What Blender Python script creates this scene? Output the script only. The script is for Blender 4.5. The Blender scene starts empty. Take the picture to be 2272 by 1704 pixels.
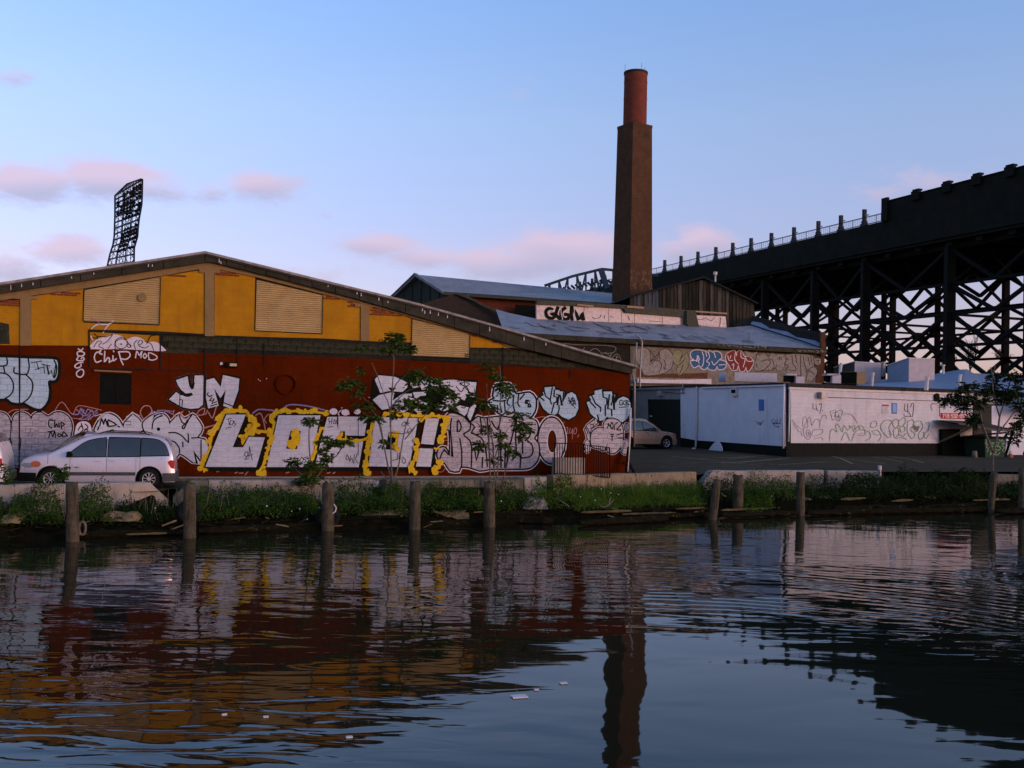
import bpy, bmesh, math, random
from mathutils import Vector, Matrix, noise
from mathutils.geometry import tessellate_polygon
random.seed(7)
R = math.radians
SC = bpy.context.scene
COL = SC.collection

# ---------------------------------------------------------------- camera, sky, sun, exposure
CZ = 3.9                       # eye height above the canal
FPX, CX, CY = 2209.0, 1136.0, 852.0
PITCH = math.atan(46 / FPX); ROLL = 0.0226
CM = Matrix.Rotation(R(90) + PITCH, 3, 'X') @ Matrix.Rotation(ROLL, 3, 'Z')
cam_d = bpy.data.cameras.new('camera'); cam = bpy.data.objects.new('camera', cam_d); COL.objects.link(cam)
cam.matrix_world = Matrix.Translation((0, 0, CZ)) @ CM.to_4x4()
cam_d.sensor_width = 36; cam_d.lens = FPX / 2272 * 36; cam_d.clip_end = 6000; cam_d.clip_start = 0.1
SC.camera = cam
SUN_ELEV, SUN_AZ = 7.0, 120.0   # low in the sky, behind and right of the camera (azimuth clockwise from +Y)
SC.view_settings.view_transform = 'Standard'; SC.view_settings.look = 'None'
SC.view_settings.gamma = 1; SC.view_settings.use_curve_mapping = False
SC.view_settings.exposure = 1.0
world = bpy.data.worlds.new('World'); SC.world = world; world.use_nodes = True
wt = world.node_tree; wt.nodes.clear()
def wn(t, **k):
    n = wt.nodes.new(t)
    for a, b in k.items():
        try: setattr(n, a, b)
        except Exception: n.inputs[a].default_value = b
    return n
WL = wt.links.new
out = wn('ShaderNodeOutputWorld'); bg = wn('ShaderNodeBackground'); WL(bg.outputs[0], out.inputs[0])
bg.inputs[1].default_value = 0.12
sky = wn('ShaderNodeTexSky'); sky.sky_type = 'NISHITA'; sky.sun_disc = False
sky.sun_elevation = R(SUN_ELEV); sky.sun_rotation = R(SUN_AZ); sky.air_density = 1.0; sky.dust_density = 0.6; sky.ozone_density = 2.0
tc = wn('ShaderNodeTexCoord'); sep = wn('ShaderNodeSeparateXYZ'); WL(tc.outputs['Generated'], sep.inputs[0])
def wmath(op, a, b=None, c=None):
    n = wt.nodes.new('ShaderNodeMath'); n.operation = op
    for i, v in enumerate((a, b, c)):
        if v is None: continue
        if isinstance(v, (int, float)): n.inputs[i].default_value = v
        else: WL(v, n.inputs[i])
    return n.outputs[0]
def wmix(fac, a, b, mode='MIX'):
    n = wt.nodes.new('ShaderNodeMix'); n.data_type = 'RGBA'; n.blend_type = mode
    for i, v in ((0, fac), (6, a), (7, b)):
        if isinstance(v, (int, float)): n.inputs[i].default_value = v
        elif isinstance(v, tuple): n.inputs[i].default_value = (*v, 1)
        else: WL(v, n.inputs[i])
    return n.outputs[2]
# the sky over the horizon: evening lavender belt under clear blue
grade = wn('ShaderNodeValToRGB'); WL(sep.outputs[2], grade.inputs[0])
el = grade.color_ramp.elements
el[0].position = 0.0; el[0].color = (.33, .26, .46, 1)
el[1].position = 0.62; el[1].color = (.66, .66, .78, 1)
for p_, c_ in ((.06, (.425, .29, .43)), (.174, (.50, .37, .48)), (.275, (.57, .47, .545)), (.38, (.54, .52, .64))):
    e = el.new(p_); e.color = (*c_, 1)
skyc = wmix(1.0, wmix(1.0, sky.outputs[0], (2.66, 2.66, 2.68), 'MULTIPLY'), grade.outputs[0], 'MULTIPLY')
# evening clouds: soft masses on the low sky, each broken up by noise
nz = wn('ShaderNodeTexNoise'); nz.inputs['Scale'].default_value = 17; nz.inputs['Detail'].default_value = 9; nz.inputs['Roughness'].default_value = .68
nz2 = wn('ShaderNodeTexNoise'); nz2.inputs['Scale'].default_value = 3; nz2.inputs['Detail'].default_value = 4
mp = wn('ShaderNodeMapping'); mp.inputs['Scale'].default_value = (1, 1, 2.6); WL(tc.outputs['Generated'], mp.inputs[0])
WL(mp.outputs[0], nz.inputs['Vector']); WL(mp.outputs[0], nz2.inputs['Vector'])
def raydir(px, py):
    v = CM @ Vector((px - CX, CY - py, -FPX)); return v.normalized()
total = None; shade = None
nrm = wn('ShaderNodeVectorMath'); nrm.operation = 'NORMALIZE'; WL(tc.outputs['Generated'], nrm.inputs[0])
CLOUDS = [(60, 408, 115, 42, 1.0), (250, 400, 110, 44, 1.05), (345, 425, 75, 28, .7), (575, 415, 80, 36, .95), (480, 428, 60, 25, .65),
          (725, 475, 32, 13, .45), (150, 562, 110, 32, .85), (20, 590, 100, 34, .7), (830, 545, 85, 26, .85), (940, 575, 100, 28, .75),
          (1255, 560, 140, 50, 1.15), (1120, 592, 140, 40, .9), (1200, 530, 70, 30, .8), (1560, 535, 66, 38, 1.0), (1500, 560, 60, 34, .8), (2080, 400, 110, 40, .5),
          (1960, 430, 100, 24, .35), (1150, 205, 62, 36, .34), (25, 170, 45, 20, .5), (1440, 620, 250, 30, .45), (600, 610, 300, 34, .35),
          (1180, 365, 70, 20, .2), (-180, 430, 140, 50, .9), (-420, 500, 160, 50, .8), (2500, 470, 150, 40, .6), (2900, 520, 180, 50, .7)]
for cx_, cy_, sx_, sy_, amp in CLOUDS:
    d0 = raydir(cx_, cy_); rt = raydir(cx_ + 10, cy_) - d0; rt.normalize(); up = rt.cross(d0).normalized()
    sub = wn('ShaderNodeVectorMath'); sub.operation = 'SUBTRACT'; WL(nrm.outputs[0], sub.inputs[0]); sub.inputs[1].default_value = d0
    def dot(v):
        n = wn('ShaderNodeVectorMath'); n.operation = 'DOT_PRODUCT'; WL(sub.outputs[0], n.inputs[0]); n.inputs[1].default_value = v
        return n.outputs['Value']
    a = dot(rt * (FPX / sx_)); b = dot(up * (FPX / sy_))
    r2 = wmath('ADD', wmath('MULTIPLY', a, a), wmath('MULTIPLY', b, b))
    g = wmath('MULTIPLY', wmath('POWER', 2.718, wmath('MULTIPLY', r2, -1.0)), amp)
    low = wmath('MULTIPLY', g, b)
    total = g if total is None else wmath('MAXIMUM', total, g)
    shade = low if shade is None else wmath('ADD', shade, low)
dens = wmath('ADD', total, wmath('MULTIPLY', wmath('SUBTRACT', nz.outputs[0], .5), 1.7))
mr = wn('ShaderNodeMapRange'); mr.interpolation_type = 'SMOOTHSTEP'; WL(dens, mr.inputs[0])
mr.inputs[1].default_value = .10; mr.inputs[2].default_value = .82; mr.inputs[3].default_value = 0; mr.inputs[4].default_value = .78
cover = wmath('MULTIPLY', mr.outputs[0], wmath('MINIMUM', wmath('MULTIPLY', total, 5.0), 1.0))
shn = wmath('MINIMUM', wmath('MAXIMUM', wmath('ADD', wmath('MULTIPLY', shade, 1.3), .55), 0.0), 1.0)
CLOUD_LIT, CLOUD_LOW = (3.15, 2.36, 2.95), (2.0, 1.9, 2.65)
cloudc = wmix(shn, CLOUD_LOW, CLOUD_LIT)
WL(wmix(cover, skyc, cloudc), bg.inputs[0])

sun_d = bpy.data.lights.new('sun', 'SUN'); sun = bpy.data.objects.new('sun', sun_d); COL.objects.link(sun)
sun_d.energy = .50; sun_d.angle = R(14); sun_d.color = (1.0, .76, .58)
sdir = Vector((math.sin(R(SUN_AZ)) * math.cos(R(SUN_ELEV)), math.cos(R(SUN_AZ)) * math.cos(R(SUN_ELEV)), math.sin(R(SUN_ELEV))))
sun.rotation_euler = sdir.to_track_quat('Z', 'Y').to_euler()
SC.cycles.max_bounces = 6; SC.cycles.sample_clamp_indirect = 4

# ---------------------------------------------------------------- geometry helpers
def W(px, py, d):
    v = CM @ Vector((px - CX, CY - py, -FPX)); v *= d / v.y
    return Vector((v.x, v.y, v.z + CZ))
def Wz(px, py, z):                       # where the sight line meets a level surface
    v = CM @ Vector((px - CX, CY - py, -FPX)); t = (z - CZ) / v.z
    return Vector((v.x * t, v.y * t, z))
def PT(s, o=(0, 0), k=1.0):
    return [(o[0] + float(a.split(',')[0]) / k, o[1] + float(a.split(',')[1]) / k) for a in s.split()]
Z1 = ((0, 540), 4.608); Z2 = ((440, 540), 4.608); Z3 = ((0, 780), 4.608); Z4 = ((400, 800), 4.608)
Z5 = ((780, 780), 5.53); Z6 = ((1080, 780), 5.53); Z7 = ((1340, 780), 4.608); Z8 = ((1740, 780), 4.147)
ZA = ((840, 560), 4.608); ZB = ((1100, 600), 5.53); ZC = ((1350, 560), 4.424); ZD = ((1390, 760), 4.809)
ZE = ((2060, 830), 7.9); ZF = ((660, 730), 4.483); ZG = ((960, 780), 5.183); ZV = ((0, 920), 5.53); ZM = ((1390, 900), 10.53)
def q(s, z): return PT(s, z[0], z[1])
def smooth(pts, closed=False, n=4):
    if len(pts) < 3: return pts
    o = []; m = len(pts); rng = range(m) if closed else range(m - 1)
    for i in rng:
        p0 = pts[(i - 1) % m] if closed or i > 0 else pts[0]; p1 = pts[i]; p2 = pts[(i + 1) % m]
        p3 = pts[(i + 2) % m] if closed or i + 2 < m else pts[-1]
        for j in range(n):
            t = j / n
            o.append(tuple(.5 * (2 * b + (c - a) * t + (2 * a - 5 * b + 4 * c - d) * t * t + (3 * b - a - 3 * c + d) * t ** 3)
                           for a, b, c, d in zip(p0, p1, p2, p3)))
    if not closed: o.append(tuple(pts[-1]))
    return o

def autouv(me):
    uv = me.uv_layers.new(name='UVMap').data
    vs = me.vertices
    for p in me.polygons:
        n = p.normal
        if abs(n.z) > .75:
            for li in p.loop_indices:
                c = vs[me.loops[li].vertex_index].co; uv[li].uv = (c.x, c.y)
        else:
            t = Vector((-n.y, n.x, 0)).normalized()
            if t.x < 0: t = -t
            for li in p.loop_indices:
                c = vs[me.loops[li].vertex_index].co; uv[li].uv = (c.dot(t), c.z)

class MB:
    def __init__(s): s.v = []; s.f = []; s.m = []; s.cur = 0
    def add(s, vs, fs, m=None):
        b = len(s.v); s.v += [Vector(v) for v in vs]
        for f in fs: s.f.append(tuple(b + i for i in f)); s.m.append(s.cur if m is None else m)
    def quad(s, a, b, c, d, m=None): s.add((a, b, c, d), [(0, 1, 2, 3)], m)
    def box(s, x0, x1, y0, y1, z0, z1, m=None):
        s.add([(x, y, z) for z in (z0, z1) for y in (y0, y1) for x in (x0, x1)],
              [(0, 2, 3, 1), (4, 5, 7, 6), (0, 1, 5, 4), (2, 6, 7, 3), (0, 4, 6, 2), (1, 3, 7, 5)], m)
    def obox(s, c, ax, ay, az, m=None):      # centre and three half-axis vectors
        c = Vector(c); ax, ay, az = Vector(ax), Vector(ay), Vector(az)
        if ax.cross(ay).dot(az) < 0: ax = -ax
        s.add([c + ax * i + ay * j + az * k for k in (-1, 1) for j in (-1, 1) for i in (-1, 1)],
              [(0, 2, 3, 1), (4, 5, 7, 6), (0, 1, 5, 4), (2, 6, 7, 3), (0, 4, 6, 2), (1, 3, 7, 5)], m)
    def bar(s, a, b, w, h=None, m=None):
        a, b = Vector(a), Vector(b); h = h or w; d = (b - a); L = d.length
        if L < 1e-6: return
        d /= L; u = Vector((0, 0, 1)) if abs(d.z) < .95 else Vector((1, 0, 0))
        x = d.cross(u).normalized(); y = x.cross(d).normalized()
        s.obox((a + b) / 2, d * L / 2, x * w / 2, y * h / 2, m)
    def tube(s, pts, rad, n=8, m=None, cap=True):
        pts = [Vector(p) for p in pts]; k = len(pts)
        rr = rad if isinstance(rad, (list, tuple)) else [rad] * k
        vs = []; up = None
        for i, p in enumerate(pts):
            d = (pts[min(i + 1, k - 1)] - pts[max(i - 1, 0)]).normalized()
            if up is None: up = Vector((0, 0, 1)) if abs(d.z) < .9 else Vector((1, 0, 0))
            x = d.cross(up).normalized(); y = d.cross(x).normalized(); up = x.cross(d)
            vs += [p + (x * math.cos(2 * math.pi * j / n) + y * math.sin(2 * math.pi * j / n)) * rr[i] for j in range(n)]
        fs = [(i * n + j, i * n + (j + 1) % n, (i + 1) * n + (j + 1) % n, (i + 1) * n + j) for i in range(k - 1) for j in range(n)]
        if cap: fs += [tuple(range(n - 1, -1, -1)), tuple((k - 1) * n + j for j in range(n))]
        s.add(vs, fs, m)
    def prism(s, lo, hi, m=None, caps=True):  # two matching rings of points
        n = len(lo); b = len(s.v)
        s.add(list(lo) + list(hi), [(i, (i + 1) % n, n + (i + 1) % n, n + i) for i in range(n)], m)
        if caps:
            for off, ring in ((0, lo), (n, hi)):
                tr = tessellate_polygon([[Vector(p) for p in ring]])
                for t in tr: s.f.append(tuple(b + off + i for i in t)); s.m.append(s.cur if m is None else m)
    def build(s, name, mats, parent=None, smooth_=False, uv=True, fix=True, **props):
        if not isinstance(mats, (list, tuple)): mats = [mats]
        o0 = Vector((0, 0, 0)); p = parent
        while p is not None: o0 += p.location; p = p.parent
        me = bpy.data.meshes.new(name)
        me.from_pydata([v - o0 for v in s.v] if parent else s.v, [], s.f)
        for m in mats: me.materials.append(m)
        if len(mats) > 1: me.polygons.foreach_set('material_index', s.m)
        if fix:
            bm = bmesh.new(); bm.from_mesh(me); bmesh.ops.recalc_face_normals(bm, faces=bm.faces); bm.to_mesh(me); bm.free()
        if smooth_: me.polygons.foreach_set('use_smooth', [True] * len(me.polygons))
        me.update()
        if uv: autouv(me)
        o = bpy.data.objects.new(name, me); COL.objects.link(o); o.parent = parent
        for k, v in props.items(): o[k] = v
        return o
def thing(name, label, cat, loc=(0, 0, 0), group=None):
    o = bpy.data.objects.new(name, None); COL.objects.link(o); o.location = loc; o.empty_display_size = .3
    o['label'] = label; o['category'] = cat
    if group: o['group'] = group
    return o
def tag(o, label, cat, group=None):
    o['label'] = label; o['category'] = cat
    if group: o['group'] = group
    return o
def piece(name, mesh, parent, loc, rot=None, scale=None):
    o = bpy.data.objects.new(name, mesh); COL.objects.link(o); o.parent = parent
    o0 = Vector((0, 0, 0)); p = parent
    while p is not None: o0 += p.location; p = p.parent
    o.location = Vector(loc) - o0
    if rot is not None: o.rotation_euler = rot
    if scale is not None: o.scale = scale
    return o
def unit_mesh(name, mat, bev=0.0):
    bm = bmesh.new(); bmesh.ops.create_cube(bm, size=1)
    if bev: bmesh.ops.bevel(bm, geom=bm.edges[:], offset=bev, segments=1, affect='EDGES')
    me = bpy.data.meshes.new(name); bm.to_mesh(me); bm.free(); me.materials.append(mat); autouv(me); return me

# ---------------------------------------------------------------- materials
MATS = {}
def mat(name, c1, c2=None, rough=.85, scale=3.0, metal=0, bump=0, bscale=30, streak=None, brick=None, spec=.12, coat=0, contrast=(.35, .65), mott=None, stretch=(1, 1, 1)):
    if name in MATS: return MATS[name]
    m = bpy.data.materials.new(name); m.use_nodes = True; t = m.node_tree; L = t.links.new
    b = t.nodes['Principled BSDF']; b.inputs['Roughness'].default_value = rough; b.inputs['Metallic'].default_value = metal
    b.inputs['Specular IOR Level'].default_value = spec; b.inputs['Coat Weight'].default_value = coat
    tcn = t.nodes.new('ShaderNodeTexCoord'); co = tcn.outputs['Object']
    def N(sc, det=5, st=(1, 1, 1), src=None):
        mpn = t.nodes.new('ShaderNodeMapping'); mpn.inputs['Scale'].default_value = st; L(src or co, mpn.inputs[0])
        n = t.nodes.new('ShaderNodeTexNoise'); n.inputs['Scale'].default_value = sc; n.inputs['Detail'].default_value = det; n.inputs['Roughness'].default_value = .62
        L(mpn.outputs[0], n.inputs['Vector']); return n.outputs[0]
    def mr(x, a, c, lo=0, hi=1):
        n = t.nodes.new('ShaderNodeMapRange'); L(x, n.inputs[0])
        for i, v in enumerate((a, c, lo, hi)): n.inputs[i + 1].default_value = v
        return n.outputs[0]
    def mix(f, a, c, mode='MIX'):
        n = t.nodes.new('ShaderNodeMix'); n.data_type = 'RGBA'; n.blend_type = mode
        for i, v in ((0, f), (6, a), (7, c)):
            if isinstance(v, (int, float)): n.inputs[i].default_value = v
            elif isinstance(v, tuple): n.inputs[i].default_value = (*v[:3], 1)
            else: L(v, n.inputs[i])
        return n.outputs[2]
    col = mix(mr(N(scale, st=stretch), *contrast), c1, c2 or tuple(x * .8 for x in c1))
    if mott: col = mix(mr(N(mott[0], 6), mott[1], mott[1] + .12), col, mott[2])
    if streak: col = mix(mr(N(streak[0], 4, (1, 1, .12)), streak[1], streak[1] + .15, 0, streak[3] if len(streak) > 3 else .8), col, streak[2])
    h = N(bscale, 4); hgt = h
    if brick:                       # (width, height, mortar, mortar colour or None, tone variation)
        bt = t.nodes.new('ShaderNodeTexBrick'); L(tcn.outputs['UV'], bt.inputs['Vector']); bt.inputs['Scale'].default_value = 1
        bt.inputs['Brick Width'].default_value = brick[0]; bt.inputs['Row Height'].default_value = brick[1]; bt.inputs['Mortar Size'].default_value = brick[2]
        bt.inputs['Mortar Smooth'].default_value = .3
        v = brick[4]; bt.inputs['Color1'].default_value = (1, 1, 1, 1); bt.inputs['Color2'].default_value = (v, v, v, 1); bt.inputs['Mortar'].default_value = (1, 1, 1, 1)
        col = mix(1.0, col, bt.outputs['Color'], 'MULTIPLY')
        if brick[3]: col = mix(bt.outputs['Fac'], col, brick[3])
        ad = t.nodes.new('ShaderNodeMath'); ad.operation = 'MULTIPLY_ADD'; L(bt.outputs['Fac'], ad.inputs[0]); ad.inputs[1].default_value = -1.2; L(h, ad.inputs[2]); hgt = ad.outputs[0]
    L(col, b.inputs['Base Color'])
    L(mr(N(scale * 2.3), .3, .7, max(0, rough - .08), min(1, rough + .1)), b.inputs['Roughness'])
    if bump:
        bn = t.nodes.new('ShaderNodeBump'); bn.inputs['Strength'].default_value = min(1, bump); bn.inputs['Distance'].default_value = .012; L(hgt, bn.inputs['Height']); L(bn.outputs[0], b.inputs['Normal'])
    MATS[name] = m; return m
BLK = (.40, .20, .008)
M_red = mat('red_wall_paint', (.092, .0115, .0008), (.070, .0088, .0007), .9, 1.2, spec=.02, bump=.35, brick=(.40, .2, .006, (.06, .008, .003), .93), mott=(4, .60, (.055, .012, .004)), streak=(2.2, .52, (.045, .009, .002), .6))
M_yellow = mat('yellow_wall_paint', (.42, .178, .003), (.33, .135, .003), .75, 1.4, bump=.35, brick=(.40, .2, .006, (.33, .12, .004), .95), streak=(2.4, .54, (.25, .095, .006), .5), mott=(5, .66, (.27, .11, .012)))
M_tan = mat('tan_concrete', (.235, .14, .055), (.19, .115, .05), .9, 3, bump=.4, streak=(4, .6, (.12, .075, .035), .5))
M_dark_block = mat('bare_block', (.040, .036, .018), (.019, .018, .010), .95, 3, bump=.8, mott=(6, .58, (.085, .078, .055)), contrast=(.4, .6))
M_mortar = mat('dark_mortar', (.022, .02, .013), (.012, .011, .008), .95, 4)
M_fascia = mat('weathered_fascia', (.048, .040, .026), (.022, .019, .012), .9, 2.2, bump=.5, bscale=12, mott=(7, .68, (.14, .13, .12)))
M_edge = mat('pale_roof_edge', (.30, .25, .22), (.17, .14, .12), .6, 4)
M_shutter = mat('cream_corrugated_metal', (.50, .345, .155), (.42, .28, .12), .5, 2.5, metal=.1, streak=(5, .6, (.26, .15, .06), .5))
M_brick = mat('raw_red_brick', (.19, .045, .02), (.12, .03, .015), .95, 9, bump=.4)
M_black = mat('black_paint', (.007, .0075, .005), (.011, .011, .007), .8, 5, spec=.03)
M_hole = mat('dark_opening', (.006, .006, .004), (.004, .004, .003), .9, 2)
M_silver = mat('silver_spray_paint', (.56, .53, .57), (.43, .405, .44), .5, 5, metal=.1, bump=.35, brick=(.40, .2, .008, (.36, .33, .35), .93), streak=(7, .58, (.38, .34, .37), .6), mott=(11, .62, (.38, .33, .36)), stretch=(1, 1, 5))
M_silver_pink = mat('thin_silver_spray', (.46, .41, .44), (.25, .20, .215), .55, 7, metal=.2, bump=.35, brick=(.40, .2, .008, (.15, .09, .09), .88), contrast=(.42, .58), mott=(14, .60, (.16, .085, .085)), stretch=(.7, .7, 9))
M_bluewhite = mat('pale_blue_spray', (.40, .50, .56), (.31, .39, .45), .6, 5, bump=.3, brick=(.40, .2, .008, (.2, .24, .28), .92), mott=(10, .66, (.24, .27, .31)), stretch=(1, 1, 4))
M_white = mat('white_spray', (.62, .52, .54), (.5, .42, .44), .6, 12)
M_pinkline = mat('faded_pink_spray', (.42, .22, .20), (.30, .13, .12), .7, 14)
M_lilac = mat('lilac_spray', (.24, .20, .33), (.16, .12, .22), .7, 14)
M_yspray = mat('yellow_spray', (.66, .40, .010), (.55, .30, .006), .6, 7, mott=(16, .66, (.30, .15, .01)))
M_concrete = mat('pale_concrete', (.34, .27, .215), (.26, .205, .165), .9, 2.5, bump=.6, bscale=18, streak=(9, .56, (.13, .095, .07), .75), mott=(5, .64, (.20, .15, .11)))
M_concrete2 = mat('stained_concrete', (.27, .19, .115), (.20, .14, .085), .9, 2.5, bump=.6, bscale=18, streak=(10, .52, (.09, .06, .035), .8), mott=(5, .64, (.14, .10, .06)))
M_concrete3 = mat('grey_streaked_concrete', (.16, .135, .10), (.11, .09, .065), .9, 2.5, bump=.6, bscale=18, streak=(12, .48, (.05, .04, .03), .8))
M_asphalt = mat('asphalt', (.072, .054, .034), (.048, .036, .024), .95, .35, spec=.03, bump=.5, bscale=60, mott=(1.2, .60, (.085, .066, .044)))
M_lotline = mat('worn_road_paint', (.34, .27, .14), (.14, .115, .075), .9, 8, contrast=(.45, .55))
M_soil = mat('dark_bank_soil', (.012, .0095, .004), (.006, .005, .0025), 1, 4, spec=0, bump=.8, bscale=9)
M_wood = mat('weathered_pile_wood', (.095, .072, .042), (.045, .034, .020), .95, 5, bump=.9, bscale=16, streak=(14, .52, (.018, .014, .010), .85), mott=(6, .66, (.13, .11, .085)))
M_wetwood = mat('wet_rotten_timber', (.016, .012, .006), (.007, .006, .003), .95, 5, spec=.02, bump=.8, bscale=14, mott=(5, .60, (.085, .060, .024)))
M_ochre = mat('ochre_broken_concrete', (.27, .165, .07), (.14, .085, .035), .95, 4, bump=.8, bscale=12, mott=(8, .58, (.07, .045, .02)))
# ---------------------------------------------------------------- planes and paint
class Plane:
    def __init__(s, a, b):                 # two ground points (x, y); the outer side faces the camera
        s.o = Vector((a[0], a[1])); t = Vector((b[0] - a[0], b[1] - a[1])); s.L = t.length; s.t = t / s.L
        n = Vector((s.t.y, -s.t.x)); s.n = n if n.dot(-s.o) > 0 else -n
    def hit(s, px, py):
        v = CM @ Vector((px - CX, CY - py, -FPX)); d = Vector((v.x, v.y))
        k = s.o.dot(s.n) / d.dot(s.n); p = d * k
        return ((p - s.o).dot(s.t), v.z * k + CZ)
    def at(s, uz, off=0.0):
        p = s.o + s.t * uz[0] + s.n * off; return Vector((p.x, p.y, uz[1]))
    def P(s, px, py, off=0.0): return s.at(s.hit(px, py), off)
    def slab(s, mb, pts, o0, o1, m=None, uz=False):   # outline with thickness, o0 back, o1 front
        pts = pts if uz else [s.hit(*p) for p in pts]
        mb.prism([s.at(p, o0) for p in pts], [s.at(p, o1) for p in pts], m)
class Paint:
    def __init__(s, pl, base=.034, step=.0005): s.pl = pl; s.mb = MB(); s.off = base; s.step = step; s.mats = []
    def mi(s, m):
        if m not in s.mats: s.mats.append(m)
        return s.mats.index(m)
    def fill(s, pts, m, holes=(), sm=0):
        loops = [smooth(pts, True, sm) if sm else pts] + [smooth(h, True, sm) if sm else h for h in holes]
        l3 = [[Vector((*s.pl.hit(*p), 0)) for p in l] for l in loops]
        flat = [p for l in l3 for p in l]; s.off += s.step
        s.mb.add([s.pl.at((p.x, p.y), s.off) for p in flat], tessellate_polygon(l3), s.mi(m))
    def stroke(s, pts, w, m, closed=False, sm=4, taper=False):
        pts = smooth(pts, closed, sm) if sm and len(pts) > 2 else list(pts)
        if closed: pts = pts + [pts[0], pts[1]]
        k = len(pts); s.off += s.step; vs = []; fs = []
        for i, p in enumerate(pts):
            a = Vector(pts[max(i - 1, 0)]); b = Vector(pts[min(i + 1, k - 1)]); d = b - a
            if d.length < 1e-6: d = Vector((1, 0))
            d.normalize(); n = Vector((-d.y, d.x)); hw = w / 2
            if taper: hw *= .55 + .45 * math.sin(math.pi * (i + .5) / k)
            if 0 < i < k - 1:
                d1 = (Vector(p) - a); d2 = (b - Vector(p))
                if d1.length > 1e-6 and d2.length > 1e-6:
                    c = max(.5, math.cos(d1.angle(d2, 0) / 2)); hw /= c
            o = s.off + i * 2e-5
            e = Vector((0, 0))
            if i == 0 and not closed: e = -d * w * .35
            if i == k - 1 and not closed: e = d * w * .35
            for sg in (-1, 1):
                uz = s.pl.hit(p[0] + n.x * hw * sg + e.x, p[1] + n.y * hw * sg + e.y); vs.append(s.pl.at(uz, o))
            if i: fs.append((2 * i - 2, 2 * i - 1, 2 * i + 1, 2 * i))
        s.off += k * 2e-5
        s.mb.add(vs, fs, s.mi(m))
    def dot(s, x, y, r, m, n=10, ry=None):
        s.fill([(x + r * math.cos(2 * math.pi * i / n), y + (ry or r) * math.sin(2 * math.pi * i / n)) for i in range(n)], m)
    def build(s, name, parent, **k):
        if name in ('spray_scribble', 'roof_tags', 'spray_tags', 'eave_tags', 'monitor_tags', 'paint_flecks', 'bird_streaks', 'yellow_burst', 'outline_letters', 'notice_print'): k['kind'] = 'stuff'
        if s.mb.f: return s.mb.build(name, s.mats, parent, fix=False, **k)
def letter(pl, parent, outer, holes=(), fill=None, ow=5, lines=(), lw=2.2, sm=4, halo=None, hw=3, base=.034, line_m=None, name='painted_letter', extra=None, out_m=None):
    p = Paint(pl, base)
    om = out_m or M_black
    if pl is FA: ow *= 1.15; lw *= 1.25
    if halo: p.stroke(outer, ow * 2 + hw * 2, halo, True, sm)
    p.stroke(outer, ow * 2, om, True, sm)
    p.fill(outer, fill or M_silver, [], sm)
    for h in holes:
        p.fill(h[0] if isinstance(h, tuple) else h, h[1] if isinstance(h, tuple) else om, [], sm)
    for l in lines: p.stroke(l, lw, line_m or M_black, False, sm)
    if extra: extra(p)
    return p.build(name, parent)

# ---------------------------------------------------------------- painted warehouse on the wharf
def fd(x): return 35.5 * 6850 / (7290 - x)          # distance of the warehouse wall along the frame
a = W(-420, 868, fd(-420)); b = W(1397, 904, fd(1397))
FA = Plane((a.x, a.y), (b.x, b.y))
GZ = 1.0                                             # wharf level above the water
def gz(y): return GZ if y < 38 else (GZ + .5 * min(1, (y - 38) / 14))
wh = thing('warehouse', 'long red and yellow block warehouse covered in silver graffiti under a low gable roof', 'building', FA.at((FA.L / 2, GZ)))
uL, uR = FA.hit(-420, 900)[0], FA.hit(1397, 900)[0]
TOPL = [(-420, 692), (0, 631), (454, 561), (920, 674.5), (1131, 733.6), (1320, 788), (1404, 812)]
BOTL = [(-420, 716), (0, 653), (456, 584), (473, 584), (640, 625), (787, 664), (920, 702), (1068, 746), (1161, 775), (1279, 804), (1396, 830)]
RAFT = [(-420, 732), (0, 667), (87, 654), (184, 641), (356, 613), (440, 598), (488, 598.6), (570, 616), (716, 653), (792, 671), (820, 679), (898, 700.6), (914, 706), (1044, 741), (1107, 760), (1120, 768), (1165, 777)]
def lerpline(L, x):
    for (x0, y0), (x1, y1) in zip(L, L[1:]):
        if x0 <= x <= x1: return y0 + (y1 - y0) * (x - x0) / (x1 - x0)
    return L[-1][1] if x > L[-1][0] else L[0][1]
def strip(L0, L1, x0, x1):
    xs = sorted({x0, x1} | {x for x, _ in L0 + L1 if x0 < x < x1})
    return [(x, lerpline(L0, x)) for x in xs] + [(x, lerpline(L1, x)) for x in reversed(xs)]
zb = GZ - 1.0
pts = [FA.hit(x, lerpline(BOTL, x) - 6) for x in (-420, 0, 456, 640, 787, 920, 1068, 1161, 1279, 1397)]
core = MB(); FA.slab(core, [(uL, zb)] + pts + [(uR, zb)], -.35, 0, uz=True)
core.build('wall', M_mortar, wh)
back = MB(); DEEP = -26
for u in (uL, uR):
    z1 = FA.hit(-420 if u == uL else 1397, 716 if u == uL else 826)[1]
    back.obox(FA.at((u - (.15 if u == uR else -.15), (z1 + zb) / 2), DEEP / 2 - .2), FA.at((.15, 0)) - FA.at((0, 0)), (FA.at((0, 0), DEEP / 2) - FA.at((0, 0))), (0, 0, (z1 - zb) / 2))
back.build('side_wall', M_red, wh)
rear = MB(); rear.obox(FA.at(((uL + uR) / 2, (zb + 5.0) / 2), DEEP), FA.at((uR - uL, 0)) * .5 - FA.at((0, 0)) * .5, FA.at((0, 0), .15) - FA.at((0, 0)), (0, 0, 2.6)); rear.build('rear_wall', M_dark_block, wh)
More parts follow.
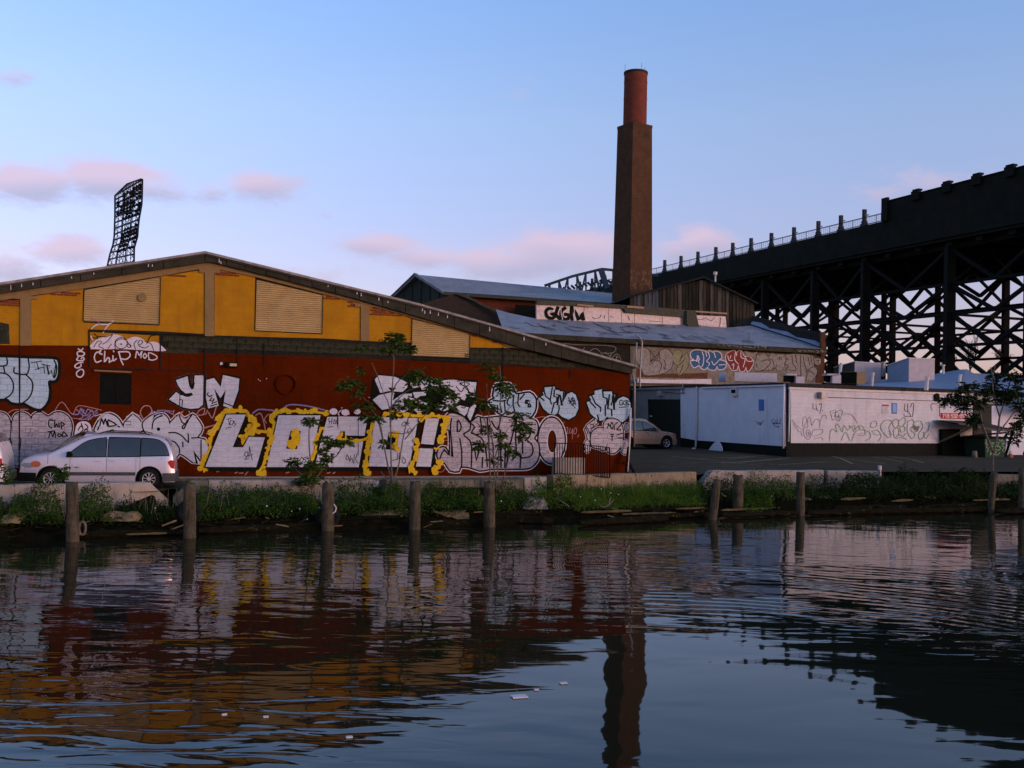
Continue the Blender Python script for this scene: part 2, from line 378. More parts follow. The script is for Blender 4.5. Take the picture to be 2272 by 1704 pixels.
# roof slabs and the deep weathered fascia under their edge
def roofpart(xs, name, o0, o1, th, m, dz=0.0):
    mb = MB(); P = [FA.hit(x, lerpline(TOPL, x)) for x in xs]
    for (u0, z0), (u1, z1) in zip(P, P[1:]):
        lo = [FA.at((u0, z0 - th + dz), o0), FA.at((u1, z1 - th + dz), o0), FA.at((u1, z1 - th + dz), o1), FA.at((u0, z0 - th + dz), o1)]
        hi = [v + Vector((0, 0, th)) for v in lo]
        mb.prism(lo, hi)
    return mb.build(name, m, wh)
M_roof = mat('tar_roof', (.06, .055, .05), (.04, .037, .034), .9, 1)
for xs in ((-420, 0, 454), (454, 920, 1131, 1320, 1404)):
    roofpart(xs, 'roof', DEEP - .3, .30, .10, M_roof, -.02)
roofpart((-420, 0, 454, 920, 1131, 1320, 1404), 'roof_edge', .30, .36, .085, M_edge, .02)
joints = [-420, -250, -110, 0, 92, 180, 270, 362, 454, 502, 542, 590, 640, 690, 742, 795, 846, 896, 950, 1004, 1060, 1118, 1180, 1240, 1300, 1352, 1398]
for x0, x1 in zip(joints, joints[1:]):               # fascia boards butt end to end
    mb = MB(); g = .012; o = random.uniform(.24, .268)
    T = [(p[0], p[1] + 3.2) for p in TOPL]
    uz = [FA.hit(*p) for p in strip(T, BOTL, x0, x1)]
    um = sum(p[0] for p in uz) / len(uz); w = max(p[0] for p in uz) - min(p[0] for p in uz)
    FA.slab(mb, [(um + (p[0] - um) * (1 - g / w * 2), p[1]) for p in uz], .02, o, uz=True); mb.build('fascia_board', M_fascia, wh)
drips = Paint(FA, .2705)
for x, dy, l in ((26, 12, 9), (50, 9, 10), (75, 12, 4), (160, 11, 3), (209, 9, 4), (329, 10, 5), (338, 12, 3), (485, 10, 9), (489, 15, 4), (725, 8, 5), (789, 8, 6), (798, 9, 8), (837, 10, 5), (857, 12, 3), (933, 9, 7), (938, 14, 5), (950, 9, 9), (968, 10, 5), (988, 9, 7), (1081, 11, 8), (1157, 11, 6), (1205, 9, 4)):
    y = lerpline(TOPL, x) + dy; drips.stroke([(x, y - l / 2), (x + .6, y + l / 2)], 1.6, M_white, sm=0); drips.dot(x, y + l / 2, 1.3, M_white, 6)
drips.build('bird_streaks', wh)
# tan concrete frame: sloping beam and posts
for x0, x1 in ((-420, 454), (454, 1165)):
    mb = MB(); FA.slab(mb, strip([(p[0], p[1] - 3) for p in BOTL], RAFT, x0, x1), 0, .085); mb.build('roof_beam', M_tan, wh)
for x0, x1, y1, drop in ((-330, -308, 768, 6), (45.6, 68.4, 767, 6), (454.5, 475, 746, 8), (800, 818, 757, 6)):
    mb = MB(); xm = (x0 + x1) / 2; y0 = lerpline(RAFT, xm)
    FA.slab(mb, [(x0, y0 - 3), (x1, y0 - 3), (x1 + .5, y1), (x0 - .3, y1)], 0, .075)
    FA.slab(mb, [(x0 - 13, y0 - 2), (x1 + 13, y0 - 1), (x1 + 13, y0 + drop), (x0 - 13, y0 + drop - 1)], .002, .080)
    mb.build('post', M_tan, wh)
# yellow painted infill, set back between the posts
SH = [(q('858,478 1640,345 1628,828 862,798', Z1)), (q('592,372 1270,532 1262,922 585,890', Z2)), (q('342,682 930,832 924,1080 335,1055', ZA))]
Yp = [[(-420, 733), (-331, 720), (-331, 762), (-420, 760)],
      [(-307, 716), (45, 665), (45, 766), (-307, 763)],
      [(69, 658), (184.5, 641), (185, 716), (353, 722), (355, 614), (454, 598), (454, 741), (350, 735), (197, 731), (197, 767), (69, 766)],
      [(476, 600), (488, 598), (566, 615), (566, 735), (715, 742), (716, 654), (799.5, 672), (799.5, 756), (720, 751), (600, 748), (476, 744)],
      [(818.5, 680), (898, 701), (913, 707), (913, 760), (818.5, 757)],
      [(1042, 741), (1107, 761), (1161, 771), (1118, 772), (1042, 771)]]
for P_ in Yp:
    mb = MB(); FA.slab(mb, P_, 0, .022); mb.build('painted_infill', M_yellow, wh)
cap = MB(); FA.slab(cap, q('915,905 1640,945 1640,1095 915,1080', Z1), 0, .021); cap.build('painted_infill', M_yellow, wh)
# corrugated shutters
def shutter(P4, hole=None):
    mb = MB(); c = [FA.hit(*p) for p in P4]
    (ua, za), (ub, zb_), (uc, zc), (ud, zd) = c
    u0, u1 = (ua + ud) / 2, (ub + uc) / 2; zlo = (zc + zd) / 2; zhi = max(za, zb_)
    ztop = lambda u: za + (zb_ - za) * (u - u0) / (u1 - u0)
    pitch = .076; n = int((zhi - zlo) / (pitch / 6)); prev = None
    for i in range(n + 1):
        z = zlo + i * pitch / 6; off = .024 + .024 * math.sin(2 * math.pi * z / pitch)
        lo, hi = u0, u1
        if z > min(za, zb_):
            k = (z - za) / (zb_ - za); uu = u0 + k * (u1 - u0)
            if za > zb_: hi = min(u1, max(u0, uu))
            else: lo = max(u0, min(u1, uu))
        row = (FA.at((lo, z), off), FA.at((hi, z), off))
        if prev: mb.quad(prev[0], prev[1], row[1], row[0])
        prev = row
    o = mb.build('shutter', M_shutter, wh, fix=False, smooth_=True)
    fr = MB(); w = .018
    fr.obox(FA.at((u0 - w / 2, (zlo + ztop(u0)) / 2), .03), FA.at((w / 2, 0)) - FA.at((0, 0)), FA.at((0, 0), .03) - FA.at((0, 0)), (0, 0, (ztop(u0) - zlo) / 2))
    fr.obox(FA.at((u1 + w / 2, (zlo + ztop(u1)) / 2), .03), FA.at((w / 2, 0)) - FA.at((0, 0)), FA.at((0, 0), .03) - FA.at((0, 0)), (0, 0, (ztop(u1) - zlo) / 2))
    fr.obox(FA.at(((u0 + u1) / 2, zlo - w / 2 - .002), .03), FA.at(((u1 - u0) / 2, 0)) - FA.at((0, 0)), FA.at((0, 0), .029) - FA.at((0, 0)), (0, 0, w / 2))
    fr.build('frame', M_mortar, o)
    return o
shs = [shutter(p) for p in SH]
mb = MB(); c = FA.P(*q('1455,555', Z1)[0], .05); nn = FA.at((0, 0), 1) - FA.at((0, 0)); tt = FA.at((1, 0)) - FA.at((0, 0))
ring = [tt * math.cos(a_ * math.pi / 10) * .145 + Vector((0, 0, math.sin(a_ * math.pi / 10) * .145)) for a_ in range(20)]
mb.prism([c + r - nn * .03 for r in ring], [c + r + nn * .05 for r in ring]); mb.build('vent_disc', M_tan, shs[0])
# bare dark block course between yellow and red, every block its own piece
bm_ = unit_mesh('block', M_dark_block, .03)
BT = [(365, 743), (455, 745), (560, 748), (640, 750), (720, 752), (800, 757), (913, 761), (913.1, 797), (1041, 801), (1041.1, 772), (1160, 776), (1284, 806)]
BB = [(365, 780), (480, 784), (700, 791), (917, 800), (1100, 810), (1246, 817), (1284, 818)]
zr = FA.hit(365, 790)[1] - .3
for r_ in range(14):
    z0 = zr + r_ * .205; k = 0; u = FA.hit(360, 760)[0] + (.2 if r_ % 2 else 0)
    while u < FA.hit(1284, 800)[0]:
        pc = None
        um = u + .2
        # back to frame x
        P3 = FA.at((um, z0 + .1)); rel = CM.transposed() @ (P3 - Vector((0, 0, CZ))); px = CX + rel.x / -rel.z * FPX; py = CY - rel.y / -rel.z * FPX
        if lerpline(BT, px) + 3 < py < lerpline(BB, px) - 3 and 372 < px < 1275:
            piece('block', bm_, wh, FA.at((um, z0 + .1), .008 + random.uniform(-.004, .006)), (random.uniform(-.01, .01), 0, math.atan2(FA.t.y, FA.t.x)), (.388, .05, .192))
        u += .405
# brown-red patches of bare brick left where the yellow was never painted
br_ = unit_mesh('brick', M_brick, .04)
def bricks(px0, px1, py0, py1, upper=None):
    (u0, z1), (u1, _), (_, z0) = FA.hit(px0, py0), FA.hit(px1, py0), FA.hit(px0, py1); r_ = 0; z = z0 + .035
    while z < z1 + .02:
        u = u0 + (.11 if r_ % 2 else .0)
        while u < u1:
            P3 = FA.at((u + .1, z)); rel = CM.transposed() @ (P3 - Vector((0, 0, CZ))); px = CX + rel.x / -rel.z * FPX; py = CY - rel.y / -rel.z * FPX
            if py > lerpline(RAFT, px) + 1.0: piece('brick', br_, wh, FA.at((u + .1, z), .022 + random.uniform(0, .008)), (0, 0, math.atan2(FA.t.y, FA.t.x)), (.195, .02, .060))
            u += .212
        z += .073; r_ += 1
bricks(-30, 43, 666, 677); bricks(112, 166, 646, 655); bricks(372, 407, 608, 613); bricks(478, 530, 601, 611); bricks(717, 765, 655, 664); bricks(771, 798, 671, 681); bricks(820, 890, 684, 699); bricks(1046, 1066, 742, 747); bricks(1092, 1106, 754, 761)
# red painted lower wall (two sections butt at the upstand)
wcut = [(223, 828), (293, 828), (293, 898), (223, 898)]
RED = [(-420, 764), (0, 766.5), (197, 768), (197, 815), (198, 774), (365, 780), (480, 784), (700, 791), (917, 800), (1100, 810), (1246, 817), (1308, 819), (1398, 829)]
mb = MB(); RU = [FA.hit(*p) for p in [(-420, 764), (0, 766.5), (223, 769)]] ; z0 = zb
ww0, ww1 = FA.hit(223.5, 828), FA.hit(293, 898)
FA.slab(mb, [(uL, z0)] + RU + [(ww0[0], z0)], 0, .03, uz=True)
FA.slab(mb, [(ww0[0], ww0[1])] + [FA.hit(223.5, 775), FA.hit(293, 778)] + [(ww1[0], ww0[1])], 0, .03, uz=True)
FA.slab(mb, [(ww0[0], z0), (ww0[0], ww1[1]), (ww1[0], ww1[1]), (ww1[0], z0)], 0, .03, uz=True)
FA.slab(mb, [(ww1[0], z0)] + [FA.hit(*p) for p in [(293, 778), (365, 780), (480, 784), (700, 791), (917, 800), (1100, 810), (1246, 817), (1308, 819), (1397, 829)]] + [(uR, z0)], 0, .03, uz=True)
mb.build('painted_wall', M_red, wh)
mb = MB(); FA.slab(mb, [(-60, 703), (20, 719), (22, 764), (-60, 762)], .0, .026); mb.build('boarded_opening', M_dark_block, wh)
win = MB(); FA.slab(win, [(ww0[0], ww0[1]), (ww1[0], ww0[1]), (ww1[0], ww1[1]), (ww0[0], ww1[1])], 0, .008, uz=True)
wo = win.build('window', M_hole, wh)
fr = MB(); um = (ww0[0] + ww1[0]) / 2
fr.bar(FA.at((um, ww0[1]), .015), FA.at((um, ww1[1]), .015), .03); fr.bar(FA.at((ww0[0], (ww0[1] + ww1[1]) / 2), .015), FA.at((ww1[0], (ww0[1] + ww1[1]) / 2), .015), .03); fr.build('window_bar', M_black, wo)
mb = MB(); mb.bar(FA.P(*q('965,1300', Z1)[0], .09), FA.P(*q('1345,1318', Z1)[0], .09), .12, .05); mb.build('lintel', M_tan, wo)
# raised outline of the old sign board, ledge, conduits, lamp, round vent
mb = MB()
for s_ in ('912,885 912,1270', '912,888 2085,935', '1640,940 1640,1290', '900,1270 2040,1298'):
    P_ = q(s_, Z1); mb.bar(FA.P(*P_[0], .045), FA.P(*P_[1], .045), .035 if '888' not in s_ else .06)
mb.build('sign_board_frame', M_mortar, wh)
mb = MB()
for x0, y0, x1, y1 in ((454, 775, 452, 893), (45, 767, 43, 1058), (526, 750, 526, 806), (586, 760, 585, 810), (1115, 770, 1115, 860), (1265, 820, 1264, 838), (915, 797, 1090, 806), (1040, 801, 1250, 818)):
    mb = MB(); mb.bar(FA.P(x0, y0, .05), FA.P(x1, y1, .05), .04 if x0 > 600 else .026); mb.build('conduit', M_mortar, wh)
mb = MB(); c = FA.P(514, 809.5, .15); mb.obox(c, tt * .19, nn * .12, (0, 0, .09)); lo_ = mb.build('wall_lamp', M_black, wh)
mb = MB(); mb.obox(FA.P(516.5, 810, .275), tt * .12, nn * .006, (0, 0, .05)); mb.build('lamp_lens', mat('lamp_lens', (.5, .38, .22), (.42, .3, .16), .3), lo_)
mb = MB(); c = FA.P(491, 807, .04); ring = [tt * math.cos(a_ * math.pi / 6) * .055 + Vector((0, 0, math.sin(a_ * math.pi / 6) * .055)) for a_ in range(12)]
mb.prism([c + r for r in ring], [c + r + nn * .05 for r in ring]); mb.build('white_disc', M_white, wh)
mb = MB(); c = FA.P(634, 852.5, .03); Rv = .37
def circ(r, n=28): return [tt * math.cos(a_ * 2 * math.pi / n) * r + Vector((0, 0, math.sin(a_ * 2 * math.pi / n) * r)) for a_ in range(n)]
A_, B_ = circ(Rv), circ(Rv * .90); k = len(A_)
mb.add([c + v for v in A_] + [c + v + nn * .10 for v in A_] + [c + v + nn * .10 for v in B_] + [c + v + nn * .004 for v in B_],
       [(i + k * j, (i + 1) % k + k * j, (i + 1) % k + k * (j + 1), i + k * (j + 1)) for j in range(3) for i in range(k)])
mb.add([c + v + nn * .004 for v in B_], [tuple(range(k))])
vo = mb.build('round_vent', M_red, wh)
mb = MB(); FA.slab(mb, [(608, 826), (662, 828), (661, 884), (607, 882)], .03, .036); mb.build('vent_plate', M_red, vo)
p_ = Paint(FA, .04)
for x, y in ((591, 840), (573, 842), (577, 845), (819, 882), (758, 905)): p_.dot(x, y, 1.3, M_white, 6)
p_.build('paint_flecks', wh)
# ---------------------------------------------------------------- graffiti on the warehouse (painted lettering, traced on the wall)
def ell(cx, cy, rx, ry, n=16, ph=0): return [(cx + rx * math.cos(2 * math.pi * i / n + ph), cy + ry * math.sin(2 * math.pi * i / n + ph)) for i in range(n)]
def ellz(z, cx, cy, rx, ry, n=16): return ell(z[0][0] + cx / z[1], z[0][1] + cy / z[1], rx / z[1], ry / z[1], n)
# pale blue letters far left
letter(FA, wh, q('-380,60 -150,58 70,62 290,72 540,80 588,105 592,180 588,240 560,292 492,300 500,400 486,500 440,565 400,584 330,565 250,522 190,527 120,515 75,480 0,482 -200,470 -380,420', Z3),
       fill=M_bluewhite, ow=6, lw=2.6, sm=3, halo=None, lines=[q('-60,222 60,226 122,288 140,370 112,440 50,482', Z3), q('-60,150 50,146 76,118 70,65', Z3), q('290,75 300,150 290,210 260,235 150,220 148,165', Z3), q('260,232 320,290 336,350 322,430 282,490 240,520', Z3), q('38,150 50,215', Z3), q('555,90 580,150 575,230 555,270', Z3)],
       extra=lambda p: [p.stroke(q(s, Z3), 1.9, M_black, False, 0) for s in ('320,116 428,98', '376,106 398,186', '358,184 440,160', '428,128 512,148', '450,134 456,220', '508,150 482,146 502,236 526,190 550,270 570,140', '196,70 200,525')])
p = Paint(FA, .036)
p.stroke(q('330,330 360,450 370,520 400,560 440,540', Z3), 1.5, M_silver, False, 3); p.build('paint_shading', wh)
# thin silver letters behind the van
letter(FA, wh, q('-420,640 -100,632 0,622 70,650 106,730 100,880 68,905 130,960 142,1130 -420,1140', Z3), fill=M_silver_pink, ow=2.5, halo=M_white, hw=1.2, sm=3)
letter(FA, wh, q('125,730 150,655 210,622 280,642 322,700 312,800 282,870 312,940 352,1040 320,1140 160,1160 140,1000 112,880 120,800', Z3), fill=M_silver_pink, ow=2.5, halo=M_white, hw=1.2, sm=3, lines=[q('196,640 200,860 215,900 205,1000', Z3)], lw=1.8)
letter(FA, wh, q('318,720 345,645 420,624 492,665 550,632 620,622 700,668 736,760 716,880 690,930 600,1010 480,1080 380,1120 350,1040 306,940 284,870 318,800', Z3), fill=M_silver_pink, ow=2.6, halo=M_white, hw=1.2, sm=3, lw=2.2,
       lines=[q(s, Z3) for s in ('545,705 505,700 500,760 530,780', '560,700 562,775 580,740 590,770', '605,730 606,775', '630,790 625,725 660,745 630,765', '500,880 520,820 540,870 560,815 570,880', '600,840 630,850 610,870 590,855 600,840', '690,860 650,820 640,870 680,860', '490,820 560,812')])
letter(FA, wh, q('772,900 772,790 800,730 860,712 915,735 938,800 930,900', Z3), fill=M_white, ow=1.6, sm=3, lw=2.0, lines=[q(s, Z3) for s in ('800,800 830,760 850,800 820,830', '870,740 900,770 880,800', '850,830 880,790 905,820', '830,735 845,770')], name='painted_face')
letter(FA, wh, q('985,830 1000,730 1055,662 1120,640 1190,672 1240,740 1262,830', Z3), fill=M_silver, ow=3, halo=M_white, hw=1.8, sm=3, lw=2.6, lines=[q(s, Z3) for s in ('1020,760 1040,690 1060,740 1075,690 1100,760', '1110,760 1105,700 1190,750 1110,765', '1205,762 1222,770', '1010,770 1000,800')])
letter(FA, wh, q('1252,830 1275,725 1360,640 1420,690 1490,800 1490,850', Z3), fill=M_silver, ow=2.4, halo=M_white, hw=1.8, sm=1, lines=[q('1280,715 1335,712 1340,748 1285,750', Z3)], lw=1)
letter(FA, wh, q('1460,745 1500,690 1572,645 1560,700 1600,655 1660,640 1712,680 1732,760 1726,860 1700,905 1620,900 1500,840', Z3), fill=M_silver, ow=2.6, halo=M_white, hw=1.8, sm=3, lines=[q('1555,790 1565,720 1600,680 1660,655', Z3)], lw=2.4, extra=lambda p: p.dot(1620 / 4.608, 780 + 793 / 4.608, 4, M_black))
letter(FA, wh, q('1722,760 1780,690 1832,645 1885,690 1972,645 2015,690 2062,765 2050,830 2012,882 2090,900 2124,960 2112,1040 2050,1108 1975,1005 2000,1140 1920,1090 1832,1040 1775,1115 1720,1000 1700,890', Z3), fill=M_silver, ow=2.6, halo=M_white, hw=2.0, sm=2, lw=2.4,
       lines=[q(s, Z3) for s in ('1830,650 1860,720 1900,740 1920,700 1880,790 1862,770 1890,740', '1960,650 1900,730', '1725,830 1800,830 1870,870 1925,930 1922,840', '1868,925 1870,975', '1700,900 1780,920 1830,980 1835,1035', '1960,884 2025,880', '2055,905 2055,1100')])
# scribbles above
p = Paint(FA, .034)
for s_, m_, w_ in (('558,612 635,515 740,640 800,555 960,580 1040,600', M_pinkline, 1.6), ('740,640 800,640 830,580 870,640 900,590 960,620 1000,590', M_lilac, 2.4), ('780,590 850,660 810,690 870,690 930,640 900,700 1000,620', M_lilac, 2.2), ('820,600 860,600 840,650 890,650 940,600 960,650', M_lilac, 2.0),
                   ('85,630 150,595 290,590', M_pinkline, 1.6), ('970,660 1040,640 1090,660', M_white, 1.4), ('1465,690 1435,620 1470,560 1530,560 1550,610 1520,650 1480,690', M_pinkline, 2.2), ('1550,590 1580,640 1620,600 1640,650 1700,610 1760,640', M_lilac, 2.4), ('1560,640 1640,600 1760,610', M_lilac, 1.8),
                   ('1780,600 1770,640 1800,670 1830,640 1870,610 1850,650 1900,690 1940,640 1930,610', M_pinkline, 2.0), ('2000,680 2030,610 2090,580 2080,640 2030,650 2100,640 2120,600', M_pinkline, 2.0), ('2130,620 2170,680 2200,600 2212,560', M_pinkline, 2.2), ('2070,780 2212,745', M_pinkline, 1.6), ('2110,840 2200,790', M_pinkline, 1.5),
                   ('1170,700 1120,640 1060,650 1000,700', M_white, 1.5), ('1290,670 1360,630 1430,660', M_white, 1.4), ('820,600 930,690 740,680', M_lilac, 1.5)):
    p.stroke(q(s_, Z3), w_, m_)
p.build('spray_scribble', wh)
# Y M
letter(FA, wh, q('1800,292 1925,250 1940,330 1955,372 1968,380 1982,350 1990,245 2086,245 2088,470 2072,545 2030,578 1950,586 1860,568 1728,490 1800,415 1850,446 1915,460 1970,440 1960,420 1900,430 1850,390 1820,345', Z3), ow=3.4, halo=M_white, hw=.1, sm=1, lw=1.6,
       lines=[q('1840,440 1835,560', Z3), q('1845,490 1865,495 1860,565', Z3)], extra=lambda p: [p.stroke(q('1925,255 1940,340 1958,378 1975,370 1985,320', Z3), 3.0, M_black), p.stroke(q('1830,380 1870,440 1920,458 1968,440', Z3), 2.6, M_black)])
letter(FA, wh, q('262,200 345,178 412,270 437,148 602,185 594,300 525,498 438,462 464,300 410,385 345,282 392,462 285,490 256,350', Z4), ow=3.2, sm=0, lw=1.9, lines=[q(s, Z4) for s in ('285,325 275,350 300,370 325,355', '320,380 300,410 330,415 345,390', '345,400 320,440 370,420', '310,465 375,445', '440,430 535,465')])
# yellow burst behind the block letters
p = Paint(FA, .034, .0004)
YB = [('470,520 420,560 400,620 340,700 310,820 285,930 240,1010 215,1090 255,1110', 15), ('480,525 560,510 640,520 680,560 760,600 720,700 640,830', 17), ('700,740 800,720 940,730 950,620 920,580 980,530 1060,520', 14),
      ('1100,520 1200,515 1250,525 1330,520 1500,545', 13), ('930,760 880,960 840,1080 800,1145 870,1150', 14), ('1440,690 1400,800 1370,950 1340,1050', 13), ('1180,740 1170,790 1120,850', 20), ('1650,740 1640,800 1880,805 1960,680 1970,590', 12), ('1930,780 1900,950 1890,1130 1930,1140', 13), ('700,560 770,620 740,720 620,780', 14), ('1740,860 1640,870', 4)]
rnd = random.Random(3)
for s_, w_ in YB:
    pt = smooth(q(s_, Z4), False, 5); p.stroke(pt, w_ * .42, M_yspray, sm=0)
    for (x, y) in pt:
        if rnd.random() < .75: p.dot(x + rnd.uniform(-w_, w_) * .34, y + rnd.uniform(-w_, w_) * .34, rnd.choice((.18, .3, .42, .5)) * w_, M_yspray, 11, rnd.uniform(.22, .5) * w_)
YB5 = [('250,830 225,1000 200,1180 175,1320 155,1450 220,1480', 13), ('400,780 500,740 650,765 800,790 1000,790 1140,800', 13), ('1140,800 1130,930 1090,1060 1070,1080', 16), ('800,1090 795,1180 770,1270 745,1380 720,1460 790,1475', 13), ('880,810 850,850', 12), ('500,1010 550,1010 530,1180', 13), ('1020,1190 1060,1185', 8), ('1060,1360 1050,1420 1000,1460', 15)]
for s_, w_ in YB5:
    pt = smooth(q(s_, Z5), False, 5); p.stroke(pt, w_ * .42, M_yspray, sm=0)
    for (x, y) in pt:
        if rnd.random() < .75: p.dot(x + rnd.uniform(-w_, w_) * .34, y + rnd.uniform(-w_, w_) * .34, rnd.choice((.18, .3, .42, .5)) * w_, M_yspray, 11, rnd.uniform(.22, .5) * w_)
for x, y, r_ in ((1560, 520, 9), (1800, 520, 8), (1680, 530, 9)): p.dot(400 + x / 4.608, 800 + y / 4.608, r_, M_white, 10, r_ * .8)
p.build('yellow_burst', wh)
def block_letter(pts, z, hole=None, tags=(), sh=(7, 9.5), yfill=()):
    P_ = q(pts, z); pa = Paint(FA, .075, .0004)
    cx = sum(a_[0] for a_ in P_) / len(P_)
    for k in (1, .66, .33): pa.fill([(a_[0] + sh[0] * k, a_[1] + sh[1] * k) for a_ in P_], M_black)
    pa.stroke(P_, 4.6, M_black, True, 0); pa.fill(P_, M_silver)
    if hole: pa.stroke(q(hole, z), 1.5, M_white, True, 0); pa.fill(q(hole, z), M_black)
    for (a_, b_, r_) in yfill: pa.fill(ellz(z, a_, b_, r_, r_ * 1.25, 9), M_yspray, sm=2)
    for t_ in tags: pa.stroke(q(t_, z), 1.5, M_black)
    pa.build('painted_letter', wh)
block_letter('470,552 665,552 650,600 535,885 640,885 700,778 862,785 775,1088 255,1085', Z4, tags=('470,600 520,590', '492,600 500,660', '515,610 505,650 530,655 540,615 515,610', '560,620 540,630 565,650 545,670', '465,690 520,680', '670,930 650,960 680,980 690,940 670,930', '680,985 665,1010', '705,880 700,990', '705,880 735,1020', '690,970 740,960', '650,1005 700,1005'))
block_letter('1000,558 1430,560 1400,700 1325,1086 880,1088 935,850', Z4, '1125,715 1230,718 1190,905 1078,900', yfill=((1175, 740, 40), (1165, 790, 28), (1115, 860, 26)), tags=('1240,990 1215,1020 1240,1040 1255,1010 1235,985', '1290,985 1255,1000 1280,1020 1260,1045', '1300,980 1310,1050', '1285,1000 1320,1000'))
block_letter('1500,575 1912,572 1880,768 1680,765 1680,722 1630,725 1595,890 1668,890 1688,828 1866,825 1820,1088 1372,1085 1440,800', Z4,
             tags=('1515,590 1520,650', '1550,585 1540,650', '1515,625 1550,620', '1575,600 1560,640 1585,640 1570,605', '1590,610 1610,690', '1500,680 1560,675', '1700,960 1690,1010 1720,1000 1700,960', '1740,970 1725,1030 1750,1000 1760,1040', '1775,960 1770,1050', '1805,950 1790,1010 1815,1050', '1815,560 1815,970'))
block_letter('296,802 812,815 760,1120 700,1416 206,1406 252,1000', Z5, '450,985 580,995 550,1205 410,1200', yfill=((480, 1020, 30), (530, 1030, 26), (520, 1160, 34)),
             tags=('640,860 610,890 630,915 655,880 640,860', '660,860 665,910', '690,850 680,900 700,900', '660,885 705,880', '690,950 680,990 710,1000 735,960 700,935', '495,1335 560,1320', '560,1250 555,1320', '580,1240 575,1320', '620,1290 660,1340 630,1370 610,1310'))
block_letter('905,815 1068,820 1000,1142 845,1130', Z5, sh=(6, 6)); block_letter('830,1185 997,1190 965,1412 783,1408', Z5, sh=(6, 7))
# a patch of white bars and scribble over the third letter
p = Paint(FA, .095)
for y in (575, 598, 622): p.stroke(q('1610,%d 1768,%d' % (y + 2, y + 6), Z4), 3, M_white, sm=0)
p.stroke(q('1606,470 1606,650', Z4), 2.6, M_black, sm=0); p.stroke(q('1620,560 1612,540 1640,510 1700,512 1720,550', Z4), 2.2, M_white); p.build('spray_bars', wh)
p = Paint(FA, .034)
for s_, m_, w_ in (('740,540 800,500 900,505 1000,515', M_lilac, 3), ('1065,500 1080,465 1150,450 1300,465 1450,500 1510,520', M_lilac, 3), ('770,560 820,540 850,620 870,720', M_pinkline, 2.4), ('880,640 860,600 900,550 930,560', M_pinkline, 2), ('230,700 340,660', M_pinkline, 1.6), ('350,610 420,590', M_lilac, 2.5), ('270,750 330,720', M_pinkline, 1.4)):
    p.stroke(q(s_, Z4), w_, m_)
p.build('spray_scribble', wh)
# upper broken letters half hidden by the sapling
p = Paint(FA, .060)
p.fill(q('232,600 262,330 330,275 520,290 700,300 1050,325 1540,345 1505,720 1560,690 1490,850 1440,880 1360,790 1240,740 1000,760 780,790 620,740 470,695 380,740 300,700', Z5), M_black, sm=0)
for s_ in ('280,342 330,292 520,308 600,340 682,385 680,440 620,495 450,485 350,508', '255,592 330,535 480,502 520,508 500,600 620,520 738,515 722,620 700,700 640,745 450,700 370,715', '745,500 912,492 905,540 840,545 780,585', '700,330 940,330 945,470 860,475 840,430 760,450 720,420', '960,345 1060,340 1060,480 980,500', '1080,352 1250,345 1400,370 1527,378 1502,562 1412,540 1380,600 1300,560 1240,470 1100,430', '1012,692 1060,620 1200,522 1325,590 1230,690 1130,732', '1255,690 1320,660 1450,690 1410,755 1380,790 1310,745', '1440,700 1500,640 1525,665 1450,850 1415,790', '755,715 800,690 862,700 870,735 800,748', '700,560 800,590 960,640 940,690 800,640 720,640'):
    p.stroke(q(s_, Z5), 4.6, M_black, True, 1); p.fill(q(s_, Z5), M_silver, sm=1)
for s_ in ('445,440 545,445 490,500', '545,535 600,580 560,560'): p.fill(q(s_, Z5), M_black)
for s_ in ('1290,370 1340,350 1330,400 1380,370 1370,420 1320,390', '1400,380 1440,400 1390,440 1430,480', '1280,430 1340,495 1390,420 1440,500', '1340,640 1400,640 1380,690 1340,680'): p.stroke(q(s_, Z5), 1.9, M_black)
p.build('painted_letter', wh)
# long thin-silver name, lower right
RL = ['290,790 318,830 322,890 282,922 280,800', '308,1000 330,1150 330,1320', '215,770 200,900 222,1210 130,1130 80,1230', '430,820 425,900 350,950 400,1000 445,1080 440,1325', '545,765 552,945 440,935 480,870 440,830', '490,960 545,985 600,1080 625,1320', '480,1110 500,1250 532,1120', '625,770 640,1000 655,1330', '778,762 742,900 672,800', '775,900 782,1330', '822,1050 892,1050 950,775', '832,1090 825,1330', '870,1075 845,1330', '960,772 958,1180 1108,1210 1150,1140 1130,1060 1085,1035', '1062,850 1118,900 1112,970 1060,1025', '1010,1195 1000,1335', '570,1220 565,1330', '690,1060 700,1330', '1030,1040 1030,1170', '905,1250 960,1190']
letter(FA, wh, q('160,742 232,712 380,762 440,808 520,752 580,772 780,748 860,762 960,762 1100,772 1180,800 1204,870 1190,950 1160,1000 1208,1060 1216,1180 1190,1262 1120,1330 1020,1346 780,1346 640,1350 540,1366 420,1328 316,1322 298,1372 200,1366 142,1282 70,1242 50,1172 80,1112 142,1106 190,1192 198,1130 194,905 155,892', ZG),
       fill=M_silver_pink, ow=3, halo=M_white, hw=2, sm=2, lw=2.6, lines=[q(s, ZG) for s in RL])
letter(FA, wh, ellz(ZG, 1363, 1022, 150, 262), holes=[(ellz(ZG, 1366, 1032, 56, 136), M_white), (ellz(ZG, 1370, 1032, 50, 128), M_black), (ellz(ZG, 1364, 1034, 40, 118), M_red)], fill=M_silver_pink, ow=3, halo=M_white, hw=2, sm=2, lines=[q('1230,1050 1300,1052', ZG), q('1425,1050 1500,1055', ZG)], lw=1.5)
p = Paint(FA, .034)
for s_ in ('970,935 990,935 985,990 965,1010 1000,1000', '1020,940 1010,990 1035,1000 1045,950', '1050,950 1045,1070', '1070,950 1060,1000 1090,1005 1100,945 1075,940', '1110,1050 1125,1020'): p.stroke(q(s_, Z6), 1.3, M_pinkline)
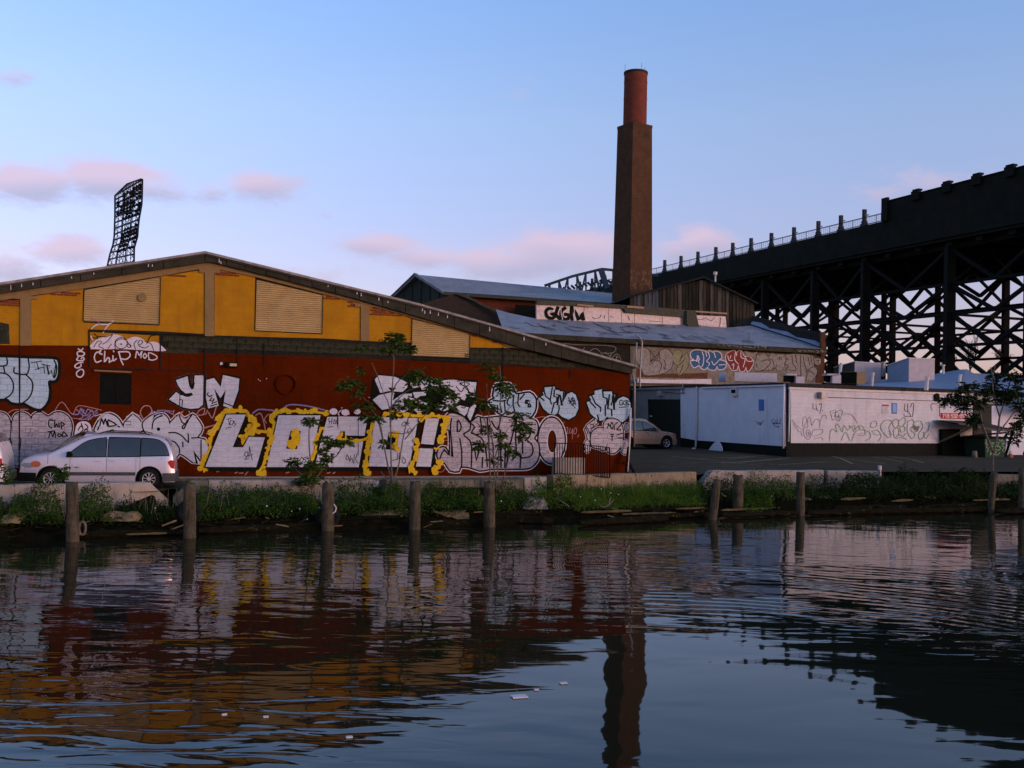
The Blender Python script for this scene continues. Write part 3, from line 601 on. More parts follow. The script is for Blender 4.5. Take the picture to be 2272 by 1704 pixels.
for s_ in ('1190,830 1160,780 1250,750 1330,760', '1480,860 1510,810', '36,1080 100,1030 160,1020 190,1060', '40,1370 100,1385 150,1330', '620,800 590,860', '0,1000 60,1050'): p.stroke(q(s_, ZG), 1.2, M_pinkline)
for x in range(372, 470, 9): pass
for s_ in ('370,1135 395,1133', '560,1150 580,1140', '600,1150 640,1148', '660,1170 690,1135', '1080,1150 1110,1140', '1500,1150 1530,1145', '1560,1155 1580,1140'): p.stroke(q(s_, Z4), 2.2, M_pinkline, sm=0)
p.build('spray_scribble', wh)
# three crown-like two-letter pieces and the round-topped one
letter(FA, wh, q('655,590 668,560 715,540 695,510 700,470 730,385 880,380 925,440 950,490 1020,488 1110,475 1170,530 1182,600 1165,690 1100,765 1000,750 958,690 900,700 850,680 790,720 720,670', ZG), fill=M_bluewhite, ow=3.4, halo=M_white, hw=2, sm=2, lw=2.6,
       lines=[q(s, ZG) for s in ('690,560 780,570 840,560', '740,620 745,690', '770,600 790,700', '820,560 830,690', '880,520 850,590 880,620', '930,500 920,600 940,690', '985,495 975,600 1000,630', '1050,490 1000,550', '1070,560 1060,590 1085,595 1080,560 1110,570', '1100,600 1095,635 1125,630 1110,600', '720,450 800,420 860,460')])
YL = ['700,490 718,545 775,595 790,645', '800,440 775,590', '825,470 820,550 860,560 850,620 820,630', '850,530 895,535 918,660 862,655 880,540', '940,490 930,610', '820,640 790,755', '880,670 885,700 870,755', '650,560 700,600']
letter(FA, wh, q('628,575 700,532 680,502 712,488 705,440 830,430 835,470 886,474 892,490 950,490 940,605 985,520 1040,498 1085,530 1115,610 1120,700 1080,790 1000,835 920,800 870,752 830,775 760,762 690,700', Z6), fill=M_bluewhite, ow=3, sm=1, lw=2.5, lines=[q(s, Z6) for s in YL],
       extra=lambda p: [p.stroke(q(s, Z6), 1.9, M_black) for s in ('1000,560 1020,620 1040,570 1060,640', '1010,640 1060,600 1090,660', '1000,600 1080,690', '1050,560 1080,620 1040,660')])
YR = ['1282,540 1330,640 1395,690 1390,735', '1415,470 1425,560 1470,575 1470,650 1450,660 1450,790', '1500,530 1480,700 1560,712 1545,530 1520,655', '1580,530 1560,640', '1250,600 1330,690', '1355,780 1370,850', '1525,715 1530,790']
letter(FA, wh, q('1222,622 1280,600 1255,550 1320,530 1318,482 1416,460 1422,492 1530,490 1532,525 1582,530 1572,645 1610,580 1670,552 1730,575 1758,640 1760,740 1720,820 1660,866 1590,850 1470,800 1430,840 1370,852 1270,762', Z6), fill=M_bluewhite, ow=3, sm=1, lw=2.6, lines=[q(s, Z6) for s in YR],
       extra=lambda p: [p.stroke(q(s, Z6), 2.0, M_black) for s in ('1660,600 1630,600 1628,650 1660,650 1662,625', '1690,605 1665,625 1690,655', '1705,655 1705,600 1735,615 1705,628 1742,650 1700,660', '1620,685 1735,678')])
letter(FA, wh, q('1432,880 1500,822 1600,842 1658,920 1668,1060 1640,1160 1570,1242 1500,1242 1466,1190 1478,1080 1440,980', Z6), fill=M_silver_pink, ow=2.2, halo=M_white, hw=1, sm=2, lw=1.9, lines=[q(s, Z6) for s in ('1470,940 1490,900 1480,880 1510,920', '1530,870 1515,900 1525,950 1545,930 1540,880 1520,870', '1560,960 1565,900 1600,870', '1515,1020 1550,1018', '1520,1040 1548,1038', '1532,1040 1534,1090', '1640,900 1590,960 1640,960', '1660,1000 1600,1020', '1665,1060 1610,1060')])
letter(FA, wh, q('1280,1010 1340,945 1420,940 1476,1020 1480,1090 1440,1212 1380,1190 1282,1160', Z6), fill=M_silver_pink, ow=2.2, sm=2, halo=M_white, hw=1)
for c_ in ((1228, 1160, 32, 78), (1690, 1172, 50, 88), (1712, 930, 24, 50)): letter(FA, wh, ellz(Z6, *c_, 12), fill=M_silver_pink, ow=1.6, sm=2, halo=M_white, hw=1)
letter(FA, wh, q('1195,960 1232,900 1340,822 1350,885 1290,930 1262,985 1262,1080 1240,1090 1215,1000', Z6), fill=M_silver_pink, ow=1.8, sm=1, halo=M_white, hw=1, lw=1.6, lines=[q('1265,900 1300,890 1310,930 1270,940', Z6), q('1220,920 1260,1000', Z6), q('1205,930 1240,1010', Z6)])
# white creature and name on the old sign board
p = Paint(FA, .040)
p.fill(q('930,1082 950,1010 1010,975 1070,955 1130,930 1200,935 1262,955 1295,985 1340,962 1400,955 1460,980 1500,1010 1560,1005 1620,1020 1680,1075 1695,1100 1600,1102 1400,1088 1200,1078', Z1), M_white, sm=2)
for s_ in ('960,1060 1000,1000 1040,1010 1010,1050 1060,1075', '1150,935 1100,1000 1050,1030', '1105,1075 1140,1030', '1240,975 1190,1000 1180,1040 1220,1075 1270,1070 1300,1030 1290,990 1240,975', '1180,1090 1180,1000 1260,960 1340,1060', '1300,1040 1320,1030 1340,1050 1320,1065 1300,1050', '1400,990 1370,1030 1385,1080', '1430,990 1410,1020 1425,1040 1460,1010 1440,990', '1420,1050 1480,1070 1520,1050', '1480,1000 1545,1030 1570,1095', '1500,1030 1540,950 1590,940', '965,920 1000,970 930,960', '1000,950 1080,955 1150,930'): p.stroke(q(s_, Z1), 1.7, M_black)
p.dot(1240 / 4.608, 540 + 1030 / 4.608, 2, M_black)
for s_ in ('935,880 960,850 1010,830 1110,828 1160,790', '940,765 1000,800 1015,830', '1110,835 1080,870 1055,915', '930,950 950,990'): p.stroke(q(s_, Z1), 2.6, M_pinkline if '940,765' in s_ else M_white)
for s_ in ('1040,1080 1015,1120 1045,1135', '1030,1110 985,1118 965,1165 985,1215 1035,1200', '1072,1105 1070,1210 1100,1170 1120,1180 1118,1215 1150,1195', '1155,1150 1160,1200 1190,1180', '1160,1100 1164,1108', '1215,1110 1225,1150 1240,1200 1260,1240', '1210,1110 1310,1110 1330,1150 1290,1185 1240,1180'): p.stroke(q(s_, Z1), 3.0, M_white)
for s_ in ('1385,1170 1400,1105 1425,1145 1450,1105 1440,1170', '1480,1125 1465,1150 1480,1175 1500,1150 1480,1125', '1525,1190 1520,1120 1590,1145 1605,1175 1560,1195 1520,1185'): p.stroke(q(s_, Z1), 2.6, M_white)
for s_ in ('800,1078 830,1095 850,1075', '795,1110 830,1105 865,1125 845,1150 800,1150 790,1120', '800,1165 785,1190 820,1200 860,1190 850,1165 830,1180', '850,1215 800,1225 765,1255 790,1275 825,1260 830,1235', '820,1290 785,1320 790,1355 825,1368 855,1335 850,1295 820,1288'): p.stroke(q(s_, Z1), 2.8, M_white)
p.build('painted_name', wh)
# ---------------------------------------------------------------- ground, water, bank
M_water = bpy.data.materials.new('canal_water'); M_water.use_nodes = True
t_ = M_water.node_tree; b_ = t_.nodes['Principled BSDF']; b_.inputs['Base Color'].default_value = (.009, .0095, .005, 1); b_.inputs['Roughness'].default_value = .025; b_.inputs['IOR'].default_value = 1.333; b_.inputs['Specular IOR Level'].default_value = .52
tn = t_.nodes.new('ShaderNodeTexCoord')
def wnoise(sc, st, rot=0, det=2, dist=0.0):
    m = t_.nodes.new('ShaderNodeMapping'); m.inputs['Scale'].default_value = st; m.inputs['Rotation'].default_value = (0, 0, rot); t_.links.new(tn.outputs['Object'], m.inputs[0])
    n = t_.nodes.new('ShaderNodeTexNoise'); n.inputs['Scale'].default_value = sc; n.inputs['Detail'].default_value = det; n.inputs['Roughness'].default_value = .5; n.inputs['Distortion'].default_value = dist; t_.links.new(m.outputs[0], n.inputs['Vector']); return n.outputs[0]
def tm(op, a, b):
    n = t_.nodes.new('ShaderNodeMath'); n.operation = op
    for i, v in enumerate((a, b)):
        if isinstance(v, (int, float)): n.inputs[i].default_value = v
        else: t_.links.new(v, n.inputs[i])
    return n.outputs[0]
def smst(x, a, b):
    n = t_.nodes.new('ShaderNodeMapRange'); n.interpolation_type = 'SMOOTHSTEP'; t_.links.new(x, n.inputs[0]); n.inputs[1].default_value = a; n.inputs[2].default_value = b; return n.outputs[0]
swell = wnoise(.55, (.6, 1.0, 1), .1, 2, .4); rip = wnoise(1.9, (.45, 1.35, 1), .10, 2, .6); fine = wnoise(8, (.5, 1.2, 1), -.1, 2)
gust = smst(wnoise(.10, (.5, 1, 1), .3, 3), .44, .60)          # breeze patches
gd_ = t_.nodes.new('ShaderNodeVectorMath'); gd_.operation = 'DISTANCE'; t_.links.new(tn.outputs['Object'], gd_.inputs[0]); gd_.inputs[1].default_value = (3.4, 13.6, 0)
lee = smst(gd_.outputs['Value'], 1.5, 7.5)                      # a sheltered, calmer pool
gust = tm('MULTIPLY', tm('MAXIMUM', gust, .35), lee)
wv = t_.nodes.new('ShaderNodeTexWave'); wv.wave_type = 'RINGS'; wv.rings_direction = 'Z'; wv.inputs['Scale'].default_value = .75; wv.inputs['Distortion'].default_value = 5.0; wv.inputs['Detail'].default_value = 2; wv.inputs['Detail Scale'].default_value = .6
mp2 = t_.nodes.new('ShaderNodeMapping'); mp2.inputs['Location'].default_value = (-3.0, -11.0, 0); t_.links.new(tn.outputs['Object'], mp2.inputs[0]); t_.links.new(mp2.outputs[0], wv.inputs['Vector'])
hgt = tm('ADD', tm('MULTIPLY', swell, tm('ADD', tm('MULTIPLY', lee, .016), .024)), tm('MULTIPLY', tm('MULTIPLY', rip, gust), .026))
hgt = tm('ADD', hgt, tm('MULTIPLY', tm('MULTIPLY', fine, gust), .0008)); hgt = tm('ADD', hgt, tm('MULTIPLY', rip, .0008))
band = tm('MULTIPLY', smst(gd_.outputs['Value'], 4.5, 7), tm('SUBTRACT', 1.0, smst(gd_.outputs['Value'], 9, 15)))
sx_ = t_.nodes.new('ShaderNodeSeparateXYZ'); t_.links.new(tn.outputs['Object'], sx_.inputs[0])
band = tm('MULTIPLY', band, tm('MULTIPLY', smst(sx_.outputs['X'], -1.5, 4.5), smst(wnoise(.3, (1, 1, 1), .8, 3), .38, .60)))
hgt = tm('ADD', hgt, tm('MULTIPLY', tm('MULTIPLY', wv.outputs['Fac'], band), .008))
shelter = tm('SUBTRACT', 1.0, tm('MULTIPLY', smst(gd_.outputs['Value'], 12, 21), .62)); hgt = tm('MULTIPLY', hgt, shelter)
bp = t_.nodes.new('ShaderNodeBump'); bp.inputs['Strength'].default_value = 1; bp.inputs['Distance'].default_value = 1.0; t_.links.new(hgt, bp.inputs['Height']); t_.links.new(bp.outputs[0], b_.inputs['Normal'])
M_bed = mat('canal_bed', (.01, .01, .008), (.006, .006, .005), 1, 1)
mb = MB(); mb.quad((-400, -120, 0), (400, -120, 0), (400, 220, 0), (-400, 220, 0)); mb.build('water', M_water, kind='structure')
# barrier line and waterline along the quay, left to right
QX = [(-420, 26.0), (0, 28.2), (348, 30.3), (380, 31.3), (828, 33.3), (1072, 34.2), (1230, 37.2), (1545, 41.2), (1560, 42.0), (1828, 44.4), (1952, 44.8), (2272, 46.5), (2700, 50)]
def hor(x): return 898 + .0226 * (x - 1136)
QP = [(W(x, hor(x), d).x, W(x, hor(x), d).y) for x, d in QX]
def fan(P_, dx, dy): return [(x + dx, y + dy) for x, y in P_]
G0 = [(-400, 0), (-60, 14)] + QP + [(120, 78), (420, 190)]
# ground: one sheet from the quay to the horizon, rising gently behind the warehouse
mb = MB(); rows = []
FAR = (0, .4, 1, 2, 3.5, 5, 7, 9, 12, 16, 22, 30, 45, 80, 200, 900, 4500)
fine_x = []
for (x0, y0), (x1, y1) in zip(G0, G0[1:]):
    n = 4
    fine_x += [(x0 + (x1 - x0) * i / n, y0 + (y1 - y0) * i / n) for i in range(n)]
fine_x.append(G0[-1])
for s_ in FAR: rows.append([(x - .25 * s_ * 0 + (x / 60) * s_ * .6 * (s_ > 60), y + s_ + .22, (gz(y + s_) if s_ < 200 else 1.5)) for x, y in fine_x])
n = len(fine_x); vs = [v for r_ in rows for v in r_]
mb.add(vs, [(j * n + i, j * n + i + 1, (j + 1) * n + i + 1, (j + 1) * n + i) for j in range(len(rows) - 1) for i in range(n - 1)])
mb.build('ground', M_asphalt, kind='structure')
# bank: broken slope from the barrier feet down into the canal
nb = []; rr = random.Random(5)
BX = list(range(-420, 2800, 7)); PR = [(-.35, 1.0), (-.1, .55), (.35, .42), (.8, .36), (1.3, .28), (1.75, .12), (2.0, -.12), (2.3, -.6)]
def qd(x):
    for (x0, d0), (x1, d1) in zip(QX, QX[1:]):
        if x0 <= x <= x1: return d0 + (d1 - d0) * (x - x0) / (x1 - x0)
    return QX[0][1] if x < QX[0][0] else QX[-1][1]
WL_ = [(-420, 25.0), (160, 26.9), (421, 28.4), (727, 30.0), (920, 30.8), (1088, 32.2), (1220, 33.5), (1580, 36.2), (1775, 38.3), (2200, 41.5), (2700, 45)]
def wd(x):
    for (x0, d0), (x1, d1) in zip(WL_, WL_[1:]):
        if x0 <= x <= x1: return d0 + (d1 - d0) * (x - x0) / (x1 - x0)
    return WL_[0][1] if x < WL_[0][0] else WL_[-1][1]
for x in BX:
    a_ = W(x, hor(x), qd(x)); b2 = W(x, hor(x), wd(x)); row = []
    for k, (f_, z_) in enumerate(PR):
        t = f_ / 1.9; P3 = a_.lerp(b2, t)
        j = noise.noise(Vector((P3.x * .9, P3.y * .9, 2.0))) * .12 + noise.noise(Vector((P3.x * 2.7, P3.y * 2.7, 7.0))) * .07
        row.append((P3.x, P3.y, z_ + (j if 1 < k < 7 else 0)))
    nb.append(row)
mb = MB(); k = len(PR); mb.add([v for r_ in nb for v in r_], [(i * k + j, (i + 1) * k + j, (i + 1) * k + j + 1, i * k + j + 1) for i in range(len(nb) - 1) for j in range(k - 1)])
mb.build('canal_bank', M_soil, kind='structure')
# parking lines
def lotline(pts, w=.11):
    P_ = []
    for p in pts:
        z = 1.5; 
        for _ in range(4): v = Wz(p[0], p[1], z); z = gz(v.y) 
        P_.append(Vector((v.x, v.y, z)))
    mb = MB()
    for a_, b2 in zip(P_, P_[1:]):
        n_ = max(1, int((b2 - a_).length / .8)); pr = None
        d = (b2 - a_); nn_ = Vector((-d.y, d.x, 0)).normalized() * w / 2
        for i in range(n_ + 1):
            c_ = a_.lerp(b2, i / n_); c_.z = gz(c_.y) + .006
            if pr: mb.quad(pr - nn_, c_ - nn_, c_ + nn_, pr + nn_)
            pr = c_
    mb.build('parking_line', M_lotline, fix=True, kind='structure')
for s_ in ('630,25 780,25 960,100', '0,100 480,60', '430,110 790,82', '840,45 1200,100', '1100,40 1330,85', '0,90 300,115', '1240,35 1480,90', '50,65 330,30'):
    lotline(q(s_, ((1600, 1002), 3.292)))
for s_ in ('700,1080 1200,1140 1800,1175', '950,1110 1500,1080', '1350,1150 1900,1090', '800,1160 1350,1150'): lotline(q(s_, Z7))
# ---------------------------------------------------------------- concrete barriers on the quay edge
def barrier(x0, x1, y0, y1, m, label, z0=.25, ch=(0, 0), th=.45, rot=0):
    d0, d1 = qd(x0) - .12, qd(x1) - .12
    A = W(x0, y0, d0); B = W(x1, y1, d1); n_ = max(2, int((B - A).length / .5)); r2 = random.Random(int(x0) + 999)
    c = thing('concrete_barrier', label, 'concrete barrier', ((A.x + B.x) / 2, (A.y + B.y) / 2, z0), 'concrete barriers along the quay')
    d = Vector((B.x - A.x, B.y - A.y, 0)).normalized(); nb_ = Vector((-d.y, d.x, 0)); L_ = (Vector((B.x, B.y)) - Vector((A.x, A.y))).length
    mb = MB(); ring = []
    for i in range(n_ + 1):
        t = i / n_; P3 = A.lerp(B, t); top = P3.z + r2.uniform(-.012, .012); e = 0
        s_ = t * L_
        if ch[0] and s_ < ch[0]: e = (1 - s_ / ch[0]) ** 1.6 * .5
        if ch[1] and L_ - s_ < ch[1]: e = (1 - (L_ - s_) / ch[1]) ** 1.6 * .5
        top -= e; j = r2.uniform(-.012, .012)
        q0 = Vector((P3.x, P3.y, 0))
        ring.append([q0 + nb_ * (-.06 + j) + Vector((0, 0, z0 - .2)), q0 + nb_ * (-.02 + j) + Vector((0, 0, z0 + .25)), q0 + nb_ * (.0 + j) + Vector((0, 0, top - .03)), q0 + nb_ * (.03) + Vector((0, 0, top)), q0 + nb_ * (th - .03) + Vector((0, 0, top)), q0 + nb_ * th + Vector((0, 0, top - .03)), q0 + nb_ * th + Vector((0, 0, z0 - .2))])
    k = 7
    mb.add([v for r_ in ring for v in r_], [(i * k + j, (i + 1) * k + j, (i + 1) * k + (j + 1) % k, i * k + (j + 1) % k) for i in range(n_) for j in range(k)] + [tuple(range(k)), tuple(n_ * k + j for j in range(k - 1, -1, -1))])
    mb.build('body', m, c); return c
bA = barrier(-420, 158, 1084, 1074, M_concrete, 'pale stained concrete barrier below the white van, left of the tall pile')
bB = barrier(160, 374, 1073, 1071, M_concrete, 'pale concrete barrier with a broken sloping right end, below the rear of the white van', ch=(0, .5))
bC = barrier(385, 462, 1067, 1066, M_concrete3, 'short grey concrete barrier block behind the second wooden pile', ch=(.2, 0))
bD = barrier(464, 828, 1066, 1065.5, M_concrete, 'long pale concrete barrier under the block letters')
bE = barrier(858, 1160, 1065.5, 1064, M_concrete3, 'dark streaked grey concrete barrier under the round letters')
bF = barrier(1164, 1213, 1060, 1059, M_concrete, 'small whitish concrete barrier between the streaked one and the iron fence')
bG = barrier(1228, 1545, 1055.6, 1047.5, M_concrete2, 'long tan concrete barrier stained brown at the warehouse corner')
bH = barrier(1559, 1828, 1045, 1043.8, M_concrete, 'pale concrete barrier with dry stalks in front at the parking lot edge', ch=(.35, 0))
bI = barrier(1837, 1954, 1044.5, 1045.8, M_concrete, 'shorter pale concrete barrier right of a gap, ending at the white post')
bJ = barrier(2210, 2420, 1052, 1056, M_concrete3, 'low grey barrier at the right edge behind the bushes')
pp = Paint(Plane((W(0, 880, qd(300) - .16).x, W(0, 880, qd(0) - .16).y), (W(374, 880, qd(374) - .22).x, W(374, 880, qd(374) - .22).y)), .02)
# ledge (bulkhead beam) running along the foot of the painted wall
lg = MB(); A, B = FA.hit(362, 1057), FA.hit(1212, 1056)
lg.obox(FA.at(((A[0] + B[0]) / 2, GZ + .03), .45), tt * (B[0] - A[0]) / 2, nn * .35, (0, 0, .07)); 
lg.build('kerb', M_concrete3, kind='structure')
ed = MB(); ed.obox(FA.at(((A[0] + B[0]) / 2, GZ + .105), .62), tt * (B[0] - A[0]) / 2, nn * .20, (0, 0, .012)); ed.build('kerb_strip', M_concrete, kind='structure')
# ---------------------------------------------------------------- wooden piles
def pile(xt, yt, xb, yb, w, label, d=None, deep=.8):
    d = d or 3.9 * FPX / (yb - hor(xb)); B = W(xb, yb, d); T = W(xt, yt, d); r_ = w * d / FPX / 2
    rg = random.Random(int(xt)); ax = T - B; n_ = 7; m_ = 12; vs = []
    prof = [1 + rg.uniform(-.08, .06) for _ in range(m_)]
    for i in range(n_ + 1):
        t = -deep / ax.length + (1 + deep / ax.length) * i / n_; c = B + ax * t
        for j in range(m_):
            a_ = 2 * math.pi * j / m_; k = r_ * prof[j] * (1.04 - .05 * i / n_) * (1 + rg.uniform(-.03, .03)) * (.93 if i == n_ else 1)
            vs.append(c + Vector((math.cos(a_) * k, math.sin(a_) * k, (rg.uniform(-.05, .03) if i == n_ else 0))))
    top = B + ax; vs.append(top + Vector((.0, .0, -.06)))
    mb = MB(); mb.add(vs, [(i * m_ + j, i * m_ + (j + 1) % m_, (i + 1) * m_ + (j + 1) % m_, (i + 1) * m_ + j) for i in range(n_) for j in range(m_)] + [(n_ * m_ + j, n_ * m_ + (j + 1) % m_, len(vs) - 1) for j in range(m_)])
    o = mb.build('wooden_pile', M_wood); o.data.polygons.foreach_set('use_smooth', [True] * len(o.data.polygons))
    tag(o, label, 'wooden pile', 'wooden mooring piles along the bank'); return o
pile(160, 1069, 162, 1200, 27, 'tallest weathered pile standing in front of the white van')
pile(421, 1071, 421, 1192, 27, 'weathered pile just right of the gap in the barriers')
pile(728, 1070, 727, 1176, 27, 'square-topped pile left of the two-stem sapling under the second block letter')
pile(921, 1068, 920, 1174, 24, 'pile with a pale scrape on its right side below the exclamation mark')
pile(1085, 1069, 1086, 1168, 25, 'dark pile standing at the foot of the many-stemmed sapling')
pile(1592, 1064, 1581, 1152, 19, 'thin pile leaning right at the edge of the parking lot')
pile(1638, 1052, 1637, 1142, 23, 'short thick pile beside the leaning one', d=37.8)
pile(1776, 1047, 1776, 1143, 19, 'slim upright pile in front of the barrier with dry stalks')
pile(2206, 1046, 2198, 1137, 14, 'thin leaning pile by the trunk of the right-hand tree')
pile(2268, 1038, 2268, 1138, 16, 'dark pile at the right edge of the picture')
# ---------------------------------------------------------------- low white roadside building
def pl(p, q_): return Plane((W(p[0], hor(p[0]), p[1]).x, W(p[0], hor(p[0]), p[1]).y), (W(q_[0], hor(q_[0]), q_[1]).x, W(q_[0], hor(q_[0]), q_[1]).y))
M_whitewall = mat('white_painted_block', (.58, .52, .52), (.50, .45, .45), .8, 1.5, bump=.4, brick=(.40, .2, .007, (.50, .42, .42), .96), streak=(1.8, .56, (.36, .31, .29), .5), mott=(3, .66, (.42, .37, .36)))
M_liftedwall = mat('shade_lifted_white_block', (.70, .63, .65), (.62, .56, .59), .8, 1.2, bump=.4, brick=(.40, .2, .007, (.58, .53, .56), .96), streak=(1.8, .56, (.40, .37, .39), .55))  # side wall's white paint, colour lifted to make up for its shade
M_concwall = mat('bare_grey_render', (.30, .27, .25), (.22, .19, .17), .9, 2, bump=.3, streak=(2, .58, (.15, .13, .11), .6))
M_base = mat('black_base_paint', (.009, .009, .006), (.006, .006, .004), .8, 3)
M_tar = mat('tar_edge', (.035, .031, .028), (.020, .018, .016), .9, 5, bump=.5)
M_trim = mat('white_trim', (.62, .52, .50), (.50, .42, .40), .7, 5, streak=(6, .6, (.3, .24, .21), .6))
M_door = mat('dark_green_door', (.022, .024, .016), (.017, .018, .013), .6, 4)
M_bluesign = mat('blue_sign', (.06, .17, .42), (.05, .14, .34), .5, 6); M_skysign = mat('pale_blue_sign', (.15, .27, .50), (.13, .22, .42), .5, 9)
M_redsign = mat('red_sign', (.42, .012, .012), (.36, .01, .01), .5, 8)
M_greenline = mat('green_spray', (.16, .26, .10), (.24, .28, .18), .7, 14); M_greyline = mat('grey_spray', (.10, .07, .07), (.2, .15, .15), .7, 14)
M_metal = mat('dull_galvanised', (.30, .28, .27), (.22, .20, .19), .5, 6, metal=.4)
wb = thing('white_building', 'low flat-roofed building with a white painted front and shade-adjusted white side', 'building', W(1743, 1013, 52.5))
SD = pl((1392, 69.6), (1744, 52.4)); FR = pl((1744, 52.4), (2300, 52.5 * (5134 - 1746) / (5134 - 2300)))
def wall(P_, pts, m, o0=-.3, o1=0, name='wall', par=None):
    mb = MB(); P_.slab(mb, pts, o0, o1); return mb.build(name, m, par or wb)
wall(SD, [(1392, 866), (1546, 858), (1744, 851), (1744, 1020), (1546, 1004), (1392, 992)], M_base, -.3, -.02)
wall(SD, [(1510, 860), (1546, 858), (1743, 851), (1743, 990.5), (1546, 977), (1511, 971)], M_liftedwall, -.02, .015, 'painted_wall')
wall(SD, [(1392, 866), (1510, 860), (1510, 886), (1392, 886)], M_concwall, -.02, .012, 'painted_wall'); wall(SD, [(1392, 886), (1437, 886), (1439, 990), (1392, 990)], M_concwall, -.02, .012, 'painted_wall')
mb = MB(); SD.slab(mb, [(1440, 884), (1509, 886), (1510, 1000), (1440, 995)], -.03, -.005); do = mb.build('door', M_door, wb)
mb = MB(); mb.obox(SD.P(1446.5, 923.5, .03), (.12, 0, 0), (0, .03, 0), (0, 0, .05)); mb.build('handle', M_metal, do)
wall(FR, [(1746, 851), (1900, 857), (2160, 868), (2240, 871), (2240, 1016), (2160, 1012), (1746, 1016)], M_base, -.3, -.02)
mb = MB(); zc = FR.hit(1750, 983)[1]
fx = [FR.hit(x, lerpline([(1747, 859), (2078, 870), (2160, 873)], x)) for x in (1750, 1900, 2078, 2158)]
FR.slab(mb, fx + [(fx[-1][0], zc), (fx[0][0], zc)], -.02, .016, uz=True); mb.build('painted_wall', M_whitewall, wb)
wall(FR, [(2200, 900), (2240, 900), (2240, 1010), (2200, 1006)], M_liftedwall, -.02, .016, 'painted_wall')
wall(FR, [(2158, 870), (2240, 873), (2240, 900), (2158, 894)], M_concwall, -.02, .02, 'painted_wall')
wall(FR, [(2160, 894), (2200, 897), (2200, 1011), (2160, 1012)], M_door, -.02, .005, 'door')
# roof, tar edge, gutter strip and downpipes
rz = FR.hit(1746, 850)[1]; corner = FR.at((0, rz)); e1 = SD.at(SD.hit(1392, 866)); e2 = FR.at(FR.hit(2300, 872))
mb = MB(); b1 = Vector((e1.x, e1.y, rz)); b2 = Vector((e2.x, e2.y, rz)); c4 = b1 + (b2 - Vector((corner.x, corner.y, rz)))
ring = [Vector((corner.x, corner.y, rz)) + Vector((.1, .35, 0)), b2 + Vector((0, .3, 0)), c4, b1 + Vector((.3, 0, 0))]
mb.prism([v - Vector((0, 0, .25)) for v in ring], [v + Vector((0, 0, .02)) for v in ring]); mb.build('roof', M_tar, wb)
def strip3(P_, s0, s1, hgt, th, m, name, o=.0, par=None):
    A, B = P_.hit(*s0), P_.hit(*s1); mb = MB()
    mb.prism([P_.at((A[0], A[1] - hgt), o), P_.at((B[0], B[1] - hgt), o), P_.at((B[0], B[1] - hgt), o + th), P_.at((A[0], A[1] - hgt), o + th)], [P_.at(A, o), P_.at(B, o), P_.at(B, o + th), P_.at(A, o + th)])
    return mb.build(name, m, par or wb)
strip3(FR, (1745, 849.5), (2225, 868), .19, .14, M_tar, 'roof_edge', -.02); strip3(FR, (1748, 858.5), (2158, 873.8), .11, .08, M_trim, 'gutter', .0)
strip3(SD, (1520, 855.5), (1743, 848.8), .10, .13, M_tar, 'roof_edge', -.02); strip3(SD, (1395, 862), (1520, 858), .13, .13, M_concwall, 'roof_edge', .0); strip3(SD, (1560, 859), (1743, 853), .09, .09, M_liftedwall, 'gutter', .015)
def pipe(P_, pts, r_, m, name, o=.1, par=None, n=8):
    mb = MB(); mb.tube([P_.P(x, y, o) for x, y in pts], r_, n); return mb.build(name, m, par or wb, smooth_=True)
pipe(SD, [(1549, 858), (1549, 930), (1547, 990), (1545, 994)], .06, M_trim, 'downpipe', .1)
pipe(SD, [(1743, 852), (1741, 920), (1741, 995)], .055, M_liftedwall, 'downpipe', .08); pipe(FR, [(1750, 856), (1749, 930), (1747, 980)], .05, M_trim, 'downpipe', .07)
pipe(FR, [(1822, 881), (1940, 885), (2068, 889.5), (2084, 891), (2084, 925)], .018, M_greyline, 'conduit', .03)
pipe(SD, [(1474, 869.5), (1522, 872)], .025, M_metal, 'conduit', .08); pipe(SD, [(1517.5, 850), (1518, 871)], .03, M_metal, 'conduit', .10)
pipe(SD, [(1421, 748), (1409, 752), (1413, 770), (1410, 810), (1408, 870), (1405, 985)], .055, M_metal, 'downpipe', 4.6) if False else None
mb = MB(); mb.obox(SD.P(1468.5, 872.5, .15), (.22, .02, 0), (0, .14, 0), (0, 0, .16)); mb.build('wall_lamp', M_metal, wb)
mb = MB(); mb.obox(FR.P(1819, 877, .18), (.2, .1, 0), (-.08, .16, 0), (0, 0, .16)); mb.build('wall_lamp', M_metal, wb)
mb = MB(); SD.slab(mb, q('1318,378 1372,374 1372,455 1320,457', Z7), .015, .14); vt = mb.build('vent_hood', M_trim, wb)
mb = MB(); SD.slab(mb, q('1322,392 1366,390 1366,425 1323,426', Z7), .14, .146); mb.build('grille', M_black, vt)
mb = MB(); FR.slab(mb, q('1368,383 1420,384 1420,455 1368,455', Z8), .016, .03); bx = mb.build('junction_plate', M_trim, wb)
mb = MB(); FR.slab(mb, smooth(q('1374,390 1408,390 1410,450 1374,450', Z8), True, 2), .03, .14); mb.build('meter_box', M_black, bx)
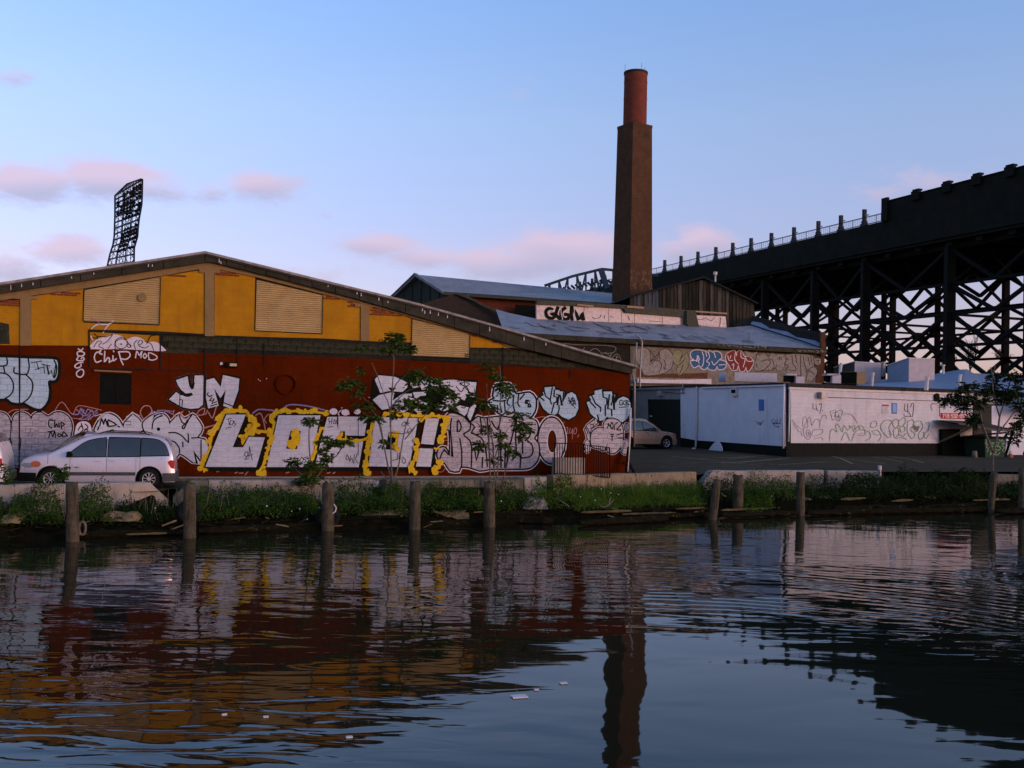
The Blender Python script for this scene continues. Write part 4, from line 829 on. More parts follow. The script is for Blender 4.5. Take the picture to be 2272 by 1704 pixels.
# small signs
def sign(P_, pts, m, name, label=None, o=.02, th=.02, frame=None):
    mb = MB(); P_.slab(mb, pts, o, o + th); s_ = mb.build(name, m, wb)
    if label: s_['label'] = label
    return s_
sign(SD, q('1588,488 1640,490 1640,602 1588,604', Z7), M_bluesign, 'notice_board', 'blue notice on the shaded side wall'); 
p = Paint(SD, .042)
for y in range(505, 595, 9): p.stroke(q('%d,%d %d,%d' % (1597 + (y % 3), y, 1631 - (y % 4) * 2, y + .6), Z7), .5, M_skysign, sm=0)
p.build('notice_print', wb)
s1 = sign(FR, q('985,473 1034,474 1034,573 985,572', Z8), M_bluesign, 'notice_board', 'pale blue notice on the white front wall'); s2 = sign(FR, q('897,484 959,486 959,574 897,573', Z8), M_whitewall, 'warning_notice', 'white warning notice with red heading')
p = Paint(FR, .043); p.fill(q('992,480 1028,481 1028,560 992,560', Z8), M_skysign)
for y in range(490, 556, 8): p.stroke(q('997,%d 1023,%d' % (y, y + 1), Z8), .5, M_trim, sm=0)
p.fill(q('899,487 957,489 957,503 899,501', Z8), M_redsign)
for y, a_, b_ in ((510, 918, 955), (522, 915, 940), (534, 905, 950), (545, 905, 952), (558, 905, 955)): p.stroke(q('%d,%d %d,%d' % (a_, y, b_, y + 1), Z8), .6, M_greyline, sm=0)
p.build('notice_print', wb)
# red telephone-number board
tel = sign(FR, [(2086.5, 916), (2146, 917), (2146, 929.8), (2086.5, 928.5)], M_redsign, 'phone_number_board', 'red board with a white telephone number', .02, .04)
DG = {'7': [(0, 0, 4, 0), (4, 0, 1.6, 7)], '1': [(1, 1.4, 2.4, 0), (2.4, 0, 2.4, 7)], '8': [(.5, 0, 3.6, 0), (3.6, 0, 3.6, 3.2), (3.6, 3.2, .5, 3.2), (.5, 3.2, .5, 0), (0.2, 3.2, .2, 7), (.2, 7, 3.9, 7), (3.9, 7, 3.9, 3.2)], '-': [(.8, 3.6, 3, 3.6)],
      '5': [(4, 0, .4, 0), (.4, 0, .4, 3), (.4, 3, 3.6, 3), (3.8, 3, 3.8, 7), (3.8, 7, 0, 7)], '3': [(0, 0, 3.8, 0), (3.8, 0, 3.8, 7), (3.8, 7, 0, 7), (1, 3.3, 3.8, 3.3)], '2': [(0, 0, 3.8, 0), (3.8, 0, 3.8, 3.2), (3.8, 3.2, .2, 3.6), (.2, 3.4, .2, 7), (.2, 7, 4, 7)], '9': [(.3, 0, 3.8, 0), (3.8, 0, 3.8, 7), (3.8, 7, .3, 7), (.3, 0, .3, 3.4), (.3, 3.4, 3.8, 3.4)]}
p = Paint(FR, .064, .0006); x = 2089.6
for ch in '718-532-952':
    for a_ in DG[ch]: p.stroke([(x + a_[0] * .86, 918.8 + a_[1] * 1.05 + (x - 2089) * .02), (x + a_[2] * .86, 918.8 + a_[3] * 1.05 + (x - 2089) * .02)], 1.5, M_trim, sm=0)
    x += 5.0 if ch != '-' else 3.6
p.build('phone_number', tel)
# tags and thin green outline letters on the white front
p = Paint(FR, .020, .0004)
for s_ in ('262,478 265,525 300,530', '290,485 295,530 312,548', '318,490 330,480 340,490 325,570', '345,540 350,545', '1108,480 1105,540 1140,552', '1130,480 1135,560', '1160,510 1170,480 1188,485 1180,580 1175,600', '1145,560 1160,590', '1100,575 1105,595 1150,595 1168,602', '1345,500 1360,478 1375,482', '1345,500 1350,520 1358,540'): p.stroke(q(s_, Z8), 1.3, M_black)
for s_ in ('70,630 110,680 160,715', '80,660 100,700 130,720', '165,690 170,620 190,600 205,640 180,690 210,700 215,620 235,605 250,680 270,640 300,620 325,650 320,700', '330,640 350,590 380,590 385,620', '170,700 180,770 220,810 250,760 270,720 350,720 330,760 260,780', '200,730 218,720 240,750 222,785 205,770 200,730', '220,740 222,770', '150,730 160,780', '270,805 330,790 355,815', '120,730 135,740', '210,750 232,752'): p.stroke(q(s_, Z8), .9, M_greyline)
for s_ in ('418,550 440,545 465,540 480,560 500,540 530,545 525,580 500,640 470,620 440,630 430,590 418,550', '440,570 470,560 460,600 490,610 500,570', '470,580 475,600 500,590 500,620', '535,575 600,575 640,610 670,660'): p.stroke(q(s_, Z8), .9, M_greyline)
for s_ in ('415,820 415,760 440,710 480,740 470,690 480,665 510,700 530,740 545,680 580,720 600,700 590,680 620,700 640,740', '520,820 560,740 600,820', '600,700 640,680 650,720 670,690 700,720 680,680 720,690 740,740', '620,820 640,760 680,720 760,730 790,760 780,800 740,820', '680,760 740,745 730,770 680,770', '790,690 800,650 840,640 845,680 815,700 790,690', '800,740 840,720 880,750 885,790 860,825', '810,745 850,770 870,760'): p.stroke(q(s_, Z8), 1.2, M_greenline)
for s_ in ('885,680 910,640 960,630 985,650 960,700 980,760 960,790 930,770 890,720 885,680', '990,650 1020,620 1050,640 1040,690 1010,700 990,650', '1050,640 1100,605 1110,650 1080,690 1050,680', '1000,720 1040,700 1050,760 1010,790 1000,720', '1060,690 1100,690 1105,730 1070,740 1060,700', '1130,650 1170,625 1190,660 1160,720 1200,760 1170,800 1130,740 1130,650', '1200,650 1250,640 1270,700 1230,760 1250,810 1290,760 1270,740', '1300,660 1330,650 1320,720 1280,760 1300,800 1325,760', '1020,800 1080,790 1120,810', '955,735 975,745 965,765', '1180,700 1210,740 1240,690', '1190,670 1230,730', '1050,760 1090,780 1110,750'): p.stroke(q(s_, Z8), 1.3, M_greenline)
for a_, b_, r_ in ((1185, 690, 3), (1205, 700, 5), (1225, 695, 4), (1215, 715, 4)): p.dot(1740 + a_ / 4.147, 780 + b_ / 4.147, r_ * .7, M_greyline, 7)
p.build('spray_tags', wb)
p = Paint(SD, .020, .0004)
for s_ in ('1550,710 1580,735', '1570,745 1590,720 1595,750 1610,725 1605,755', '1615,735 1635,705', '1740,690 1720,710 1730,740 1750,720 1740,760', '1760,700 1770,740 1780,700', '1810,685 1800,740', '1750,770 1790,765 1785,780', '1770,688 1775,692', '1730,740 1810,735'): p.stroke(q(s_, Z7), 1.1, mat('navy_marker', (.03, .035, .10), (.04, .04, .09), .6, 9))
p.build('spray_tags', wb)
# rooftop clutter (each lifts away)
def rbox(pts_front, side, d, m1, m2, h_m, name, label, cat, top=None):
    """box from its lit face (4 frame points at distance d) and how far it runs back (metres along -x/+y)"""
    A = [W(x, y, d) for x, y in pts_front]; zb_ = min(A[2].z, A[3].z); zt = (A[0].z + A[1].z) / 2
    P0 = Vector((A[3].x, A[3].y, zb_)); P1 = Vector((A[2].x, A[2].y, zb_)); bk = Vector((side[0], side[1], 0))
    base = [P0, P1, P1 + bk, P0 + bk]; up = Vector((0, 0, zt - zb_)); t = thing(name, label, cat, (P0 + P1) / 2)
    mb = MB(); mb.prism(base, [b + up for b in base]); mb.build('body', m1, t)
    if m2:
        mb = MB(); g = .04; mb.prism([b + up + (b - (P0 + P1 + bk) / 2).normalized() * .05 for b in base], [b + up + Vector((0, 0, .06)) + (b - (P0 + P1 + bk) / 2).normalized() * .05 for b in base]); mb.build('lid', m2, t)
    return t, base, up
M_ac = mat('pale_sheet_metal', (.50, .44, .45), (.42, .36, .37), .5, 5, metal=.2, streak=(6, .62, (.3, .22, .19), .5))
M_beige = mat('beige_box', (.30, .20, .10), (.25, .165, .085), .8, 4)
M_bluegrey = mat('blue_grey_sheet', (.24, .28, .36), (.20, .235, .30), .6, 4)
rbox([(1630, 827), (1724, 827), (1724, 846), (1630, 846)], (.3, 1.2), 57, M_ac, None, 0, 'roof_duct', 'long low pale duct lying on the roof edge below the red letters', 'roof duct')
rbox([(1594, 826), (1594.1 + 16, 826), (1610, 846), (1594, 846)], (.2, .8), 59, M_bluegrey, None, 0, 'duct_box', 'small blue-grey box at the left end of the long roof duct', 'duct box')
for x0, lab in ((1742, 'air conditioner with dark side and white hood, standing on the roof corner'), (1832, 'air conditioner behind the roof edge, left of the beige box')):
    t, base, up = rbox([(x0 + (24 if x0 == 1742 else 15), 835 if x0 == 1742 else 831), (x0 + (43 if x0 == 1742 else 34), 836 if x0 == 1742 else 832), (x0 + (43 if x0 == 1742 else 34), 850), (x0 + (24 if x0 == 1742 else 15), 850)], (-.1, .8), 54.5, M_ac, None, 0, 'air_conditioner', lab, 'air conditioner')
    d = 54.5; a_ = W(x0, 833, d + .5); b_ = W(x0 + 24, 832, d)
    mb = MB(); mb.obox(((a_ + b_) / 2) + Vector((0, .3, -.18)), ((b_ - a_).x / 2, 0, 0), (0, .3, 0), (0, 0, .18)); mb.build('fan_grille', M_black, t)
    mb = MB(); mb.obox(((a_ + b_) / 2) + Vector((0, .2, .03)), ((b_ - a_).x / 2 + .06, 0, 0), (0, .45, 0), (0, 0, .05)); mb.build('hood', M_ac, t)
t, base, up = rbox([(1901, 825), (1920.5, 825), (1920.5, 851), (1901, 852)], (-.72, .5), 54.5, M_beige, None, 0, 'vent_cabinet', 'square beige cabinet with a dark louvred side on the white building roof', 'vent cabinet')
mb = MB(); a_ = base[0]; b_ = base[3]; mb.prism([a_ + Vector((-.01, -.01, .02)), b_ + Vector((-.01, -.01, .02)), b_ + Vector((-.03, -.02, .02)), a_ + Vector((-.03, -.02, .02))], [v + up * .97 for v in (a_ + Vector((-.01, -.01, .0)), b_ + Vector((-.01, -.01, 0)), b_ + Vector((-.03, -.02, 0)), a_ + Vector((-.03, -.02, 0)))]); mb.build('louvre', M_black, t)
for (px, py, h_, lab) in ((1934, 846, .5, 'short white roof vent pipe right of the beige cabinet'), (2055, 850, .35, 'small tilted white vent cap on the blue roof'), (2128, 846, .4, 'little pale vent on the blue roof near the leaves'), (1863, 829, .6, 'thin pipe in front of the left penthouse')):
    P3 = W(px, py, 56); mb = MB(); mb.tube([P3 + Vector((0, 0, -.4)), P3 + Vector((.03, 0, h_ * .4)), P3 + Vector((.08, 0, h_))], .09 if h_ != .35 else .13, 8); tag(mb.build('roof_vent', M_trim), lab, 'vent pipe')
# blue membrane roof building behind
M_bluerf = mat('blue_roof_membrane', (.22, .26, .34), (.18, .215, .29), .55, .8, bump=.3, mott=(2, .64, (.12, .15, .24)), stretch=(1, 2, 1))
M_roofgrey = mat('blue_grey_roof', (.225, .222, .235), (.155, .155, .17), .5, .8, bump=.3, streak=(1.5, .54, (.12, .125, .145), .6), mott=(3, .60, (.13, .13, .145)))
rb = thing('blue_roof_building', 'low building with a pale blue membrane roof beyond the white building', 'building', W(2050, 930, 72))
prof = [(1900, 858, 66), (1935, 852, 66), (2000, 846, 66), (2070, 846, 66), (2400, 872, 66)]
top_ = [(1900, 850, 80), (1950, 843, 80), (2000, 838, 80), (2040, 834, 80), (2080, 830, 80), (2110, 828, 80), (2130, 820, 80), (2145, 819, 80), (2160, 828, 80), (2200, 830, 80), (2250, 834, 80), (2400, 838, 80)]
mb = MB(); f_ = [W(x, 878, 64) for x, y, d in top_]; b_ = [W(x, y, 80) for x, y, d in top_]
kx = len(f_); base_ = [Vector((v.x, v.y, 1.2)) for v in f_]
m1 = [f.lerp(b, .5) + Vector((0, 0, .25)) for f, b in zip(f_, b_)]; far_ = [Vector((v.x, v.y + 14, v.z - .6)) for v in b_]
mb.add(f_ + m1 + b_ + far_, [(j * kx + i, j * kx + i + 1, (j + 1) * kx + i + 1, (j + 1) * kx + i) for j in range(3) for i in range(kx - 1)]); mb.build('roof', M_bluerf, rb, smooth_=True)
mb = MB(); mb.add(base_ + [v - Vector((0, 0, .05)) for v in f_], [(i, i + 1, kx + i + 1, kx + i) for i in range(kx - 1)]); mb.build('wall', M_concwall, rb)
def penthouse(ridge, left, right, zt_l, d, m1, m2, label, yb):
    # two visible faces meeting at a vertical edge
    a_ = W(left[0], left[1], d + 2.2); c_ = W(ridge[0], ridge[1], d); e_ = W(right[0], right[1], d + .7)
    zb_ = W(ridge[0], yb, d).z; f4 = a_ + (e_ - c_)
    t = thing('penthouse', label, 'roof penthouse', (c_.x, c_.y, zb_))
    top = [a_, c_, e_, Vector((f4.x, f4.y, a_.z))]
    mb = MB(); mb.prism([Vector((v.x, v.y, zb_ - .6)) for v in top], top); mb.v = mb.v; mb.build('body', m1, t)
    n_ = Vector(((e_ - c_).y, -(e_ - c_).x, 0)).normalized()
    if n_.y > 0: n_ = -n_
    mb = MB(); z_ = [Vector((c_.x, c_.y, zb_ - .5)), Vector((e_.x, e_.y, zb_ - .5)), e_, c_]; mb.prism([v + n_ * .002 for v in z_], [v + n_ * .05 for v in z_]); mb.build('front_panel', m2, t)
    for (P_, Q_) in ((a_, c_), (c_, e_)):
        mb = MB(); mb.bar(P_ + Vector((0, -.03, .02)), Q_ + Vector((0, -.03, .02)), .10, .06); mb.build('coping', M_trim, t)
    return t
M_pinkstucco = mat('pale_stucco', (.42, .36, .355), (.36, .30, .30), .9, 2, streak=(3, .6, (.26, .2, .19), .4)); M_darkgrey = mat('dark_grey_face', (.075, .085, .075), (.05, .056, .05), .9, 3)
penthouse((1896, 803), (1850, 816), (1954, 807), 0, 74, M_darkgrey, M_pinkstucco, 'roof penthouse with a dark grey side, left of the larger pale one', 834)  # body in a darker grey than its pale front panel
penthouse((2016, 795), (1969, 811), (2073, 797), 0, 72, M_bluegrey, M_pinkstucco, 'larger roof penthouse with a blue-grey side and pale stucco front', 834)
for (px, y0, y1, d, lab) in ((1958, 806, 835, 75, 'grey flue standing against the right side of the dark-sided penthouse'), (2093, 812, 830, 78, 'thin white flue under the viaduct'),): 
    mb = MB(); mb.tube([W(px, y1, d), W(px, y0, d)], .22 if px < 2000 else .09, 10); mb.tube([W(px, y0, d), W(px, y0 - 3, d)], .30 if px < 2000 else .14, 10); tag(mb.build('flue', M_metal if px < 2000 else M_trim), lab, 'flue')
# ---------------------------------------------------------------- graffiti building behind (long low shed with blue roof)
M_gwall = mat('old_graffiti_wall', (.22, .175, .13), (.14, .11, .08), .9, 4, bump=.4, mott=(5, .58, (.16, .10, .06)), streak=(5, .6, (.13, .09, .06), .6))
M_rust = mat('rusty_wall', (.12, .045, .02), (.07, .03, .015), .9, 4, mott=(6, .6, (.05, .04, .015)))
gd = lambda x: 69.0 * (6450 - 1415) / (6450 - x)
GW = pl((1120, gd(1120)), (1826, gd(1826)))
gb = thing('graffiti_shed', 'long low shed with a pale blue tagged roof and old graffiti on its wall', 'building', GW.P(1500, 960))
mb = MB(); GW.slab(mb, [(1120, 745), (1350, 758), (1826, 782), (1826, 960), (1120, 960)], -.4, 0); mb.build('wall', M_mortar, gb)
mb = MB(); GW.slab(mb, [(1398, 768), (1600, 778), (1822, 790), (1822, 860), (1398, 856)], 0, .05); mb.build('painted_wall', M_gwall, gb)
p = Paint(GW, .052); p.fill(q('100,260 180,310 300,340 500,330 700,330 860,320 860,385 600,380 100,370', ZD), M_rust, sm=1); p.build('rust_stain', gb); p = Paint(GW, .052); p.fill(q('1990,120 2110,130 2105,430 2010,430 2000,300', ZD), M_rust); p.build('rust_stain', gb)
M_gold = mat('faded_gold_spray', (.16, .15, .06), (.26, .22, .15), .7, 5); M_gsil = mat('faded_silver_spray', (.28, .24, .20), (.18, .15, .125), .7, 6, mott=(8, .55, (.12, .085, .06)))
M_gblue = mat('blue_spray', (.026, .090, .19), (.020, .068, .14), .6, 6); M_gred = mat('red_spray', (.19, .020, .013), (.13, .014, .010), .6, 6); M_brownline = mat('brown_line', (.030, .018, .012), (.05, .03, .02), .8, 9)
def gl(outer, fill, lines=(), line_m=M_brownline, out=M_brownline, ow=1.5, halo=None, hw=2, sm=3, base=.056, lw=1.7, extra=None):
    return letter(GW, gb, q(outer, ZD), fill=fill, ow=ow, lines=[q(s, ZD) for s in lines], lw=lw, sm=sm, halo=halo, hw=hw, base=base, line_m=line_m, out_m=out, extra=extra)
gl('110,80 160,60 220,70 250,140 245,210 280,190 330,170 345,100 400,70 460,90 490,160 480,250 430,310 340,340 260,350 180,340 150,260 105,200 100,130', M_gsil, ('250,200 340,120', '240,240 300,190 350,200 370,250 340,320', '390,180 410,220 400,285 390,260', '250,90 300,160', '120,230 180,340', '345,100 350,180'))
gl('490,120 520,85 570,90 590,130 570,180 600,150 640,110 660,180 650,250 620,300 560,350 530,300 545,250 500,210', M_gold, ('590,130 560,210', '540,250 600,200 620,160', '600,240 560,340'), ow=1)
gl('685,110 720,85 780,85 830,95 870,110 880,90 920,110 940,95 990,110 1010,160 980,185 1040,200 1060,240 1030,280 980,285 960,250 940,290 880,285 860,260 830,285 790,270 770,240 720,265 690,230 685,195 720,185 688,160', M_gblue,
   ('800,95 820,160 810,240 785,265', '870,105 880,160 850,200 880,220 870,250', '905,200 930,240 980,190', '760,140 740,200 775,180 750,140 770,225', '930,110 945,160', '985,240 1050,235', '690,195 740,190', '840,100 850,150'), line_m=M_white, out=M_white, ow=1.6, halo=M_gsil, hw=1.5)
gl('1060,130 1110,95 1150,90 1170,150 1180,100 1220,90 1250,150 1300,150 1350,200 1330,260 1290,310 1270,260 1250,300 1210,305 1190,240 1170,290 1120,290 1090,240 1060,190', M_gred, ('1160,95 1150,180 1190,230', '1215,95 1220,160 1260,180 1240,260', '1260,150 1290,200 1350,195', '1100,170 1110,140', '1120,240 1140,230 1135,280', '1075,140 1090,190 1130,190'), line_m=M_white, out=M_white, ow=1.4)
gl('1250,90 1340,110 1390,100 1360,150 1300,150', M_gsil, ow=.8)
gl('1380,180 1400,120 1470,115 1510,160 1540,115 1590,130 1600,200 1580,270 1540,290 1440,300 1370,300 1360,240', M_gsil, ('1430,200 1490,185 1530,200 1510,250 1460,290 1400,310', '1520,170 1560,200 1570,280', '1375,230 1390,235 1378,255 1392,262', '1550,270 1560,300', '1400,130 1440,120'))
gl('1590,130 1680,140 1670,280 1600,290 1600,200', M_gsil, ('1625,150 1625,185', '1640,160 1650,185', '1625,165 1645,160'), ow=.6)
gl('1690,130 1990,140 1990,240 2030,270 2020,350 1990,410 1900,400 1850,350 1720,330 1700,260', M_gsil, ('1760,140 1770,220 1800,270 1790,300 1720,290', '1800,130 1810,220', '1850,140 1855,350', '1880,150 1890,220 1920,320 1910,400', '1930,150 1950,240', '1960,140 1975,230', '1690,150 1700,190 1680,230 1720,250 1690,300', '1700,170 1720,180', '1920,300 1980,260 2020,270 2030,330 1980,410', '1960,300 1990,340', '1920,320 1950,300', '1990,130 2000,260'), ow=.9)
gl('1995,190 2030,165 2065,180 2068,220 2040,240 2005,225', M_gsil, ('2020,190 2045,190 2035,215',), ow=1)
# eave board, dark recess on the left with thin white outline letters
strip3(GW, (1110, 737), (1826, 776), .34, .35, M_fascia, 'eave_board', .05, gb)
p = Paint(GW, .41)
for s_ in ('940,20 950,35', '1040,25 1060,40 1080,28', '1100,35 1160,45', '1180,30 1185,60', '1220,45 1300,55', '1320,60 1360,30 1370,60', '1400,45 1460,50', '1440,35 1450,68', '1000,20 1010,40', '1790,80 1810,100 1830,82', '1850,85 1880,100', '1900,90 1960,95', '1990,85 2010,100 1990,112', '2030,90 2090,100', '2050,85 2055,108'): p.stroke(q(s_, ZD), 1.2, M_gsil)
p.build('eave_tags', gb)
p = Paint(GW, .02)
for s_ in ('770,910 850,900 1000,912 1440,930 1435,1010 1310,1010', '1150,1000 1180,970 1230,960 1280,1000 1310,1040', '1060,980 1090,945', '1050,1010 1100,1000', '1400,1060 1420,1020', '1420,1080 1470,1030 1510,1040 1535,1100', '1470,1055 1500,1055', '1475,1070 1500,1070', '1480,1050 1478,1090', '960,1030 990,1015', '1310,1010 1350,1020 1410,1060'): p.stroke(q(s_, ZB), 1.1, M_gsil)
p.build('outline_letters', gb)
# roof of the shed as a tilted plane with black tags
class Plane3:
    def __init__(s, A, B, C): s.o = A; s.x = (B - A).normalized(); n = (B - A).cross(C - A).normalized(); s.n = n if n.z > 0 else -n; s.y = s.n.cross(s.x)
    def hit(s, px, py):
        v = CM @ Vector((px - CX, CY - py, -FPX)); o = Vector((0, 0, CZ)); k = (s.o - o).dot(s.n) / v.dot(s.n); p = o + v * k - s.o; return (p.dot(s.x), p.dot(s.y))
    def at(s, uv, off=0.0): return s.o + s.x * uv[0] + s.y * uv[1] + s.n * off
    def P(s, px, py, off=0.0): return s.at(s.hit(px, py), off)
E0 = GW.P(1112, 736, .42); E1 = GW.P(1826, 775.5, .42)
R0 = W(1190, 708, 70.3)
RP = Plane3(E0, E1, R0)
tp = [RP.P(1100, 686), RP.P(1128, 694), RP.P(1190, 707), RP.P(1500, 719), RP.P(1612, 727), RP.P(1671, 722)]
mb = MB(); low = [E0, GW.P(1190, 741, .42), GW.P(1300, 747.5, .42), GW.P(1500, 758.5, .42), GW.P(1700, 769, .42), E1]
mb.add(low + tp, [(i, i + 1, 7 + i, 6 + i) for i in range(5)]); 
pk = RP.P(1671, 722); mb.add([E1, pk, Vector((pk.x + 6, pk.y + 6, pk.z - 2)), Vector((E1.x + 1.2, E1.y + 6, E1.z - .3))], [(0, 1, 2, 3)])
mb.build('roof', M_roofgrey, gb)
hp = [pk + Vector((-.3, 0, .0)), E1 + Vector((.05, .3, .05)), E1 + Vector((.05, .3, .55)), pk + Vector((-.1, .5, 1.2))]
mb = MB(); A_, B_ = pk + Vector((0, .2, 0)), E1 + Vector((0, .3, 0)); C1, C2 = W(1671, 701, pk.y + .3), W(1825, 739, E1.y + .4); D1 = W(1628, 722, pk.y + .3)
mb.prism([D1, A_ - Vector((0, 0, .1)), B_ - Vector((0, 0, .2)), C2, C1], [v + Vector((.25, .35, 0)) for v in (D1, A_ - Vector((0, 0, .1)), B_ - Vector((0, 0, .2)), C2, C1)]); mb.build('parapet', M_tar, gb)
n_ = 9; mb = MB(); pa = []; pb = []                       # membrane flashing turned up against the parapet
for i in range(n_):
    t = i / (n_ - 1); a_ = A_.lerp(B_, t); pa.append(a_ + Vector((-.25 - .05 * math.sin(i), -.3, .12))); pb.append(a_ + Vector((0, -.02, .35 + .12 * math.sin(i * 2.1))))
mb.add(pa + pb, [(i, i + 1, n_ + i + 1, n_ + i) for i in range(n_ - 1)]); mb.build('flashing', M_bluerf, gb)
mb = MB(); mb.bar(W(1825, 737, E1.y + .1), W(1825, 790, E1.y + .1), .35); mb.build('corner_post', M_rust, gb)
M_faint = mat('faded_roof_tag', (.05, .05, .06), (.12, .12, .14), .8, 6, contrast=(.45, .6))
p = Paint(RP, .015, .001)
for s_ in ('345,640 400,650 470,685 560,690 700,740', '510,650 560,680 640,700 735,730', '160,700 290,715', '690,680 740,685', '715,650 718,690', '860,700 960,740 1100,740', '1280,780 1320,790 1350,760', '1190,640 1290,690 1400,740 1500,780', '1200,650 1300,680 1420,710 1380,730', '1540,720 1620,760', '1600,690 1640,680 1650,700 1630,690', '1700,680 1870,740', '1640,740 1660,770 1690,760', '1850,690 1900,720', '2000,780 2100,800 2050,830 2120,830', '730,625 880,660', '1230,750 1560,800', '900,690 1150,720', '1600,760 1870,770', '2160,690 2212,700'): p.stroke(q(s_, ZB), 1.0, M_faint)
for s_ in ('120,740 220,725 300,740', '0,750 80,790 200,780', '520,800 580,850 660,845', '540,810 600,830', '690,800 780,860 800,820 900,850', '720,830 850,860', '860,820 960,870', '940,825 1080,870', '950,880 1090,885', '1060,830 1160,850', '1310,870 1430,895', '1340,860 1420,880', '1380,790 1382,860', '480,720 540,715', '480,720 500,730 560,720', '220,830 330,860', '300,750 400,760'): p.stroke(q(s_, ZC), 1.0, M_faint)
p.build('roof_tags', gb)
# monitor wall standing on the roof with silver panels
M_sheet = mat('silver_foil_panel', (.40, .335, .34), (.31, .25, .25), .5, 4, metal=.2, mott=(7, .6, (.22, .17, .15)), streak=(6, .6, (.2, .14, .12), .6))
def hit_y(x0, y0, z0_):  return RP.P(x0, y0)
MW = Plane((RP.P(1190, 708).x, RP.P(1190, 708).y), (RP.P(1500, 720.5).x, RP.P(1500, 720.5).y))
mon = []
X_ = [1190, 1222, 1296, 1350, 1379, 1408, 1470, 1516]
TT = [(1190, 674), (1296, 679), (1408, 684), (1470, 690), (1530, 693), (1612, 697)]
BB2 = [(1190, 709), (1300, 713), (1400, 716), (1516, 722), (1612, 729)]
for x0, x1 in zip(X_, X_[1:]):
    mb = MB(); MW.slab(mb, [(x0 + .5, lerpline(TT, x0)), (x1 - .5, lerpline(TT, x1)), (x1 - .5, lerpline(BB2, x1) + 1), (x0 + .5, lerpline(BB2, x0) + 1)], -.12 - random.uniform(0, .02), .0); mon.append(mb.build('silver_panel', M_sheet, gb))
mb = MB(); MW.slab(mb, [(1534, 699), (1610, 702), (1612, 728), (1545, 722)], -.12, .0); mb.build('silver_panel', M_sheet, gb)
M_moss = mat('mossy_timber', (.07, .066, .045), (.045, .04, .028), .95, 6, bump=.5, mott=(14, .6, (.2, .17, .15)))
mb = MB(); MW.slab(mb, [(1188, 667), (1300, 672), (1440, 681), (1540, 690), (1540, 704), (1516, 704), (1385, 694), (1380, 685), (1300, 680), (1188, 676)], .02, .22); mb.build('gutter_board', M_moss, gb)
mb = MB(); MW.slab(mb, [(1516, 690), (1535, 690), (1545, 734), (1530, 734), (1516, 720)], .22, .45); mb.build('chute', M_moss, gb)
for a_, b_, w_ in ((MW.P(1276, 677, .24), MW.P(1312, 680, .24), .12), (MW.P(1386, 681, .26), MW.P(1423, 684, .26), .15), (MW.P(1538, 691, .1), MW.P(1610, 696, .1), .12)): mb = MB(); mb.bar(a_, b_, w_); mb.build('cap_strip', M_beige, gb)
p = Paint(MW, .01)
for s_ in ('690,480 650,468 615,500 625,560 670,588 715,575 715,535 680,540', '760,455 745,500 735,540 760,570 790,600', '850,460 805,500 800,560 840,600 890,590 890,545 850,540', '930,450 925,520 935,605', '940,470 985,530 1010,600', '1040,590 1060,540 1075,600'): p.stroke(q(s_, ZB), 7.5, M_black, sm=3)
for s_ in ('720,500 660,490 650,530 680,560', '800,440 800,520 820,600', '880,520 850,500', '960,460 970,600', '560,470 545,520 600,590'): p.stroke(q(s_, ZB), 1.4, M_white, sm=3)
for s_ in ('1180,570 1220,590 1270,580 1290,545', '1330,590 1340,545', '1400,560 1440,580', '1620,560 1640,610', '1880,620 2030,630'): p.stroke(q(s_, ZB), 1, M_black)
for s_ in ('830,640 900,660 960,640', '860,700 930,730 960,720', '960,650 1010,670 1040,640', '1100,640 1090,720 1060,740'): p.stroke(q(s_, ZC), 1, M_brownline)
for a_ in range(506, 1560, 18): p.dot(1100 + a_ / 5.53, 600 + (388 + (a_ - 506) * .045) / 5.53 + random.uniform(-.8, .8), random.uniform(.6, 1.2), M_trim, 6)
p.off = .235
p.build('monitor_tags', gb)
# whitish box stuff at the foot of the old wall and the conduit riser
mb = MB(); GW.slab(mb, [(1405, 841), (1480, 843), (1568, 841), (1568, 852), (1405, 850)], .06, .6); mb.build('flashing', M_trim, gb)
mb = MB(); mb.tube([GW.P(1402, 744, .5), GW.P(1410, 750, .6), GW.P(1415, 760, .6), GW.P(1412, 800, .6), GW.P(1410, 842, .6), GW.P(1408, 870, .8)], .06, 7); mb.build('conduit', M_metal, gb)
# ---------------------------------------------------------------- big shed with gable end and metal roof, left of the chimney
bs = thing('gabled_shed', 'tall dark shed with a blue-grey metal roof behind the warehouse', 'building', W(1100, 960, 90))
M_darkclad = mat('dark_cladding', (.022, .026, .020), (.014, .017, .013), .8, 3, streak=(3, .5, (.035, .04, .03), .6)); M_redbrickwall = mat('red_brick_wall', (.16, .035, .015), (.125, .028, .012), .9, 2, bump=.4, brick=(.22, .075, .01, (.09, .03, .02), .85)); M_darkbrick = mat('sooty_brick', (.050, .034, .024), (.032, .023, .017), .95, 3, bump=.5, brick=(.22, .075, .012, (.045, .035, .027), .8))
g0 = W(983, 648, 88); pk0 = W(920.3, 608.8, 92); lf0 = W(866, 661, 97)
rr1 = W(1364, 651, 96); er1 = W(1364, 673, 88.5)
d_r = (rr1 - pk0)
mb = MB(); mb.prism([g0, er1, rr1, pk0], [v - Vector((0, 0, .18)) for v in (g0, er1, rr1, pk0)]); mb.build('roof', M_roofgrey, bs)
lf1 = lf0 + d_r; mb = MB(); mb.prism([pk0, rr1, lf1, lf0], [v - Vector((0, 0, .18)) for v in (pk0, rr1, lf1, lf0)]); mb.build('roof', M_roofgrey, bs)
nC = 12; ga = Vector((lf0.x, lf0.y, 0)); gc = Vector((g0.x, g0.y, 0))
